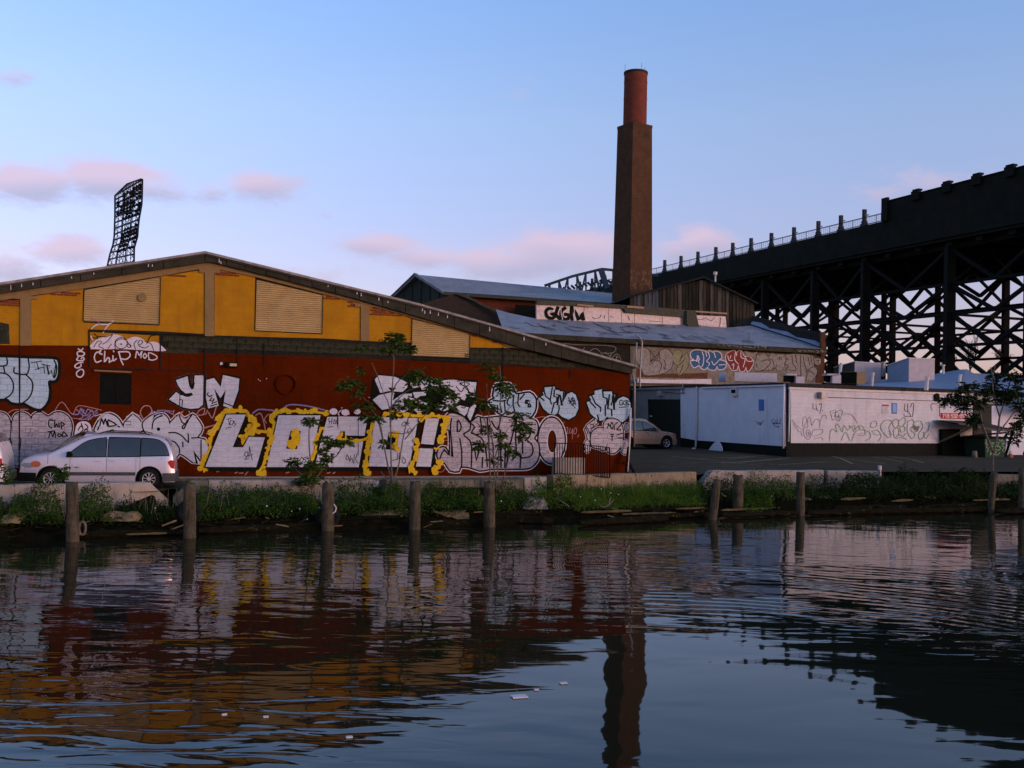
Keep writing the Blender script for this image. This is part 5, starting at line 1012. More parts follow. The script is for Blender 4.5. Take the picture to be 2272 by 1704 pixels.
for i in range(nC):                                      # vertical cladding sheets of the gable end
    t0, t1 = i / nC, (i + .94) / nC; 
    def topz(t):
        tp_ = (pk0.xy - ga.xy).length / (gc.xy - ga.xy).length
        return lf0.z + (pk0.z - lf0.z) * t / tp_ if t < tp_ else pk0.z + (g0.z - pk0.z) * (t - tp_) / (1 - tp_)
    P0, P1 = ga.lerp(gc, t0), ga.lerp(gc, t1); nn2 = Vector((-(gc - ga).y, (gc - ga).x, 0)).normalized() * .12
    if nn2.y < 0: nn2 = -nn2
    ring = [Vector((P0.x, P0.y, 1.5)), Vector((P1.x, P1.y, 1.5)), Vector((P1.x, P1.y, topz(t1) - .2)), Vector((P0.x, P0.y, topz(t0) - .2))]
    mb = MB(); mb.prism([v + nn2 * (1 + (i % 2) * .4) for v in ring], [v + nn2 * 3 for v in ring]); mb.build('cladding_sheet', M_darkclad, bs)
mb = MB(); a_, b_ = g0 + Vector((.1, .3, 0)), er1 + Vector((0, .3, 0)); ring = [Vector((a_.x, a_.y, 1.5)), Vector((b_.x, b_.y, 1.5)), b_ - Vector((0, 0, .2)), a_ - Vector((0, 0, .2))]; mb.prism(ring, [v + Vector((0, .3, 0)) for v in ring]); mb.build('wall', M_redbrickwall, bs)
wp = [W(1143, 676, 87.9), W(1190, 679, 87.9), W(1190, 720, 87.9), W(1143, 720, 87.9)]; mb = MB(); mb.prism(wp, [v + Vector((0, -.06, 0)) for v in wp]); mb.build('window', M_hole, bs)
ev = [W(985, 651, 87.8), W(1140, 661, 87.8), W(1362, 677, 88.2)]; mb = MB(); [mb.bar(x, y, .22, .3) for x, y in zip(ev, ev[1:])]; mb.build('eave_board', M_moss, bs)
mb = MB(); rg_ = [g0 + Vector((0, 0, .08)), pk0 + Vector((0, 0, .08))]; mb.bar(rg_[0], rg_[1], .3, .12); mb.bar(lf0 + Vector((0, 0, .06)), pk0 + Vector((0, 0, .06)), .2, .1); mb.build('verge_trim', M_roofgrey, bs)
sb = thing('stepped_brick_gable', 'dark sooty brick gable wall with ragged sloping coping before the red brick shed', 'brick wall', W(1060, 900, 76))
pts = [(840, 700), (880, 690), (1000, 655), (1016, 651), (1060, 670), (1100, 690), (1115, 696), (1127, 697), (1127, 745), (1127, 960), (840, 960)]
mb = MB(); a3 = [W(x, y, 76 + (x - 1000) * .004) for x, y in pts]; mb.prism(a3, [v + Vector((.05, .45, 0)) for v in a3]); mb.build('wall', M_darkbrick, sb)
for (x0, y0), (x1, y1) in zip([(1010, 650), (1030, 657), (1050, 665), (1071, 676), (1091, 685), (1110, 694)], [(1029, 657), (1049, 665), (1070, 676), (1090, 685), (1109, 694), (1128, 697)]):
    mb = MB(); mb.bar(W(x0, y0, 75.95), W(x1, y1, 75.95), .22, .16); mb.build('coping_stone', M_moss, sb)
mb = MB(); r3 = [W(1116, 697, 75.9), W(1127, 697, 75.9), W(1128, 760, 75.9), W(1117, 760, 75.9)]; mb.prism(r3, [v + Vector((0, -.12, 0)) for v in r3]); mb.build('pilaster', M_redbrickwall, sb)
# ---------------------------------------------------------------- weathered plank barn right of the chimney
M_plank = [mat('grey_plank_%s' % n_, c1, c2, .95, 5, bump=.5, streak=(5, .5, c3, .7), stretch=(1, 1, .2)) for n_, c1, c2, c3 in (('warm', (.066, .048, .028), (.042, .031, .02), (.022, .017, .010)), ('pale', (.12, .092, .068), (.08, .062, .045), (.04, .032, .022)), ('dark', (.034, .028, .016), (.020, .017, .010), (.012, .010, .006)), ('blue', (.10, .095, .10), (.075, .072, .075), (.04, .038, .038)))]
ba = thing('plank_barn', 'weathered barn of vertical planks with a low dark roof between chimney and viaduct', 'building', W(1540, 900, 83))
TPp = [(1396, 660), (1406, 656), (1455, 640), (1500, 630), (1562, 619), (1600, 633), (1640, 655), (1673, 672), (1676, 700)]
BD = [(1396, 83), (1676, 81.5)]
rp = random.Random(11); x = 1398.0; SLP = lambda x: 83 - (x - 1396) * .0054
while x < 1672:
    w_ = rp.uniform(6.5, 9.5); x1 = min(x + w_, 1673); d = SLP(x); o = rp.uniform(0, .05)
    mi_ = 3 if x < 1462 and rp.random() < .75 else (1 if rp.random() < .26 else (0 if rp.random() < .6 else 2))
    if 1530 < x < 1545: mi_ = 2
    if 1570 < x < 1578: mi_ = 1
    r4 = [W(x + .35, lerpline(TPp, x) + 2, d - o), W(x1 - .35, lerpline(TPp, x1) + 2, d - o), W(x1 - .35, 760, d - o), W(x + .35, 760, d - o)]
    mb = MB(); mb.prism(r4, [v + Vector((0, .06, 0)) for v in r4]); mb.build('plank', M_plank[mi_], ba); x = x1
r4 = [W(a_, b_ + 4, SLP(a_) + .2) for a_, b_ in TPp] + [W(1676, 770, 81.7), W(1396, 770, 83.2)]; mb = MB(); mb.prism(r4, [v + Vector((0, .15, 0)) for v in r4]); mb.build('wall', M_mortar, ba)
bk = Vector((-2.0, 13, 0)); pkb = W(1562, 617, 81.9); lfb = W(1394, 661, 82.8); rtb = W(1682, 675, 81.2)
M_barnroof = mat('black_roofing', (.022, .022, .019), (.015, .015, .013), .7, 3)
mb = MB(); mb.prism([lfb, pkb, pkb + bk, lfb + bk], [v + Vector((0, 0, .16)) for v in (lfb, pkb, pkb + bk, lfb + bk)]); ro = mb.build('roof', M_barnroof, ba)
mb = MB(); mb.prism([pkb, rtb, rtb + bk, pkb + bk], [v + Vector((0, 0, .16)) for v in (pkb, rtb, rtb + bk, pkb + bk)]); mb.build('roof', M_barnroof, ba)
M_skylight = mat('skylight_strip', (.55, .52, .54), (.45, .42, .44), .3, 5)  # white colour of the barn's roof skylights
v_up = (pkb - lfb); 
for a_, b_, w_ in ((.20, 2.2, .5), (.27, 2.4, .4), (.52, 3.5, .6), (.60, 3.2, .5), (.86, 3.0, .25)):
    c_ = lfb + v_up * a_ + bk.normalized() * b_ + Vector((0, 0, .19)); mb = MB(); mb.obox(c_, v_up.normalized() * w_, bk.normalized() * .35, (0, 0, .02)); mb.build('skylight', M_skylight, ro)
mb = MB(); P3 = W(1587, 622, 84); mb.tube([P3 + Vector((0, 0, -.3)), P3 + Vector((0, 0, .45))], .07, 7); mb.tube([P3 + Vector((-.02, 0, .45)), P3 + Vector((0, 0, .72))], .17, 8); tag(mb.build('roof_vent', M_trim), 'white capped vent pipe on the ridge of the plank barn', 'vent pipe')
# ---------------------------------------------------------------- chimney
M_chim = mat('chimney_brick', (.105, .046, .018), (.060, .027, .011), .95, 1.6, bump=.5, brick=(.22, .075, .012, (.085, .045, .028), .72), mott=(1.5, .66, (.05, .028, .018)), streak=(.8, .6, (.06, .03, .018), .6))
M_chim2 = mat('chimney_red_brick', (.20, .046, .024), (.12, .030, .017), .95, 2.2, bump=.5, brick=(.22, .075, .012, (.15, .05, .035), .75), mott=(2, .64, (.10, .028, .018)), streak=(1.2, .6, (.12, .03, .02), .6))
cd = 88.0; ch = thing('chimney', 'tall brick chimney with a square shaft and a round red top', 'chimney', W(1405, 930, cd))
def csec(xl, xm, xr, y, z=None):
    m_ = W(xm, y, cd); z_ = m_.z if z is None else z
    wl, wr = (xm - xl) * cd / FPX, (xr - xm) * cd / FPX; th = math.atan2(wl, wr) ; a_ = (wl + wr) / (math.sin(th) + math.cos(th))
    dr = Vector((math.cos(th), math.sin(th), 0)); dl = Vector((-math.sin(th), math.cos(th), 0)); c_ = Vector((m_.x, m_.y, z_))
    return [c_, c_ + dr * a_, c_ + dr * a_ + dl * a_, c_ + dl * a_]
lo4 = csec(1361.8, 1396.8, 1452, 700); hi4 = csec(1375, 1404.8, 1451.3, 270)
k_ = (lo4[0].z - 0) / (hi4[0].z - lo4[0].z); bot4 = [l - (h - l) * ((lo4[0].z - 1) / (hi4[0].z - lo4[0].z)) for l, h in zip(lo4, hi4)]
NN = 16; mb = MB(); mb.prism(bot4, hi4); mb.build('shaft', M_chim, ch)
def grow(r_, g): c_ = sum(r_, Vector()) / 4; return [c_ + (v - c_) * g for v in r_]
mb = MB(); mb.prism([v - Vector((0, 0, .22)) for v in grow(hi4, 1.02)], [v + Vector((0, 0, .03)) for v in grow(hi4, 1.03)]); mb.build('shoulder', M_chim, ch)
cc = sum(hi4, Vector()) / 4
rt = 26.6 * cd / FPX; zt = W(1414, 150, cd).z
def cyl(mb, z0, z1, r0, r1, n=32):
    mb.prism([cc + Vector((math.cos(2 * math.pi * i / n) * r0, math.sin(2 * math.pi * i / n) * r0, z0 - cc.z)) for i in range(n)], [cc + Vector((math.cos(2 * math.pi * i / n) * r1, math.sin(2 * math.pi * i / n) * r1, z1 - cc.z)) for i in range(n)])
mb = MB(); cyl(mb, cc.z, zt - .12, rt, rt * .985); top_o = mb.build('round_top', M_chim2, ch)
mb = MB(); cyl(mb, zt - .12, zt + .06, rt * 1.03, rt * 1.03); mb.build('rim', M_darkbrick, ch)
for z_ in (zt - .9, zt - 2.4): mb = MB(); cyl(mb, z_, z_ + .05, rt * 1.006, rt * 1.006); mb.build('iron_band', M_chim2, ch)
for px, py in ((1391, 130), (1398, 143), (1428.5, 126), (1436, 136)):
    P3 = W(px, 150, cd); mb = MB(); mb.tube([Vector((P3.x, cc.y, zt)), Vector((P3.x, cc.y, W(px, py, cd).z))], .022, 5); mb.build('lightning_rod', M_metal, ch)
CP = Plane((bot4[0].x, bot4[0].y), (bot4[1].x, bot4[1].y))
rp = random.Random(2); p = Paint(CP, .0)
tw = MB()
def chpt(px, py):     # point on the right-hand shaft face
    n_ = (bot4[1] - bot4[0]).cross(hi4[0] - bot4[0]).normalized(); n_ = n_ if n_.y < 0 else -n_
    v = CM @ Vector((px - CX, CY - py, -FPX)); o = Vector((0, 0, CZ)); k = (bot4[0] - o).dot(n_) / v.dot(n_); return o + v * k + n_ * .02
for i in range(46):                                       # chalky scrawl near the base
    x = rp.uniform(1400, 1447); y = rp.uniform(598, 640); l_ = rp.uniform(3, 12); a_ = rp.uniform(-1.2, 1.2)
    P_ = [(x, y), (x + l_ * .4 * math.sin(a_), y + l_ * .5), (x + rp.uniform(-3, 3), y + l_)]
    for u_, v_ in zip(P_, P_[1:]):
        u_ = (min(u_[0], 1448), u_[1]); v_ = (min(v_[0], 1448), v_[1]); A3, B3 = chpt(*u_), chpt(*v_); side = Vector((.018, .012, 0)); tw.quad(A3 - side, B3 - side, B3 + side, A3 + side)
for i, x in enumerate((1418, 1424, 1431, 1437)):
    for y in (292, 300): tw.quad(chpt(x, y), chpt(x + 2.4, y), chpt(x + 2.0, y + 6), chpt(x + .4, y + 6), 1)
tw.build('scrawl', [mat('chalk_scrawl', (.22, .15, .12), (.14, .08, .05), .9, 5, contrast=(.45, .55)), M_darkbrick], ch, fix=False, kind='stuff')
# ---------------------------------------------------------------- elevated railway viaduct on steel trestles
M_via = mat('black_steel_cladding', (.0085, .0095, .0055), (.006, .0065, .004), .85, .5, bump=.3, bscale=6, mott=(1.5, .64, (.011, .012, .008)))
M_steel = mat('dark_trestle_steel', (.0035, .0035, .0025), (.0025, .0025, .002), .8, 2)
M_rail = mat('grey_railing', (.22, .23, .26), (.18, .19, .22), .6, 4); M_vpost = mat('dark_parapet_post', (.035, .038, .045), (.02, .022, .025), .8, 4)
XN, YN, UV_ = 44.8, 87.1, .385
def B_(s, h, w=0.0):            # s metres of depth along, w metres across away from the canal, h above eye height
    L_ = math.sqrt(1 + UV_ ** 2); n_ = Vector((1 / L_, UV_ / L_, 0)); return Vector((XN - UV_ * s, YN + s, CZ + h)) + n_ * w
va = thing('railway_viaduct', 'black elevated railway viaduct on a forest of steel trestle legs', 'viaduct', B_(20, -2.4))
def bbox(s0, s1, h0, h1, w0, w1, m, name, par=None):
    mb = MB(); lo = [B_(s0, h0, w0), B_(s1, h0, w0), B_(s1, h0, w1), B_(s0, h0, w1)]; mb.prism(lo, [v + Vector((0, 0, h1 - h0)) for v in lo]); return mb.build(name, m, par or va)
SP = []
for x in (2238, 2164, 2097, 2029, 1961, 1909, 1857, 1807, 1753, 1703, 1658, 1617.5, 1580, 1540.4, 1503, 1467):
    u = (x - CX) / FPX; SP.append((XN - YN * u) / (u + UV_))
SP = [-14, -10, -6, -2.2] + SP + [SP[-1] + 4.6 * i for i in range(1, 14)]
sw = SP[8]
bbox(-16, sw, 17.06, 22.0, 0, .5, M_via, 'parapet_wall'); bbox(-16.1, sw, 22.0, 22.12, -.08, .6, M_via, 'coping'); bbox(sw, 130, 17.06, 20.05, .0, .5, M_via, 'girder')
bbox(-16, 130, 16.7, 17.06, -.15, 21.5, M_via, 'deck'); bbox(-16, 130, 17.06, 21.5, 21, 21.5, M_via, 'far_parapet_wall')
for i in range(0, len(SP)): bbox(SP[i] - .35, SP[i] + .35, 16.25, 16.7, .2, 21.2, M_via, 'cross_girder')
for w_ in (1.2, 7.5, 14, 20.4): bbox(-16, 130, 16.1, 16.7, w_ - .25, w_ + .25, M_via, 'main_girder')
bbox(-16, 130, 17.0, 17.3, -.35, -.0, M_via, 'ledge')
for s_ in SP: 
    if s_ < sw - 1 : bbox(s_ - .5, s_ + .5, 21.4, 22.30, -.30, -.002, M_via, 'pilaster'); bbox(s_ - .38, s_ + .38, 22.30, 22.48, -.25, .3, M_via, 'pilaster_cap')
    elif s_ < sw + 1: bbox(s_ - .4, s_ + .4, 20.0, 22.4, -.3, -.002, M_via, 'pilaster')
    else:
        if s_ > 90: continue
        mb = MB()
        for (a_, h0, h1) in ((.40, 20.0, 20.32), (.25, 20.32, 20.6), (.13, 20.6, 21.85)):
            lo = [B_(s_ - a_, h0, .0), B_(s_ + a_, h0, .0), B_(s_ + a_, h0, .4), B_(s_ - a_, h0, .4)]; mb.prism(lo, [v + Vector((0, 0, h1 - h0)) for v in lo])
        mb.build('parapet_post', M_vpost, va)
        bbox(s_ - .7, s_ - .12, 21.1, 21.2, .1, .2, M_rail, 'bracket')
rl = MB()
for s0, s1 in zip(SP[8:-9], SP[9:-8]):
    for h_ in (20.2, 20.98): rl = MB(); rl.bar(B_(s0 + .25, h_, .25), B_(s1 - .25, h_, .25), .09); rl.build('rail', M_rail, va)
    mb = MB(); m_ = (s0 + s1) / 2; mb.bar(B_(m_, 20.05, .25), B_(m_, 20.98, .25), .07); mb.build('rail_stanchion', M_rail, va)
    mb = MB()                                            # open mesh between the posts
    for k in range(9): mb.bar(B_(s0 + .4 + (s1 - s0 - .8) * k / 8, 20.05, .27), B_(s0 + .4 + (s1 - s0 - .8) * k / 8, 20.95, .27), .018)
    for k in range(5): mb.bar(B_(s0 + .3, 20.2 + k * .17, .28), B_(s1 - .3, 20.2 + k * .17, .28), .018)
    mb.build('fence_mesh', M_rail, va, kind='stuff')
BS = [-12, -1.5, 8.6, 19.6, 27.5, 36.5, 47, 58, 70, 84]
TIER = [16.1, 12.6, 9.7, 6.6, 3.2, -2.6]
WS = (.6, 10.6, 20.6)
def mem(a_, b_, w_, name): mb = MB(); mb.bar(a_, b_, w_); mb.build(name, M_steel, va)
for i, s_ in enumerate(BS):
    for w_ in WS: mem(B_(s_, 16.3, w_), B_(s_, -2.6, w_), {.6: .85, 10.6: .5, 20.6: .65}[w_], 'trestle_leg')
    for k, (h1, h0) in enumerate(zip(TIER, TIER[1:])):
        for w0, w1 in zip(WS, WS[1:]):
            if k in (1, 3): mem(B_(s_, h0, w0), B_(s_, h0, w1), .24, 'strut')
            wm = (w0 + w1) / 2
            if k in (0, 2, 4): mem(B_(s_, h1, wm), B_(s_, h0, w0), .26, 'brace'); mem(B_(s_, h1, wm), B_(s_, h0, w1), .26, 'brace')
            elif i % 2: mem(B_(s_, h1, w0), B_(s_, h0, wm), .26, 'brace'); mem(B_(s_, h1, w1), B_(s_, h0, wm), .26, 'brace')
for i, (s0, s1) in enumerate(zip(BS, BS[1:])):
    for w_ in WS:
        for k, (h1, h0) in enumerate(zip(TIER, TIER[1:])):
            if 0 < k < 5 and w_ != WS[1]: mem(B_(s0, h1, w_), B_(s1, h1, w_), .28, 'strut')
            sm_ = (s0 + s1) / 2
            if w_ == WS[1] and k % 2: continue
            mem(B_(s0, h1, w_), B_(sm_, h0, w_), .32, 'brace'); mem(B_(s1, h1, w_), B_(sm_, h0, w_), .32, 'brace')
# steel truss seen left of the chimney (another span, far off)
M_truss = mat('blue_grey_truss_steel', (.05, .075, .09), (.035, .05, .062), .7, 3)
tr = thing('steel_truss_span', 'blue-grey steel truss span showing between shed roof and chimney', 'steel truss', W(1290, 900, 150))
TD = 140
def TP_(x, y, o=0): return W(x, y, TD + o)
topc = [(1208, 634), (1270, 613), (1335, 597), (1400, 603), (1460, 612)]; botc = [(1200, 690), (1330, 690), (1460, 690)]
for o in (0, 7):
    for a_, b_ in zip(topc, topc[1:]): mb = MB(); mb.bar(TP_(*a_, o), TP_(*b_, o), .40, .35); mb.build('top_chord', M_truss, tr)
    mb = MB(); mb.bar(TP_(1200, 688, o), TP_(1460, 688, o), .5); mb.build('bottom_chord', M_truss, tr)
    for i, x in enumerate(range(1220, 1400, 20)):
        y0 = lerpline(topc, x); mb = MB(); mb.bar(TP_(x, y0, o), TP_(x, 690, o), .22); mb.build('post', M_truss, tr)
        mb = MB(); mb.bar(TP_(x, y0, o), TP_(x + (20 if i % 2 else -20), 690, o), .26); mb.build('diagonal', M_truss, tr)
mb = MB(); mb.bar(TP_(1333, 597, -.4), TP_(1347, 640, -.4), .75); mb.build('end_post', M_truss, tr)
for x in range(1222, 1380, 9):
    for j, f_ in enumerate((.25, .55, .8)):
        y0 = lerpline(topc, x); mb = MB() if (x, j) == (1222, 0) else mb; mb.bar(TP_(x, y0 + (690 - y0) * f_, 2 + j), TP_(x + 9, y0 + (690 - y0) * f_ + (-8 if j % 2 else 8), 2 + j), .3)
mb.build('lattice_bars', M_truss, tr, kind='stuff')
# ---------------------------------------------------------------- stadium floodlight tower
M_fl = mat('floodlight_steel', (.018, .020, .024), (.014, .013, .016), .7, 4); M_lamp = mat('floodlight_lamp', (.016, .016, .012), (.01, .01, .008), .5, 3)
ft = thing('floodlight_tower', 'leaning lattice stadium floodlight tower with two dark banks of lamps', 'floodlight tower', W(272, 895, 118))
def FLp(u, v, o=0):     # u 0..1 left to right, v 0..1 from the top down
    L0 = [(255, 437), (254, 495), (254, 535), (249, 548), (236, 600)]; R0_ = [(315, 400), (315, 447), (306, 496), (306, 528), (298, 540), (298, 590)]
    Lx = lambda v: (lerpv(((0, 255, 434), (.35, 255, 480), (.66, 253, 536), (.80, 244, 564), (1, 235, 604)), v)); Rx = lambda v: lerpv(((0, 316, 398), (.28, 315, 450), (.55, 307, 495), (.72, 305, 528), (.76, 298, 540), (1, 297, 598)), v)
    a_, b_ = Lx(v), Rx(v); d = 126 - 13 * u
    return W(a_[0] + (b_[0] - a_[0]) * u, a_[1] + (b_[1] - a_[1]) * u, d + o)
def lerpv(T_, v):
    for (v0, x0, y0), (v1, x1, y1) in zip(T_, T_[1:]):
        if v0 <= v <= v1: t = (v - v0) / (v1 - v0); return (x0 + (x1 - x0) * t, y0 + (y1 - y0) * t)
    return T_[-1][1:]
for o in (0, 2.2):
    for u in (0, .33, .66, 1):
        for v0 in [i / 10 for i in range(10)]: 
            mb = MB() if v0 == 0 else mb; mb.bar(FLp(u, v0, o), FLp(u, v0 + .1, o), .16 if u in (0, 1) else .11)
        mb.build('mast', M_fl, ft)
    for i in range(15): mb = MB(); v = i / 14; mb.bar(FLp(0, v, o), FLp(1, v, o), .15); mb.build('cross_rail', M_fl, ft)
mb = MB()
for i in range(20):
    for j in range(7):
        u0, u1, v0, v1 = j / 7, (j + 1) / 7, i / 20, (i + 1) / 20
        mb.bar(FLp(u0, v0), FLp(u1, v1, 2.2), .055) if (i * 5 + j * 3) % 4 else None; mb.bar(FLp(u1, v0, 2.2), FLp(u0, v1), .05) if (i * 3 + j) % 3 == 0 else None; mb.bar(FLp(u0, v0), FLp(u0, v1), .06)
mb.build('lattice_bars', M_fl, ft, kind='stuff')
mb = MB(); mb.bar(FLp(0, 0, 0), W(282, 408, 121), .13); mb.bar(W(282, 408, 121), W(313, 397, 113), .13)
for k in range(7): a_ = k / 7; mb.bar(FLp(a_, 0), W(282, 408, 121).lerp(W(313, 397, 113), a_), .07)
mb.build('top_frame', M_fl, ft)
rl_ = random.Random(4)
for v in [.05 + .045 * i for i in range(9)] + [.56 + .045 * i for i in range(6)]:
    for j in range(8):
        u = .12 + j * .115
        lim = (v < .5 and (v + (1 - u) * .0 > .02)) 
        if (u < .3 and v < .14) or (u < .24 and rl_.random() < .6) or rl_.random() < .12: continue
        if v > .5 and u < .30: continue
        c_ = FLp(min(u, .99), v, -.5); mb = MB(); r_ = .21 * (1 + rl_.uniform(-.15, .15))
        mb.tube([c_ + Vector((.1, -.25, -.1)), c_ + Vector((0, .25, .05))], [r_, r_ * .6], 8); mb.build('lamp', M_lamp, ft)
# ---------------------------------------------------------------- vehicles
M_vanp = mat('silver_white_car_paint', (.50, .44, .48), (.47, .41, .45), .32, 2, metal=.35, spec=.5, coat=.6); M_whitep = mat('white_car_paint', (.62, .54, .55), (.58, .5, .51), .3, 2, spec=.5, coat=.5)
M_tanp = mat('gold_tan_car_paint', (.36, .225, .15), (.33, .205, .135), .32, 2, metal=.35, spec=.5, coat=.5)
M_glass = mat('tinted_car_glass', (.022, .024, .022), (.016, .018, .016), .08, 2, spec=.6, coat=.25); M_trimg = mat('grey_plastic_cladding', (.060, .056, .054), (.045, .042, .04), .6, 4)
M_tyre = mat('tyre_rubber', (.010, .010, .009), (.007, .007, .006), .85, 8); M_alloy = mat('alloy_wheel', (.50, .46, .44), (.38, .34, .32), .35, 6, metal=.6); M_red_l = mat('red_tail_lamp', (.36, .006, .004), (.30, .005, .003), .5, 4, spec=.15)
M_orange = mat('orange_indicator', (.42, .10, .04), (.34, .08, .04), .3, 4); M_lensc = mat('clear_headlamp', (.20, .21, .23), (.14, .15, .17), .2, 4, spec=.8); M_seam = mat('panel_gap', (.09, .075, .08), (.07, .06, .065), .8, 4); M_under = mat('dark_underside', (.006, .006, .005), (.005, .005, .004), .9, 4)
def ip(T_, x):
    if x <= T_[0][0]: return T_[0][1]
    for (x0, y0), (x1, y1) in zip(T_, T_[1:]):
        if x0 <= x <= x1: return y0 + (y1 - y0) * (x - x0) / (x1 - x0)
    return T_[-1][1]
def smt(T_, n=4): return smooth(T_, False, n)
def vehicle(name, label, cat, O, A, prof, L_, wheels, paint, windows, belt=1.04, hw=.93, roofw=.70, wr=.33, arch=.42, clad=(.50, .60), zb0=.22, group=None, sill=None, ws=(.9, 1.93), rear_lamp=None, head=None, doors=(), handles=(), rack=False, visible=1, mirror=None, spokes=9, bumper=(0, .3), cladm=None):
    """A unit vector front->rear; near side is toward the camera; O is the ground point under the front bumper's centreline"""
    t = thing(name, label, cat, O, group); A = Vector((A[0], A[1], 0)).normalized(); S = Vector((A.y, -A.x, 0))
    if S.dot(Vector((0, 0, 0)) - Vector((O[0], O[1], 0))) < 0: S = -S
    P3 = lambda a, y, z: O + A * a + S * y + Vector((0, 0, z))
    prof = smt(prof, 4)
    zt = lambda a: ip(prof, a)
    def zb(a):
        z = zb0
        for aw in wheels:
            if abs(a - aw) < arch: z = max(z, math.sqrt(arch ** 2 - (a - aw) ** 2) + wr)
        return z
    zr_ = max(z for _, z in prof)
    def yw(z):
        if z < belt: return hw * (1 - .05 * ((.62 - z) / .5) ** 2) if z < .62 else hw * (1 - .035 * ((z - .62) / (belt - .62)) ** 2)
        k = min(1, (z - belt) / (zr_ - .12 - belt)); return hw * .965 - (hw * .965 - roofw) * (k ** 1.25)
    def plan(a):
        p = 1.0
        if a < .75: p -= .24 * ((.75 - a) / .75) ** 2.2
        if a > L_ - .35: p -= .10 * ((a - L_ + .35) / .35) ** 2
        return p
    def sy(a, z): return yw(z) * plan(a)
    st = sorted({round(i * .045, 4) for i in range(int(L_ / .045) + 1)} | {L_} | {aw + s_ * arch * .999 for aw in wheels for s_ in (-1, 1)})
    def crown(a): return .018 + (.19 * math.sin(math.pi * max(0, min(1, (a - ws[0] + .05) / (ws[1] - ws[0] + .35)))) ** .8 if ws[0] - .05 < a < ws[1] + .3 else 0)
    rings = []
    for a in st:
        b0, T = zb(a), zt(a); r_ = min(.10, max(.02, (T - b0) * .3)); half = []
        for k in range(10): z = b0 + (T - r_ - b0) * k / 9; half.append((sy(a, z), z))
        ye = sy(a, T - r_)
        for k in range(1, 5): an = k / 4 * math.pi / 2; half.append((ye - r_ * 1.3 * (1 - math.cos(an)), T - r_ + r_ * math.sin(an)))
        cr_ = crown(a); half += [(ye * f_, T + cr_ * (1 - f_ * f_)) for f_ in (.8, .6, .4, .2)]; half.append((0, T + cr_)); rings.append([(y, z) for y, z in half] + [(-y, z) for y, z in reversed(half[:-1])])
    m_ = len(rings[0]); mb = MB(); mb.add([P3(a, y, z) for a, r_ in zip(st, rings) for y, z in r_], [(i * m_ + j, i * m_ + j + 1, (i + 1) * m_ + j + 1, (i + 1) * m_ + j) for i in range(len(st) - 1) for j in range(m_ - 1)] + [tuple(range(m_)), tuple((len(st) - 1) * m_ + j for j in range(m_ - 1, -1, -1))])
    body = mb.build('body', paint, t, smooth_=True)
    try: body.data.set_sharp_from_angle(angle=R(40))
    except Exception: pass
    mb = MB(); c0 = P3(L_ / 2, 0, .45); mb.obox(c0, A * (L_ / 2 - .25), S * (hw - .14), (0, 0, .24)); mb.build('underbody', M_under, t)
    for aw in wheels:
        mb = MB(); mb.obox(P3(aw, 0, wr + .1), A * arch * .98, S * (hw - .12), (0, 0, arch * .85)); mb.build('wheel_housing', M_under, t)
    def patch(a0, a1, lo, hi, off, m, nm, par, n=24, sides=(1, -1), nz_=5):
        for sd_ in sides:
            mb = MB(); vs = []
            for i in range(n + 1):
                a = a0 + (a1 - a0) * i / n; l, h = lo(a), hi(a); h = max(h, l + .001)
                for k in range(nz_ + 1): z = l + (h - l) * k / nz_; vs.append(P3(a, (sy(a, z) + off) * sd_, z))
            q_ = nz_ + 1; mb.add(vs, [(i * q_ + k, i * q_ + k + 1, (i + 1) * q_ + k + 1, (i + 1) * q_ + k) for i in range(n) for k in range(nz_)]); mb.build(nm, m, par or t, smooth_=True)
    cst = lambda v: (lambda a: v); ov = lambda a0, a1, zc, h, sg: (lambda a: zc + sg * h * math.sqrt(max(0, 1 - ((a - (a0 + a1) / 2) / ((a1 - a0) / 2)) ** 2)))
    for (a0, a1, lo, hi) in windows:
        L0, H0 = smt(lo, 1), smt(hi, 4); patch(a0 - .03, a1 + .03, lambda a: ip(L0, a) - .03, lambda a: ip(H0, a) + (.03 if a0 < a < a1 else .0), .004, M_black, 'window_seal', t)
        patch(a0, a1, lambda a: ip(L0, a), lambda a: ip(H0, a), .009, M_glass, 'side_window', t)
    def toppatch(a0, a1, w_, m, nm, off=.008, n=10):
        mb = MB(); vs = []
        for i in range(n + 1):
            a = a0 + (a1 - a0) * i / n; da = .03; sl = Vector((0, 0, zt(a + da) - zt(a - da))) + A * 2 * da; nrm_ = sl.cross(S).normalized(); nrm_ = nrm_ if nrm_.z > 0 else -nrm_
            for k in range(-4, 5): y = w_(a) * k / 4; vs.append(P3(a, y, zt(a) + crown(a) * (1 - (y / max(.1, sy(a, zt(a) - .1))) ** 2)) + nrm_ * off)
        mb.add(vs, [(i * 9 + k, i * 9 + k + 1, (i + 1) * 9 + k + 1, (i + 1) * 9 + k) for i in range(n) for k in range(8)]); return mb.build(nm, m, t, smooth_=True)
    toppatch(ws[0], ws[1], lambda a: sy(a, zt(a) - .1) * .93, M_glass, 'windscreen', .014)
    rs = L_ - .42; toppatch(rs + .06, L_ - .17, lambda a: sy(a, zt(a) - .1) * .86, M_glass, 'rear_window', .014, 6)
    if clad:
        segs = [(bumper[1], wheels[0] - arch), (wheels[0] + arch, wheels[1] - arch), (wheels[1] + arch, L_)]
        for a0, a1 in segs[1:2]: patch(a0 + .002, a1 - .002, cst(clad[0]), cst(clad[1]), .018, cladm or M_trimg, 'side_moulding', t, 10, nz_=2)
    if sill: patch(wheels[0] + arch + .01, wheels[1] - arch - .01, cst(sill[0]), cst(sill[1]), .012, paint, 'sill_panel', t, 10, nz_=2)
    bz = clad[0] + .08 if clad else .55
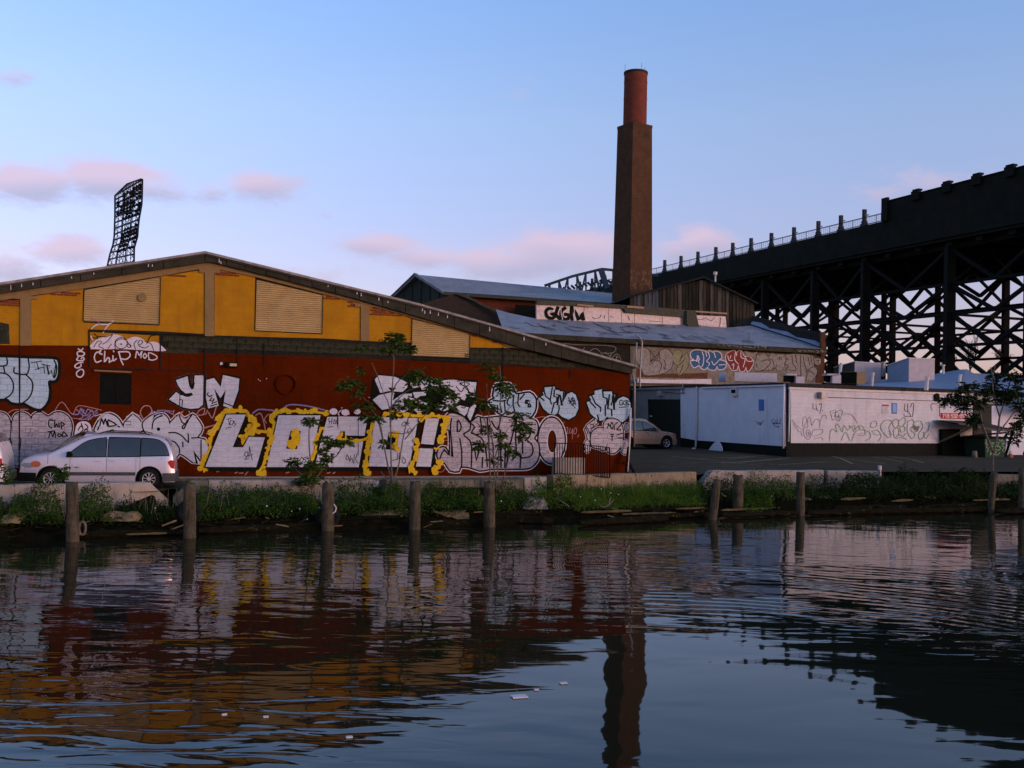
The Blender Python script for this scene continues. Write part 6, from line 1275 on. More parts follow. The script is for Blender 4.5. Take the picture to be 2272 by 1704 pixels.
    for nm, a0, a1 in (('front_bumper', -.03, wheels[0] - arch - .0), ('rear_bumper', wheels[1] + arch, L_ + .05)):
        mb = MB(); n = 8; vs = []
        for i in range(n + 1):
            a = a0 + (a1 - a0) * i / n
            for y_, z_ in ((.03, .24), (.035, bz)): vs.append(P3(a, sy(max(0, min(a, L_)), .4) + y_, z_))
            for y_, z_ in ((.035, bz), (.03, .24)): vs.append(P3(a, -sy(max(0, min(a, L_)), .4) - y_, z_))
        mb.add(vs, [(i * 4 + k, i * 4 + (k + 1) % 4, (i + 1) * 4 + (k + 1) % 4, (i + 1) * 4 + k) for i in range(n) for k in range(4)] + [(0, 1, 2, 3), (n * 4, n * 4 + 1, n * 4 + 2, n * 4 + 3)]); mb.build(nm, cladm or (M_black if nm == 'front_bumper' else M_trimg), t)  # front bumper blackened, putting the shadow at the nose into its colour
    for a_, z0, z1 in doors: patch(a_ - .006, a_ + .006, cst(z0), cst(z1), .004, M_seam, 'door_gap', t, 1, nz_=8)
    for a_, z_ in handles:
        for sd_ in (1, -1):
            mb = MB(); mb.obox(P3(a_, (sy(a_, z_) + .02) * sd_, z_), A * .085, S * .018, (0, 0, .018)); mb.build('door_handle', M_seam if paint is M_tanp else paint, t)
    for aw in wheels:
        for sd_ in (1, -1):
            c_ = P3(aw, (hw - .13) * sd_, wr); wo_ = bpy.data.objects.new('wheel', None); COL.objects.link(wo_); wo_.parent = t; wo_.location = c_ - O
            mb = MB(); n = 28; R_ = lambda r_, an, y: c_ + A * math.cos(an) * r_ + Vector((0, 0, math.sin(an) * r_)) + S * y * sd_
            sec = [(wr * .62, .085), (wr * .66, .10), (wr * .93, .10), (wr, .075), (wr, -.09), (wr * .93, -.11), (wr * .62, -.10)]
            mb.add([R_(r_, 2 * math.pi * i / n, y) for i in range(n) for r_, y in sec], [(i * 7 + k, i * 7 + (k + 1) % 7, ((i + 1) % n) * 7 + (k + 1) % 7, ((i + 1) % n) * 7 + k) for i in range(n) for k in range(7)]); mb.build('tyre', M_tyre, wo_, smooth_=False)
            mb = MB(); mb.add([R_(wr * .62, 2 * math.pi * i / n, .02) for i in range(n)], [tuple(range(n))]); mb.build('brake_shade', M_under, wo_)
            mb = MB(); ri = [(wr * .56, .07), (wr * .64, .095), (wr * .64, .06)]
            mb.add([R_(r_, 2 * math.pi * i / n, y) for i in range(n) for r_, y in ri], [(i * 3 + k, i * 3 + (k + 1) % 3, ((i + 1) % n) * 3 + (k + 1) % 3, ((i + 1) % n) * 3 + k) for i in range(n) for k in range(3)])
            for i in range(spokes):
                an = 2 * math.pi * i / spokes + .2; da = .45 / spokes * 2; vs = [R_(wr * .16, an - da, .085), R_(wr * .16, an + da, .085), R_(wr * .6, an + da * .9, .07), R_(wr * .6, an - da * .9, .07)]
                mb.add(vs + [v - S * sd_ * .025 for v in vs], [(0, 1, 2, 3), (4, 5, 6, 7), (0, 1, 5, 4), (1, 2, 6, 5), (2, 3, 7, 6), (3, 0, 4, 7)])
            mb.add([R_(wr * .2, 2 * math.pi * i / 12, .09) for i in range(12)], [tuple(range(12))]); mb.build('rim', M_alloy, wo_)
    if rear_lamp:
        a0, a1, z0, z1 = rear_lamp; lo = smt([(a0, (z0 + z1) / 2 + .06), ((a0 + a1) / 2, z0 + .03), (a1, z0)], 3); hi = smt([(a0, (z0 + z1) / 2 + .07), ((a0 + a1) / 2, z1 - .03), (a1, z1 - .05)], 3)
        patch(a0, a1, lambda a: ip(lo, a), lambda a: ip(hi, a), .012, M_red_l, 'tail_lamp', t, 8)
    if head:
        a0, a1, z0, z1 = head; am = a0 + (a1 - a0) * .60; patch(a0, am, ov(a0 - .02, am + .10, (z0 + z1) / 2 - .01, .075, -1), ov(a0 - .02, am + .10, (z0 + z1) / 2 - .01, .075, 1), .010, M_lensc, 'headlamp', t, 10); patch(am - .06, a1, ov(am - .06, a1, (z0 + z1) / 2 + .03, .10, -1), ov(am - .06, a1, (z0 + z1) / 2 + .03, .10, 1), .014, M_orange, 'indicator', t, 14)
    if rack:
        for sd_ in (1, -1):
            mb = MB(); pts = [P3(2.30 + i * .2, sd_ * .60, zt(2.3 + i * .2) + (.02 if i in (0, 8) else .055)) for i in range(9)]; mb.tube(pts, .018, 6); mb.build('roof_rail', M_black, t)
        for a_ in (2.65, 3.6):
            mb = MB(); mb.tube([P3(a_, -.6, zt(a_) + .06), P3(a_, -.3, zt(a_) + .10), P3(a_, .3, zt(a_) + .10), P3(a_, .6, zt(a_) + .06)], .02, 6); mb.build('cross_bar', M_black, t)
    if mirror:
        for sd_ in (1, -1):
            mb = MB(); c_ = P3(mirror[0], (sy(mirror[0], mirror[1]) + .13) * sd_, mirror[1]); mb.obox(c_, A * .07, S * .12, (0, 0, .085)); o_ = mb.build('door_mirror', M_black if paint is not M_tanp else paint, t)
            bm = bmesh.new(); bm.from_mesh(o_.data); bmesh.ops.bevel(bm, geom=bm.edges[:], offset=.03, segments=2, affect='EDGES'); bm.to_mesh(o_.data); bm.free()
    return t, P3, patch, sy, zt
VP = [(0, .55), (.03, .76), (.10, .93), (.42, 1.07), (.88, 1.16), (1.45, 1.46), (1.95, 1.70), (2.5, 1.785), (3.2, 1.775), (3.75, 1.765), (4.12, 1.73), (4.38, 1.64), (4.54, 1.46), (4.65, 1.16), (4.71, .90), (4.74, .55)]
win1 = (1.42, 2.58, [(1.42, 1.045), (2.58, 1.06)], [(1.42, 1.055), (1.60, 1.24), (2.02, 1.54), (2.58, 1.655)])
win2 = (2.66, 3.62, [(2.66, 1.06), (3.62, 1.075)], [(2.66, 1.66), (3.62, 1.65)])
win3 = (3.66, 4.52, [(3.66, 1.085), (4.52, 1.11)], [(3.66, 1.65), (4.12, 1.61), (4.36, 1.48), (4.49, 1.28), (4.53, 1.12)])
dv = 30.5; fw = W(114, 1064, dv); A_v = Vector((.962, .272, 0)).normalized(); S_v = Vector((A_v.y, -A_v.x, 0))
O_v = Vector((fw.x, fw.y, 0)) - A_v * .95 - S_v * .93; O_v.z = GZ
t, P3, patch, sy, zt = vehicle('minivan', 'silver-white minivan with roof rack and orange indicator parked nose-left below the graffiti wall', 'minivan', O_v, A_v, VP, 4.74, (.95, 3.93), M_vanp, (win1, win2, win3), clad=(.44, .55), sill=(.24, .43), ws=(.90, 1.90), rear_lamp=(4.50, 4.72, .66, .98), head=(.06, .66, .69, .85), doors=((1.52, .25, 1.03), (2.62, .25, 1.06), (3.64, .62, 1.08), (.86, .8, 1.18)), handles=((2.36, .91), (2.78, .93)), rack=True, mirror=(1.50, 1.13), group='cars parked by the graffiti wall')
mb = MB()
for i in range(14):
    a0 = 3.05 + i * .11; mb.quad(P3(a0, sy(a0, .93) + .006, .955), P3(a0 + .11, sy(a0 + .11, .93) + .006, .955), P3(a0 + .11, sy(a0 + .11, .93) + .006, .965), P3(a0, sy(a0, .93) + .006, .965))
mb.build('crease_highlight', M_whitep, t)  # pale strip painted in place of light catching the body crease
mb = MB(); 
for a_, z_ in ((1.72, .70),): mb.obox(P3(a_, sy(a_, z_) + .008, z_), A_v * .09, S_v * .004, (0, 0, .008)); mb.obox(P3(a_, sy(a_, z_) + .009, z_), A_v * .012, S_v * .004, (0, 0, .03))
mb.build('badge', M_seam, t)
t.scale = (.955, .955, .955)
O_w = Vector((W(14, 1000, 30.2).x, W(31, 1000, 30.2).y, 0)) - A_v * 4.78 - S_v * .75 + Vector((0, 0, GZ))
vehicle('parked_car', 'white car cut off by the left edge, only rounded tail and red lamp in view', 'car', O_w, A_v, VP, 4.74, (.95, 3.93), M_whitep, (win1, win2, win3), clad=(.40, .48), ws=(.90, 1.90), rear_lamp=(4.36, 4.70, .70, .98), doors=((2.62, .25, 1.06),), group='cars parked by the graffiti wall', cladm=M_whitep)
SP_ = [(0, .50), (.04, .70), (.12, .88), (.5, .98), (1.15, 1.06), (1.55, 1.32), (2.05, 1.62), (2.5, 1.73), (3.3, 1.75), (4.1, 1.72), (4.42, 1.62), (4.52, 1.2), (4.58, .9), (4.60, .5)]
sw1 = (1.50, 2.52, [(1.50, 1.05), (2.52, 1.08)], [(1.50, 1.06), (1.72, 1.25), (2.1, 1.50), (2.52, 1.60)]); sw2 = (2.60, 3.45, [(2.60, 1.09), (3.45, 1.11)], [(2.60, 1.61), (3.45, 1.61)]); sw3 = (3.55, 4.40, [(3.55, 1.12), (4.40, 1.14)], [(3.55, 1.60), (4.25, 1.55), (4.40, 1.2)])
A_t = Vector((-.875, -.485, 0)).normalized(); S_t = Vector((A_t.y, -A_t.x, 0)); S_t = S_t if S_t.y < 0 else -S_t
fw = W(1479, 988, 58.6); O_t = Vector((fw.x, fw.y, 0)) - A_t * .86 - S_t * .90; O_t.z = 1.5
vehicle('parked_suv', 'gold-tan off-road car facing right, half hidden behind the warehouse corner', 'car', O_t, A_t, SP_, 4.6, (.86, 3.68), M_tanp, (sw1, sw2, sw3), clad=(.50, .58), ws=(1.18, 2.05), zb0=.3, wr=.36, arch=.46, roofw=.68, doors=((1.45, .35, 1.04), (2.56, .3, 1.08), (3.42, .75, 1.1)), handles=((2.30, .95), (3.20, .97)), mirror=(1.62, 1.12), head=(.05, .30, .72, .86), spokes=5, rear_lamp=(4.42, 4.58, .8, 1.1), cladm=M_tanp, group='cars parked by the graffiti wall')
# ---------------------------------------------------------------- plants, fence, small things
def leafmat(name, c1, c2, c3=None):
    m = mat(name, c1, c2, .8, 2.5, spec=.04, mott=(9, .60, c3) if c3 else None); b = m.node_tree.nodes['Principled BSDF']
    b.inputs['Subsurface Weight'].default_value = 0; return m
M_leaf = leafmat('young_tree_leaf', (.052, .080, .013), (.030, .050, .009), (.09, .13, .022)); M_leafd = leafmat('dark_tree_leaf', (.022, .034, .010), (.014, .022, .007))
M_weed = leafmat('weed_leaf', (.034, .066, .009), (.019, .040, .006), (.05, .09, .012)); M_weedl = leafmat('bright_weed', (.046, .090, .009), (.028, .058, .007), (.07, .12, .015)); M_weedd = leafmat('dark_weed', (.018, .031, .007), (.010, .019, .004))  # third tone is a darker green for the dark clumps and bushes
M_bark = mat('pale_sapling_bark', (.17, .13, .10), (.10, .075, .055), .9, 12); M_barkd = mat('dark_bark', (.05, .04, .03), (.03, .024, .018), .9, 12); M_dry = mat('dry_stalk', (.22, .16, .09), (.13, .09, .05), .9, 8)
def leafquad(mb, c, u, v, m=None):    # a folded leaf: two faces along a midrib
    w = u.cross(v).normalized() * v.length * .35
    mb.add([c - u, c + v + w * .3, c + u, c - v + w * .3], [(0, 1, 2), (0, 2, 3)], m)
def rv(r_): 
    while True:
        v = Vector((r_.uniform(-1, 1), r_.uniform(-1, 1), r_.uniform(-1, 1)))
        if .05 < v.length < 1: return v.normalized()
def frond(mb, r_, base, d, ln, m=None, sag=.25, pairs=6, lw=.028, ll=.075):
    """a pinnate leaf: rachis with paired leaflets"""
    d = d.normalized(); side = d.cross(Vector((0, 0, 1))); side = side.normalized() if side.length > .1 else Vector((1, 0, 0))
    for k in range(1, pairs + 1):
        t = k / pairs; c = base + d * ln * t - Vector((0, 0, sag * ln * t * t))
        for s_ in (-1, 1):
            u = (side * s_ + d * .45 + Vector((0, 0, r_.uniform(-.35, .1)))).normalized() * ll * r_.uniform(.8, 1.15); v = u.cross(rv(r_)).normalized() * lw
            leafquad(mb, c + u, u, v, m)
def sapling(label, stems, clusters, depth, seed, leaf, bark=None, wst=.026, lsz=1.2, dens=1.0, cat='sapling'):
    r_ = random.Random(seed); b0 = stems[0][0]; B0 = W(b0[0], b0[1], depth); t = thing('sapling' if cat == 'sapling' else 'tree', label, cat, (B0.x, B0.y, B0.z - .05))
    mb = MB()
    for si, s_ in enumerate(stems):
        pts = smooth(s_, False, 3); jit = r_.uniform(-.25, .25) if si else 0; k = len(pts); m_ = []
        for i, (x, y) in enumerate(pts): m_.append(W(x, y, depth + jit * i / k))
        mb.tube(m_, [wst * (1 if si < 3 else .65) * (1 - .65 * i / k) + .004 for i in range(k)], 6)
    mb.build('stem', bark or M_bark, t, smooth_=True)
    mb = MB()
    for (x, y, rx, ry, n) in clusters:
        C = W(x, y, depth + r_.uniform(-.25, .25)); RX, RY = rx * depth / FPX, ry * depth / FPX
        for i in range(int(n * dens * 3.4)):
            d = rv(r_); d.z = d.z * .9 + .1; k_ = r_.uniform(.1, .6); st = C + Vector((d.x * RX * k_, d.y * RX * k_, d.z * RY * k_)); ln = r_.uniform(.4, .8)
            frond(mb, r_, st, Vector((d.x * RX, d.y * RX, d.z * RY + .02)), max(.10, ln * Vector((d.x * RX, d.y * RX * .6, d.z * RY)).length), None, .3, r_.choice((3, 4, 5)), .026 * lsz, .055 * lsz)
    mb.build('foliage', leaf, t, fix=False); return t
sapling('leafy two-metre sapling in front of the second block letter', [[(692, 1092), (690, 1040), (686, 990), (686, 950), (690, 925)], [(692, 1085), (702, 1060), (730, 1025), (752, 1005), (760, 975)], [(690, 1085), (675, 1060), (655, 1040)], [(686, 950), (700, 935)], [(715, 1045), (722, 1010)], [(748, 1008), (766, 985)], [(704, 1058), (718, 1030), (722, 1005)]],
        [(690, 935, 26, 12, 9), (722, 978, 22, 12, 8), (762, 980, 24, 10, 9), (745, 985, 20, 8, 6), (650, 1026, 18, 12, 8), (694, 1035, 22, 16, 12), (720, 1028, 14, 12, 6), (690, 1060, 32, 14, 13), (718, 1000, 12, 14, 6), (674, 1070, 24, 10, 6), (730, 1015, 12, 8, 4)], 32.2, 1, M_leaf)
sapling('tall many-branched sapling reaching up to the yellow wall, right of the square-topped pile', [[(872, 1075), (868, 1030), (867, 960), (869, 880), (874, 800), (868, 750)], [(872, 1075), (862, 1040), (850, 980), (838, 930), (822, 905), (805, 880)], [(872, 1070), (885, 1030), (893, 980), (905, 930), (925, 900)], [(866, 950), (863, 900), (850, 870), (838, 835), (825, 805)], [(868, 960), (905, 960), (935, 930), (955, 905)], [(872, 1060), (855, 1058), (845, 1045)], [(870, 900), (900, 870), (925, 860)], [(869, 880), (880, 850), (905, 830)], [(898, 975), (920, 950)], [(850, 975), (845, 945), (840, 930)]],
        [(878, 752, 26, 18, 20), (862, 775, 28, 12, 10), (905, 775, 20, 12, 7), (802, 772, 16, 10, 4), (800, 820, 10, 10, 3), (765, 855, 24, 16, 10), (792, 860, 18, 22, 9), (925, 838, 34, 22, 20), (970, 858, 36, 22, 20), (905, 895, 30, 14, 12), (960, 890, 30, 16, 14), (945, 905, 24, 10, 8), (820, 925, 24, 14, 8), (835, 932, 18, 10, 6), (1000, 880, 20, 14, 7), (850, 985, 9, 10, 4), (882, 905, 18, 10, 5), (805, 900, 26, 16, 8), (995, 900, 22, 12, 6), (880, 925, 10, 10, 3)], 33.3, 2, M_leaf)
sapling('clump of thin stems growing behind the dark pile, in front of the round letters', [[(1098, 1085), (1096, 1020), (1090, 960), (1082, 900), (1080, 850)], [(1100, 1085), (1106, 1020), (1108, 960), (1110, 900), (1112, 850), (1108, 810)], [(1088, 1085), (1086, 1000), (1078, 940), (1060, 900), (1052, 860)], [(1112, 1085), (1122, 1040), (1132, 1010), (1150, 985)], [(1096, 1020), (1110, 980), (1128, 950)], [(1090, 970), (1070, 950), (1055, 935)], [(1104, 1040), (1085, 1000), (1070, 975)], [(1110, 1120), (1118, 1060), (1130, 1010), (1125, 980)], [(1108, 930), (1130, 905), (1150, 890)]],
        [(1120, 862, 30, 20, 18), (1085, 815, 24, 12, 5), (1100, 835, 20, 12, 5), (1080, 900, 26, 16, 9), (1158, 945, 26, 16, 12), (1150, 920, 24, 14, 7), (1064, 990, 24, 14, 10), (1080, 955, 16, 12, 6), (1108, 968, 18, 12, 7), (1118, 990, 22, 10, 8), (1135, 1005, 18, 8, 6), (1098, 1020, 16, 10, 5), (1062, 895, 22, 14, 6), (1160, 970, 14, 12, 5), (1050, 880, 14, 12, 5), (1172, 955, 14, 8, 4)], 34.6, 3, M_leaf)
sapling('forked tree with dark leaves in front of the awning at the right', [[(2201, 1170), (2200, 1100), (2203, 1040), (2204, 1005)], [(2204, 1005), (2214, 960), (2218, 925), (2228, 895), (2240, 870)], [(2204, 1003), (2190, 970), (2178, 935), (2172, 900), (2160, 875)], [(2212, 965), (2235, 935), (2250, 915), (2268, 900)], [(2205, 845), (2198, 815)], [(2218, 925), (2208, 890), (2202, 850), (2208, 810)], [(2172, 905), (2150, 885), (2120, 880)], [(2230, 890), (2240, 850), (2244, 825)], [(2190, 970), (2165, 925), (2140, 905)]],
        [(2105, 890, 26, 16, 16), (2135, 880, 26, 20, 18), (2150, 858, 24, 14, 12), (2172, 890, 30, 20, 18), (2140, 905, 20, 14, 9), (2158, 930, 18, 18, 10), (2162, 935, 14, 16, 7), (2206, 855, 20, 16, 9), (2200, 832, 16, 12, 6), (2190, 870, 24, 16, 10), (2225, 885, 24, 18, 14), (2240, 835, 26, 14, 12), (2262, 840, 16, 12, 8), (2250, 870, 26, 20, 16), (2255, 955, 18, 22, 12), (2266, 930, 14, 20, 9), (2248, 978, 14, 14, 6), (2262, 900, 16, 16, 9), (2215, 868, 22, 12, 8)], 42.5, 4, M_leafd, M_bark, .045, 1.25, 1.35, 'tree')
# weeds and bushes along the foot of the barriers
def bankz(t):
    f_ = t * 1.9
    for (f0, z0), (f1, z1) in zip(PR, PR[1:]):
        if f0 <= f_ <= f1: return z0 + (z1 - z0) * (f_ - f0) / (f1 - f0)
    return PR[0][1] if f_ < PR[0][0] else PR[-1][1]
def bush(label, x0, x1, h, seed, leaf, dens=1.0, tmax=.75, name='weed_clump', grass=False, tmin=.02, size=1.0):
    r_ = random.Random(seed); xm = (x0 + x1) / 2; d = qd(xm); B0 = W(xm, hor(xm), d - .5); t = MB()
    wm = (x1 - x0) * d / FPX; n = int(wm * 1650 * dens)
    for i in range(n):
        x = r_.uniform(x0, x1); tt_ = r_.uniform(tmin, tmax); e = min(1, (x - x0) / 14, (x1 - x) / 14) ; e = max(.25, e) ** .6
        a_ = W(x, hor(x), qd(x) - .10); b_ = W(x, hor(x), wd(x)); P3 = a_.lerp(b_, tt_)
        nn_ = noise.noise(Vector((P3.x * 1.1, P3.y * .6, seed))) * .55 + noise.noise(Vector((P3.x * 3.7, P3.y * 3, seed + 9.))) * .35
        H = h * e * (.80 + nn_) * (1 - .38 * tt_ / max(tmax, .01)); z = bankz(tt_) + max(.05, H) * r_.random() ** .55
        c = Vector((P3.x + r_.uniform(-.05, .05), P3.y, z))
        if grass or r_.random() < .18:
            u = (Vector((r_.uniform(-.5, .5), r_.uniform(-.4, .2), 1))).normalized() * r_.uniform(.05, .12); v = Vector((.006, .002, 0)); leafquad(t, c, u, v)
        else:
            u = rv(r_); u.z *= .6; u = u.normalized() * r_.uniform(.022, .055) * size; v = u.cross(rv(r_)).normalized() * r_.uniform(.013, .030) * size; leafquad(t, c, u, v)
    o = t.build(name, leaf, None, fix=False); o['kind'] = 'stuff'; o['label'] = label
    return o
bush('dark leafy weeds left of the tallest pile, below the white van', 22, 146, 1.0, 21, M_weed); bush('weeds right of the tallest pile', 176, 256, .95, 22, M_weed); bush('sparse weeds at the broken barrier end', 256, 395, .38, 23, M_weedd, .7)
bush('dense weeds under the first two block letters', 440, 716, .82, 24, M_weed, 1.15); bush('dense weeds between the second and third tall piles', 738, 912, .90, 25, M_weed, 1.15); bush('weeds between the scraped pile and the dark pile', 930, 1076, .98, 26, M_weed, 1.1)
bush('weeds right of the dark pile', 1095, 1185, 1.0, 27, M_weed); bush('bright green weed clump below the iron fence', 1182, 1284, 1.0, 28, M_weedl, 1.1); bush('long bright grass below the tan barrier', 1280, 1562, .62, 29, M_weedl, .9, .8, grass=True); bush('low weeds inside the bright grass', 1270, 1570, .45, 31, M_weedl, .7)
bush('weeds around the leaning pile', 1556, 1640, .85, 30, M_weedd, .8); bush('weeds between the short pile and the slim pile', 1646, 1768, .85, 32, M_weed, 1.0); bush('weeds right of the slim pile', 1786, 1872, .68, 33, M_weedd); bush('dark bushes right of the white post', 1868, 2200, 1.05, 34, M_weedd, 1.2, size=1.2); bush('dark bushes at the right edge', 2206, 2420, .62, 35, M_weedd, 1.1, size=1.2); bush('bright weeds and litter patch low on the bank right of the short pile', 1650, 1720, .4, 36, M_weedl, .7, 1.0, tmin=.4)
bush('weeds at the far left foot of the barrier', -300, 22, .6, 37, M_weed)
# leafy shoots standing on the wharf in front of the van
def shoots(label, x0, x1, y0, y1, d, n, seed, leaf, cat='weed'):
    r_ = random.Random(seed); c = thing('weed_shoot', label, cat, W((x0 + x1) / 2, y1, d)); mb = MB(); ms = MB()
    for i in range(n):
        x = r_.uniform(x0, x1); y = r_.uniform(y0, y1); C = W(x, y, d + r_.uniform(-.15, .15)); frond(mb, r_, C, rv(r_), r_.uniform(.06, .14), None, .2, 3, .022, .045)
    for i in range(5): ms.tube([W(r_.uniform(x0, x1), y1 + 18, d), W(r_.uniform(x0, x1), (y0 + y1) / 2, d)], .006, 4)
    mb.build('foliage', leaf, c, fix=False); ms.build('stem', M_barkd, c)
shoots('leafy weed hiding part of the minivan front wheel', 118, 150, 1034, 1066, 29.4, 60, 5, M_weed); shoots('leafy weed in front of the white car tail at the left edge', -20, 28, 1034, 1068, 28.3, 60, 6, M_weed)
shoots('small green weed growing over the kerb below the second block letter', 660, 700, 1040, 1075, 32.9, 22, 7, M_weedl); shoots('bright weed tuft at the foot of the thin sapling', 860, 884, 1068, 1082, 32.8, 20, 8, M_weedl)
# dry stalks against the barriers
rs_ = random.Random(8)
for nm, x0, x1, yy, n, lab in (('dry_stalks', 520, 700, 1066, 46, 'dry stalks against the long pale barrier'), ('dry_stalks', 1650, 1826, 1046, 44, 'dry reddish stalks against the barrier at the parking lot'), ('dry_stalks', 200, 370, 1085, 20, 'thin dry stalks against the broken-ended barrier'), ('dry_stalks', 1250, 1540, 1052, 50, 'dry stalks against the tan barrier'), ('dry_stalks', 860, 1160, 1068, 60, 'dry stalks against the streaked grey barrier')):
    mb = MB()
    for i in range(n):
        x = rs_.uniform(x0, x1); d = qd(x) - .28; l_ = rs_.uniform(14, 42); a_ = W(x, yy + 45, d); b_ = W(x + rs_.uniform(-14, 16), yy + 45 - l_, d); mb.tube([a_, a_.lerp(b_, .5) + Vector((rs_.uniform(-.03, .03), 0, 0)), b_], .0045, 4)
    o = mb.build(nm, M_dry); o['kind'] = 'stuff'; o['label'] = lab
# rotten timbers, broken concrete and rubbish along the waterline
def timber(x0, y0, x1, y1, th, m, label, cat='timber', name='rotten_timber', group=None, dd=0.0):
    r_ = random.Random(int(x0 * 3 + y0)); d0, d1 = 3.9 * FPX / (y0 + 6 - hor(x0)), 3.9 * FPX / (y1 + 6 - hor(x1)); d0, d1 = min(d0, wd(x0) + .9), min(d1, wd(x1) + .9)
    a_, b_ = W(x0, y0, d0 + dd), W(x1, y1, d1 + dd); n = max(4, int((b_ - a_).length / .25)); mb = MB(); k = 7; vs = []
    ax = (b_ - a_).normalized(); s1 = Vector((-ax.y, ax.x, 0)); 
    for i in range(n + 1):
        c = a_.lerp(b_, i / n); w_ = th * (1 + r_.uniform(-.22, .18)) * (.55 if i in (0, n) else 1)
        for j in range(k): an = 2 * math.pi * j / k; rr_ = w_ * (1 + r_.uniform(-.16, .16)); vs.append(c + s1 * math.cos(an) * rr_ * 1.5 + Vector((0, 0, math.sin(an) * rr_)))
    mb.add(vs, [(i * k + j, i * k + (j + 1) % k, (i + 1) * k + (j + 1) % k, (i + 1) * k + j) for i in range(n) for j in range(k)] + [tuple(range(k)), tuple(n * k + j for j in range(k))])
    o = mb.build(name, m); tag(o, label, cat, group); return o
TL = ['dark timber at the waterline reaching out of the left edge', 'shorter dark timber lying above the left-edge one', 'dark timber between the tallest pile and the barrier gap, at the water', 'upper dark timber right of the rope loop', 'short dark timber ending at the second pile', 'long dark timber from the second pile to the square-topped pile', 'dark timber under the dense weeds right of the second pile', 'dark timber ending just left of the square-topped pile',
      'thick dark timber between the square-topped and the scraped pile', 'thin upper timber left of the ochre slab', 'dark timber between the scraped pile and the dark pile', 'thickest square-ended black timber left of the broken quay slab', 'dark timber lying on top of the square-ended one', 'long black timber right of the broken quay slab', 'dark timber running up to the leaning pile', 'dark timber between the short pile and the slim pile', 'dark timber right of the slim pile at the water', 'dark timber below the ochre rubble stump', 'long dark timber below the dark bushes, ending at the thin leaning pile', 'dark timber at the right edge waterline', 'dark timber on the bank below the bright grass', 'dark timber under the bushes left of the forked tree']
for i, a_ in enumerate(((-80, 1180, 150, 1184, .10), (20, 1165, 140, 1160, .08), (180, 1186, 410, 1180, .10), (200, 1170, 330, 1168, .09), (300, 1178, 420, 1172, .07), (440, 1178, 700, 1166, .11), (470, 1162, 620, 1158, .08), (560, 1172, 715, 1164, .08), (740, 1164, 910, 1160, .12), (760, 1150, 890, 1148, .07), (930, 1160, 1075, 1158, .10), (1100, 1150, 1225, 1156, .17), (1110, 1138, 1200, 1140, .10), (1285, 1160, 1480, 1150, .12), (1420, 1146, 1580, 1142, .09), (1600, 1143, 1770, 1138, .10), (1790, 1138, 1960, 1134, .11), (1850, 1128, 2010, 1124, .10), (1950, 1134, 2190, 1130, .12), (2210, 1134, 2400, 1132, .12), (1380, 1132, 1570, 1128, .07), (2050, 1124, 2180, 1120, .08))):
    timber(*a_, M_wetwood, TL[i], group='rotten timbers along the waterline')
PL = ['ochre plank lying right of the broken quay slab', 'ochre plank left of the leaning pile, under the grass', 'short ochre splinter by the foot of the leaning pile', 'bright ochre plank right of the ochre stump', 'ochre plank left of the rubble heap', 'ochre plank behind the thin leaning pile', 'long ochre plank between the short pile and the slim pile', 'narrow ochre plank below the ochre wedge', 'short ochre plank right of the square-topped pile', 'ochre sliver floating left of the barrier gap', 'tiny ochre sliver at the foot of the tallest pile', 'lower ochre plank on the black timber below the grass']
M_ochw = mat('ochre_rotten_wood', (.15, .10, .04), (.07, .05, .02), .9, 5, bump=.6, mott=(8, .58, (.03, .022, .010)))
for i, (x0, y0, x1, y1, th) in enumerate(((1290, 1137, 1400, 1133, .05), (1500, 1129, 1560, 1127, .04), (1540, 1136, 1560, 1134, .03), (1866, 1108, 1920, 1105, .05), (1978, 1112, 2025, 1109, .05), (2160, 1110, 2240, 1108, .04), (1600, 1132, 1730, 1127, .04), (930, 1160, 1000, 1156, .03), (720, 1168, 760, 1166, .025), (280, 1186, 370, 1183, .03), (150, 1188, 190, 1186, .02), (1380, 1141, 1500, 1138, .035))):
    timber(x0, y0, x1, y1, th, M_ochw, PL[i], 'plank', 'loose_plank', 'ochre planks on the bank', -.35)
def lump(x0, x1, y0, y1, m, label, seed, dd=-.1, cat='concrete rubble', name='broken_concrete', thick=.3, group=None):
    r_ = random.Random(seed); xm = (x0 + x1) / 2; d = (qd(xm) + wd(xm)) / 2 - .4 + dd; n = max(5, int((x1 - x0) / 12)); mb = MB(); fr = []; bk2 = []; 
    top = [W(x0 + (x1 - x0) * i / n, y0 + (y1 - y0) * (.55 if i in (0, n) else r_.uniform(0, .22)), d + .25 + r_.uniform(-.04, .04)) for i in range(n + 1)]
    low = [W(x0 + (x1 - x0) * (i + r_.uniform(-.2, .2)) / n, y1 - (y1 - y0) * r_.uniform(0, .1), d + r_.uniform(-.06, .04)) for i in range(n + 1)]
    bk2 = [v + Vector((0, thick, .03)) for v in top]; mb.add(low + top + bk2, [(j * (n + 1) + i, j * (n + 1) + i + 1, (j + 1) * (n + 1) + i + 1, (j + 1) * (n + 1) + i) for j in range(2) for i in range(n)])
    mb.add([low[0], top[0], bk2[0], low[-1], top[-1], bk2[-1]], [(0, 1, 2), (3, 4, 5)]); mb.add(bk2 + [Vector((v.x, v.y, v.z - .4)) for v in bk2], [(i, i + 1, n + 2 + i, n + 1 + i) for i in range(n)])
    tag(mb.build(name, m), label, cat, group)
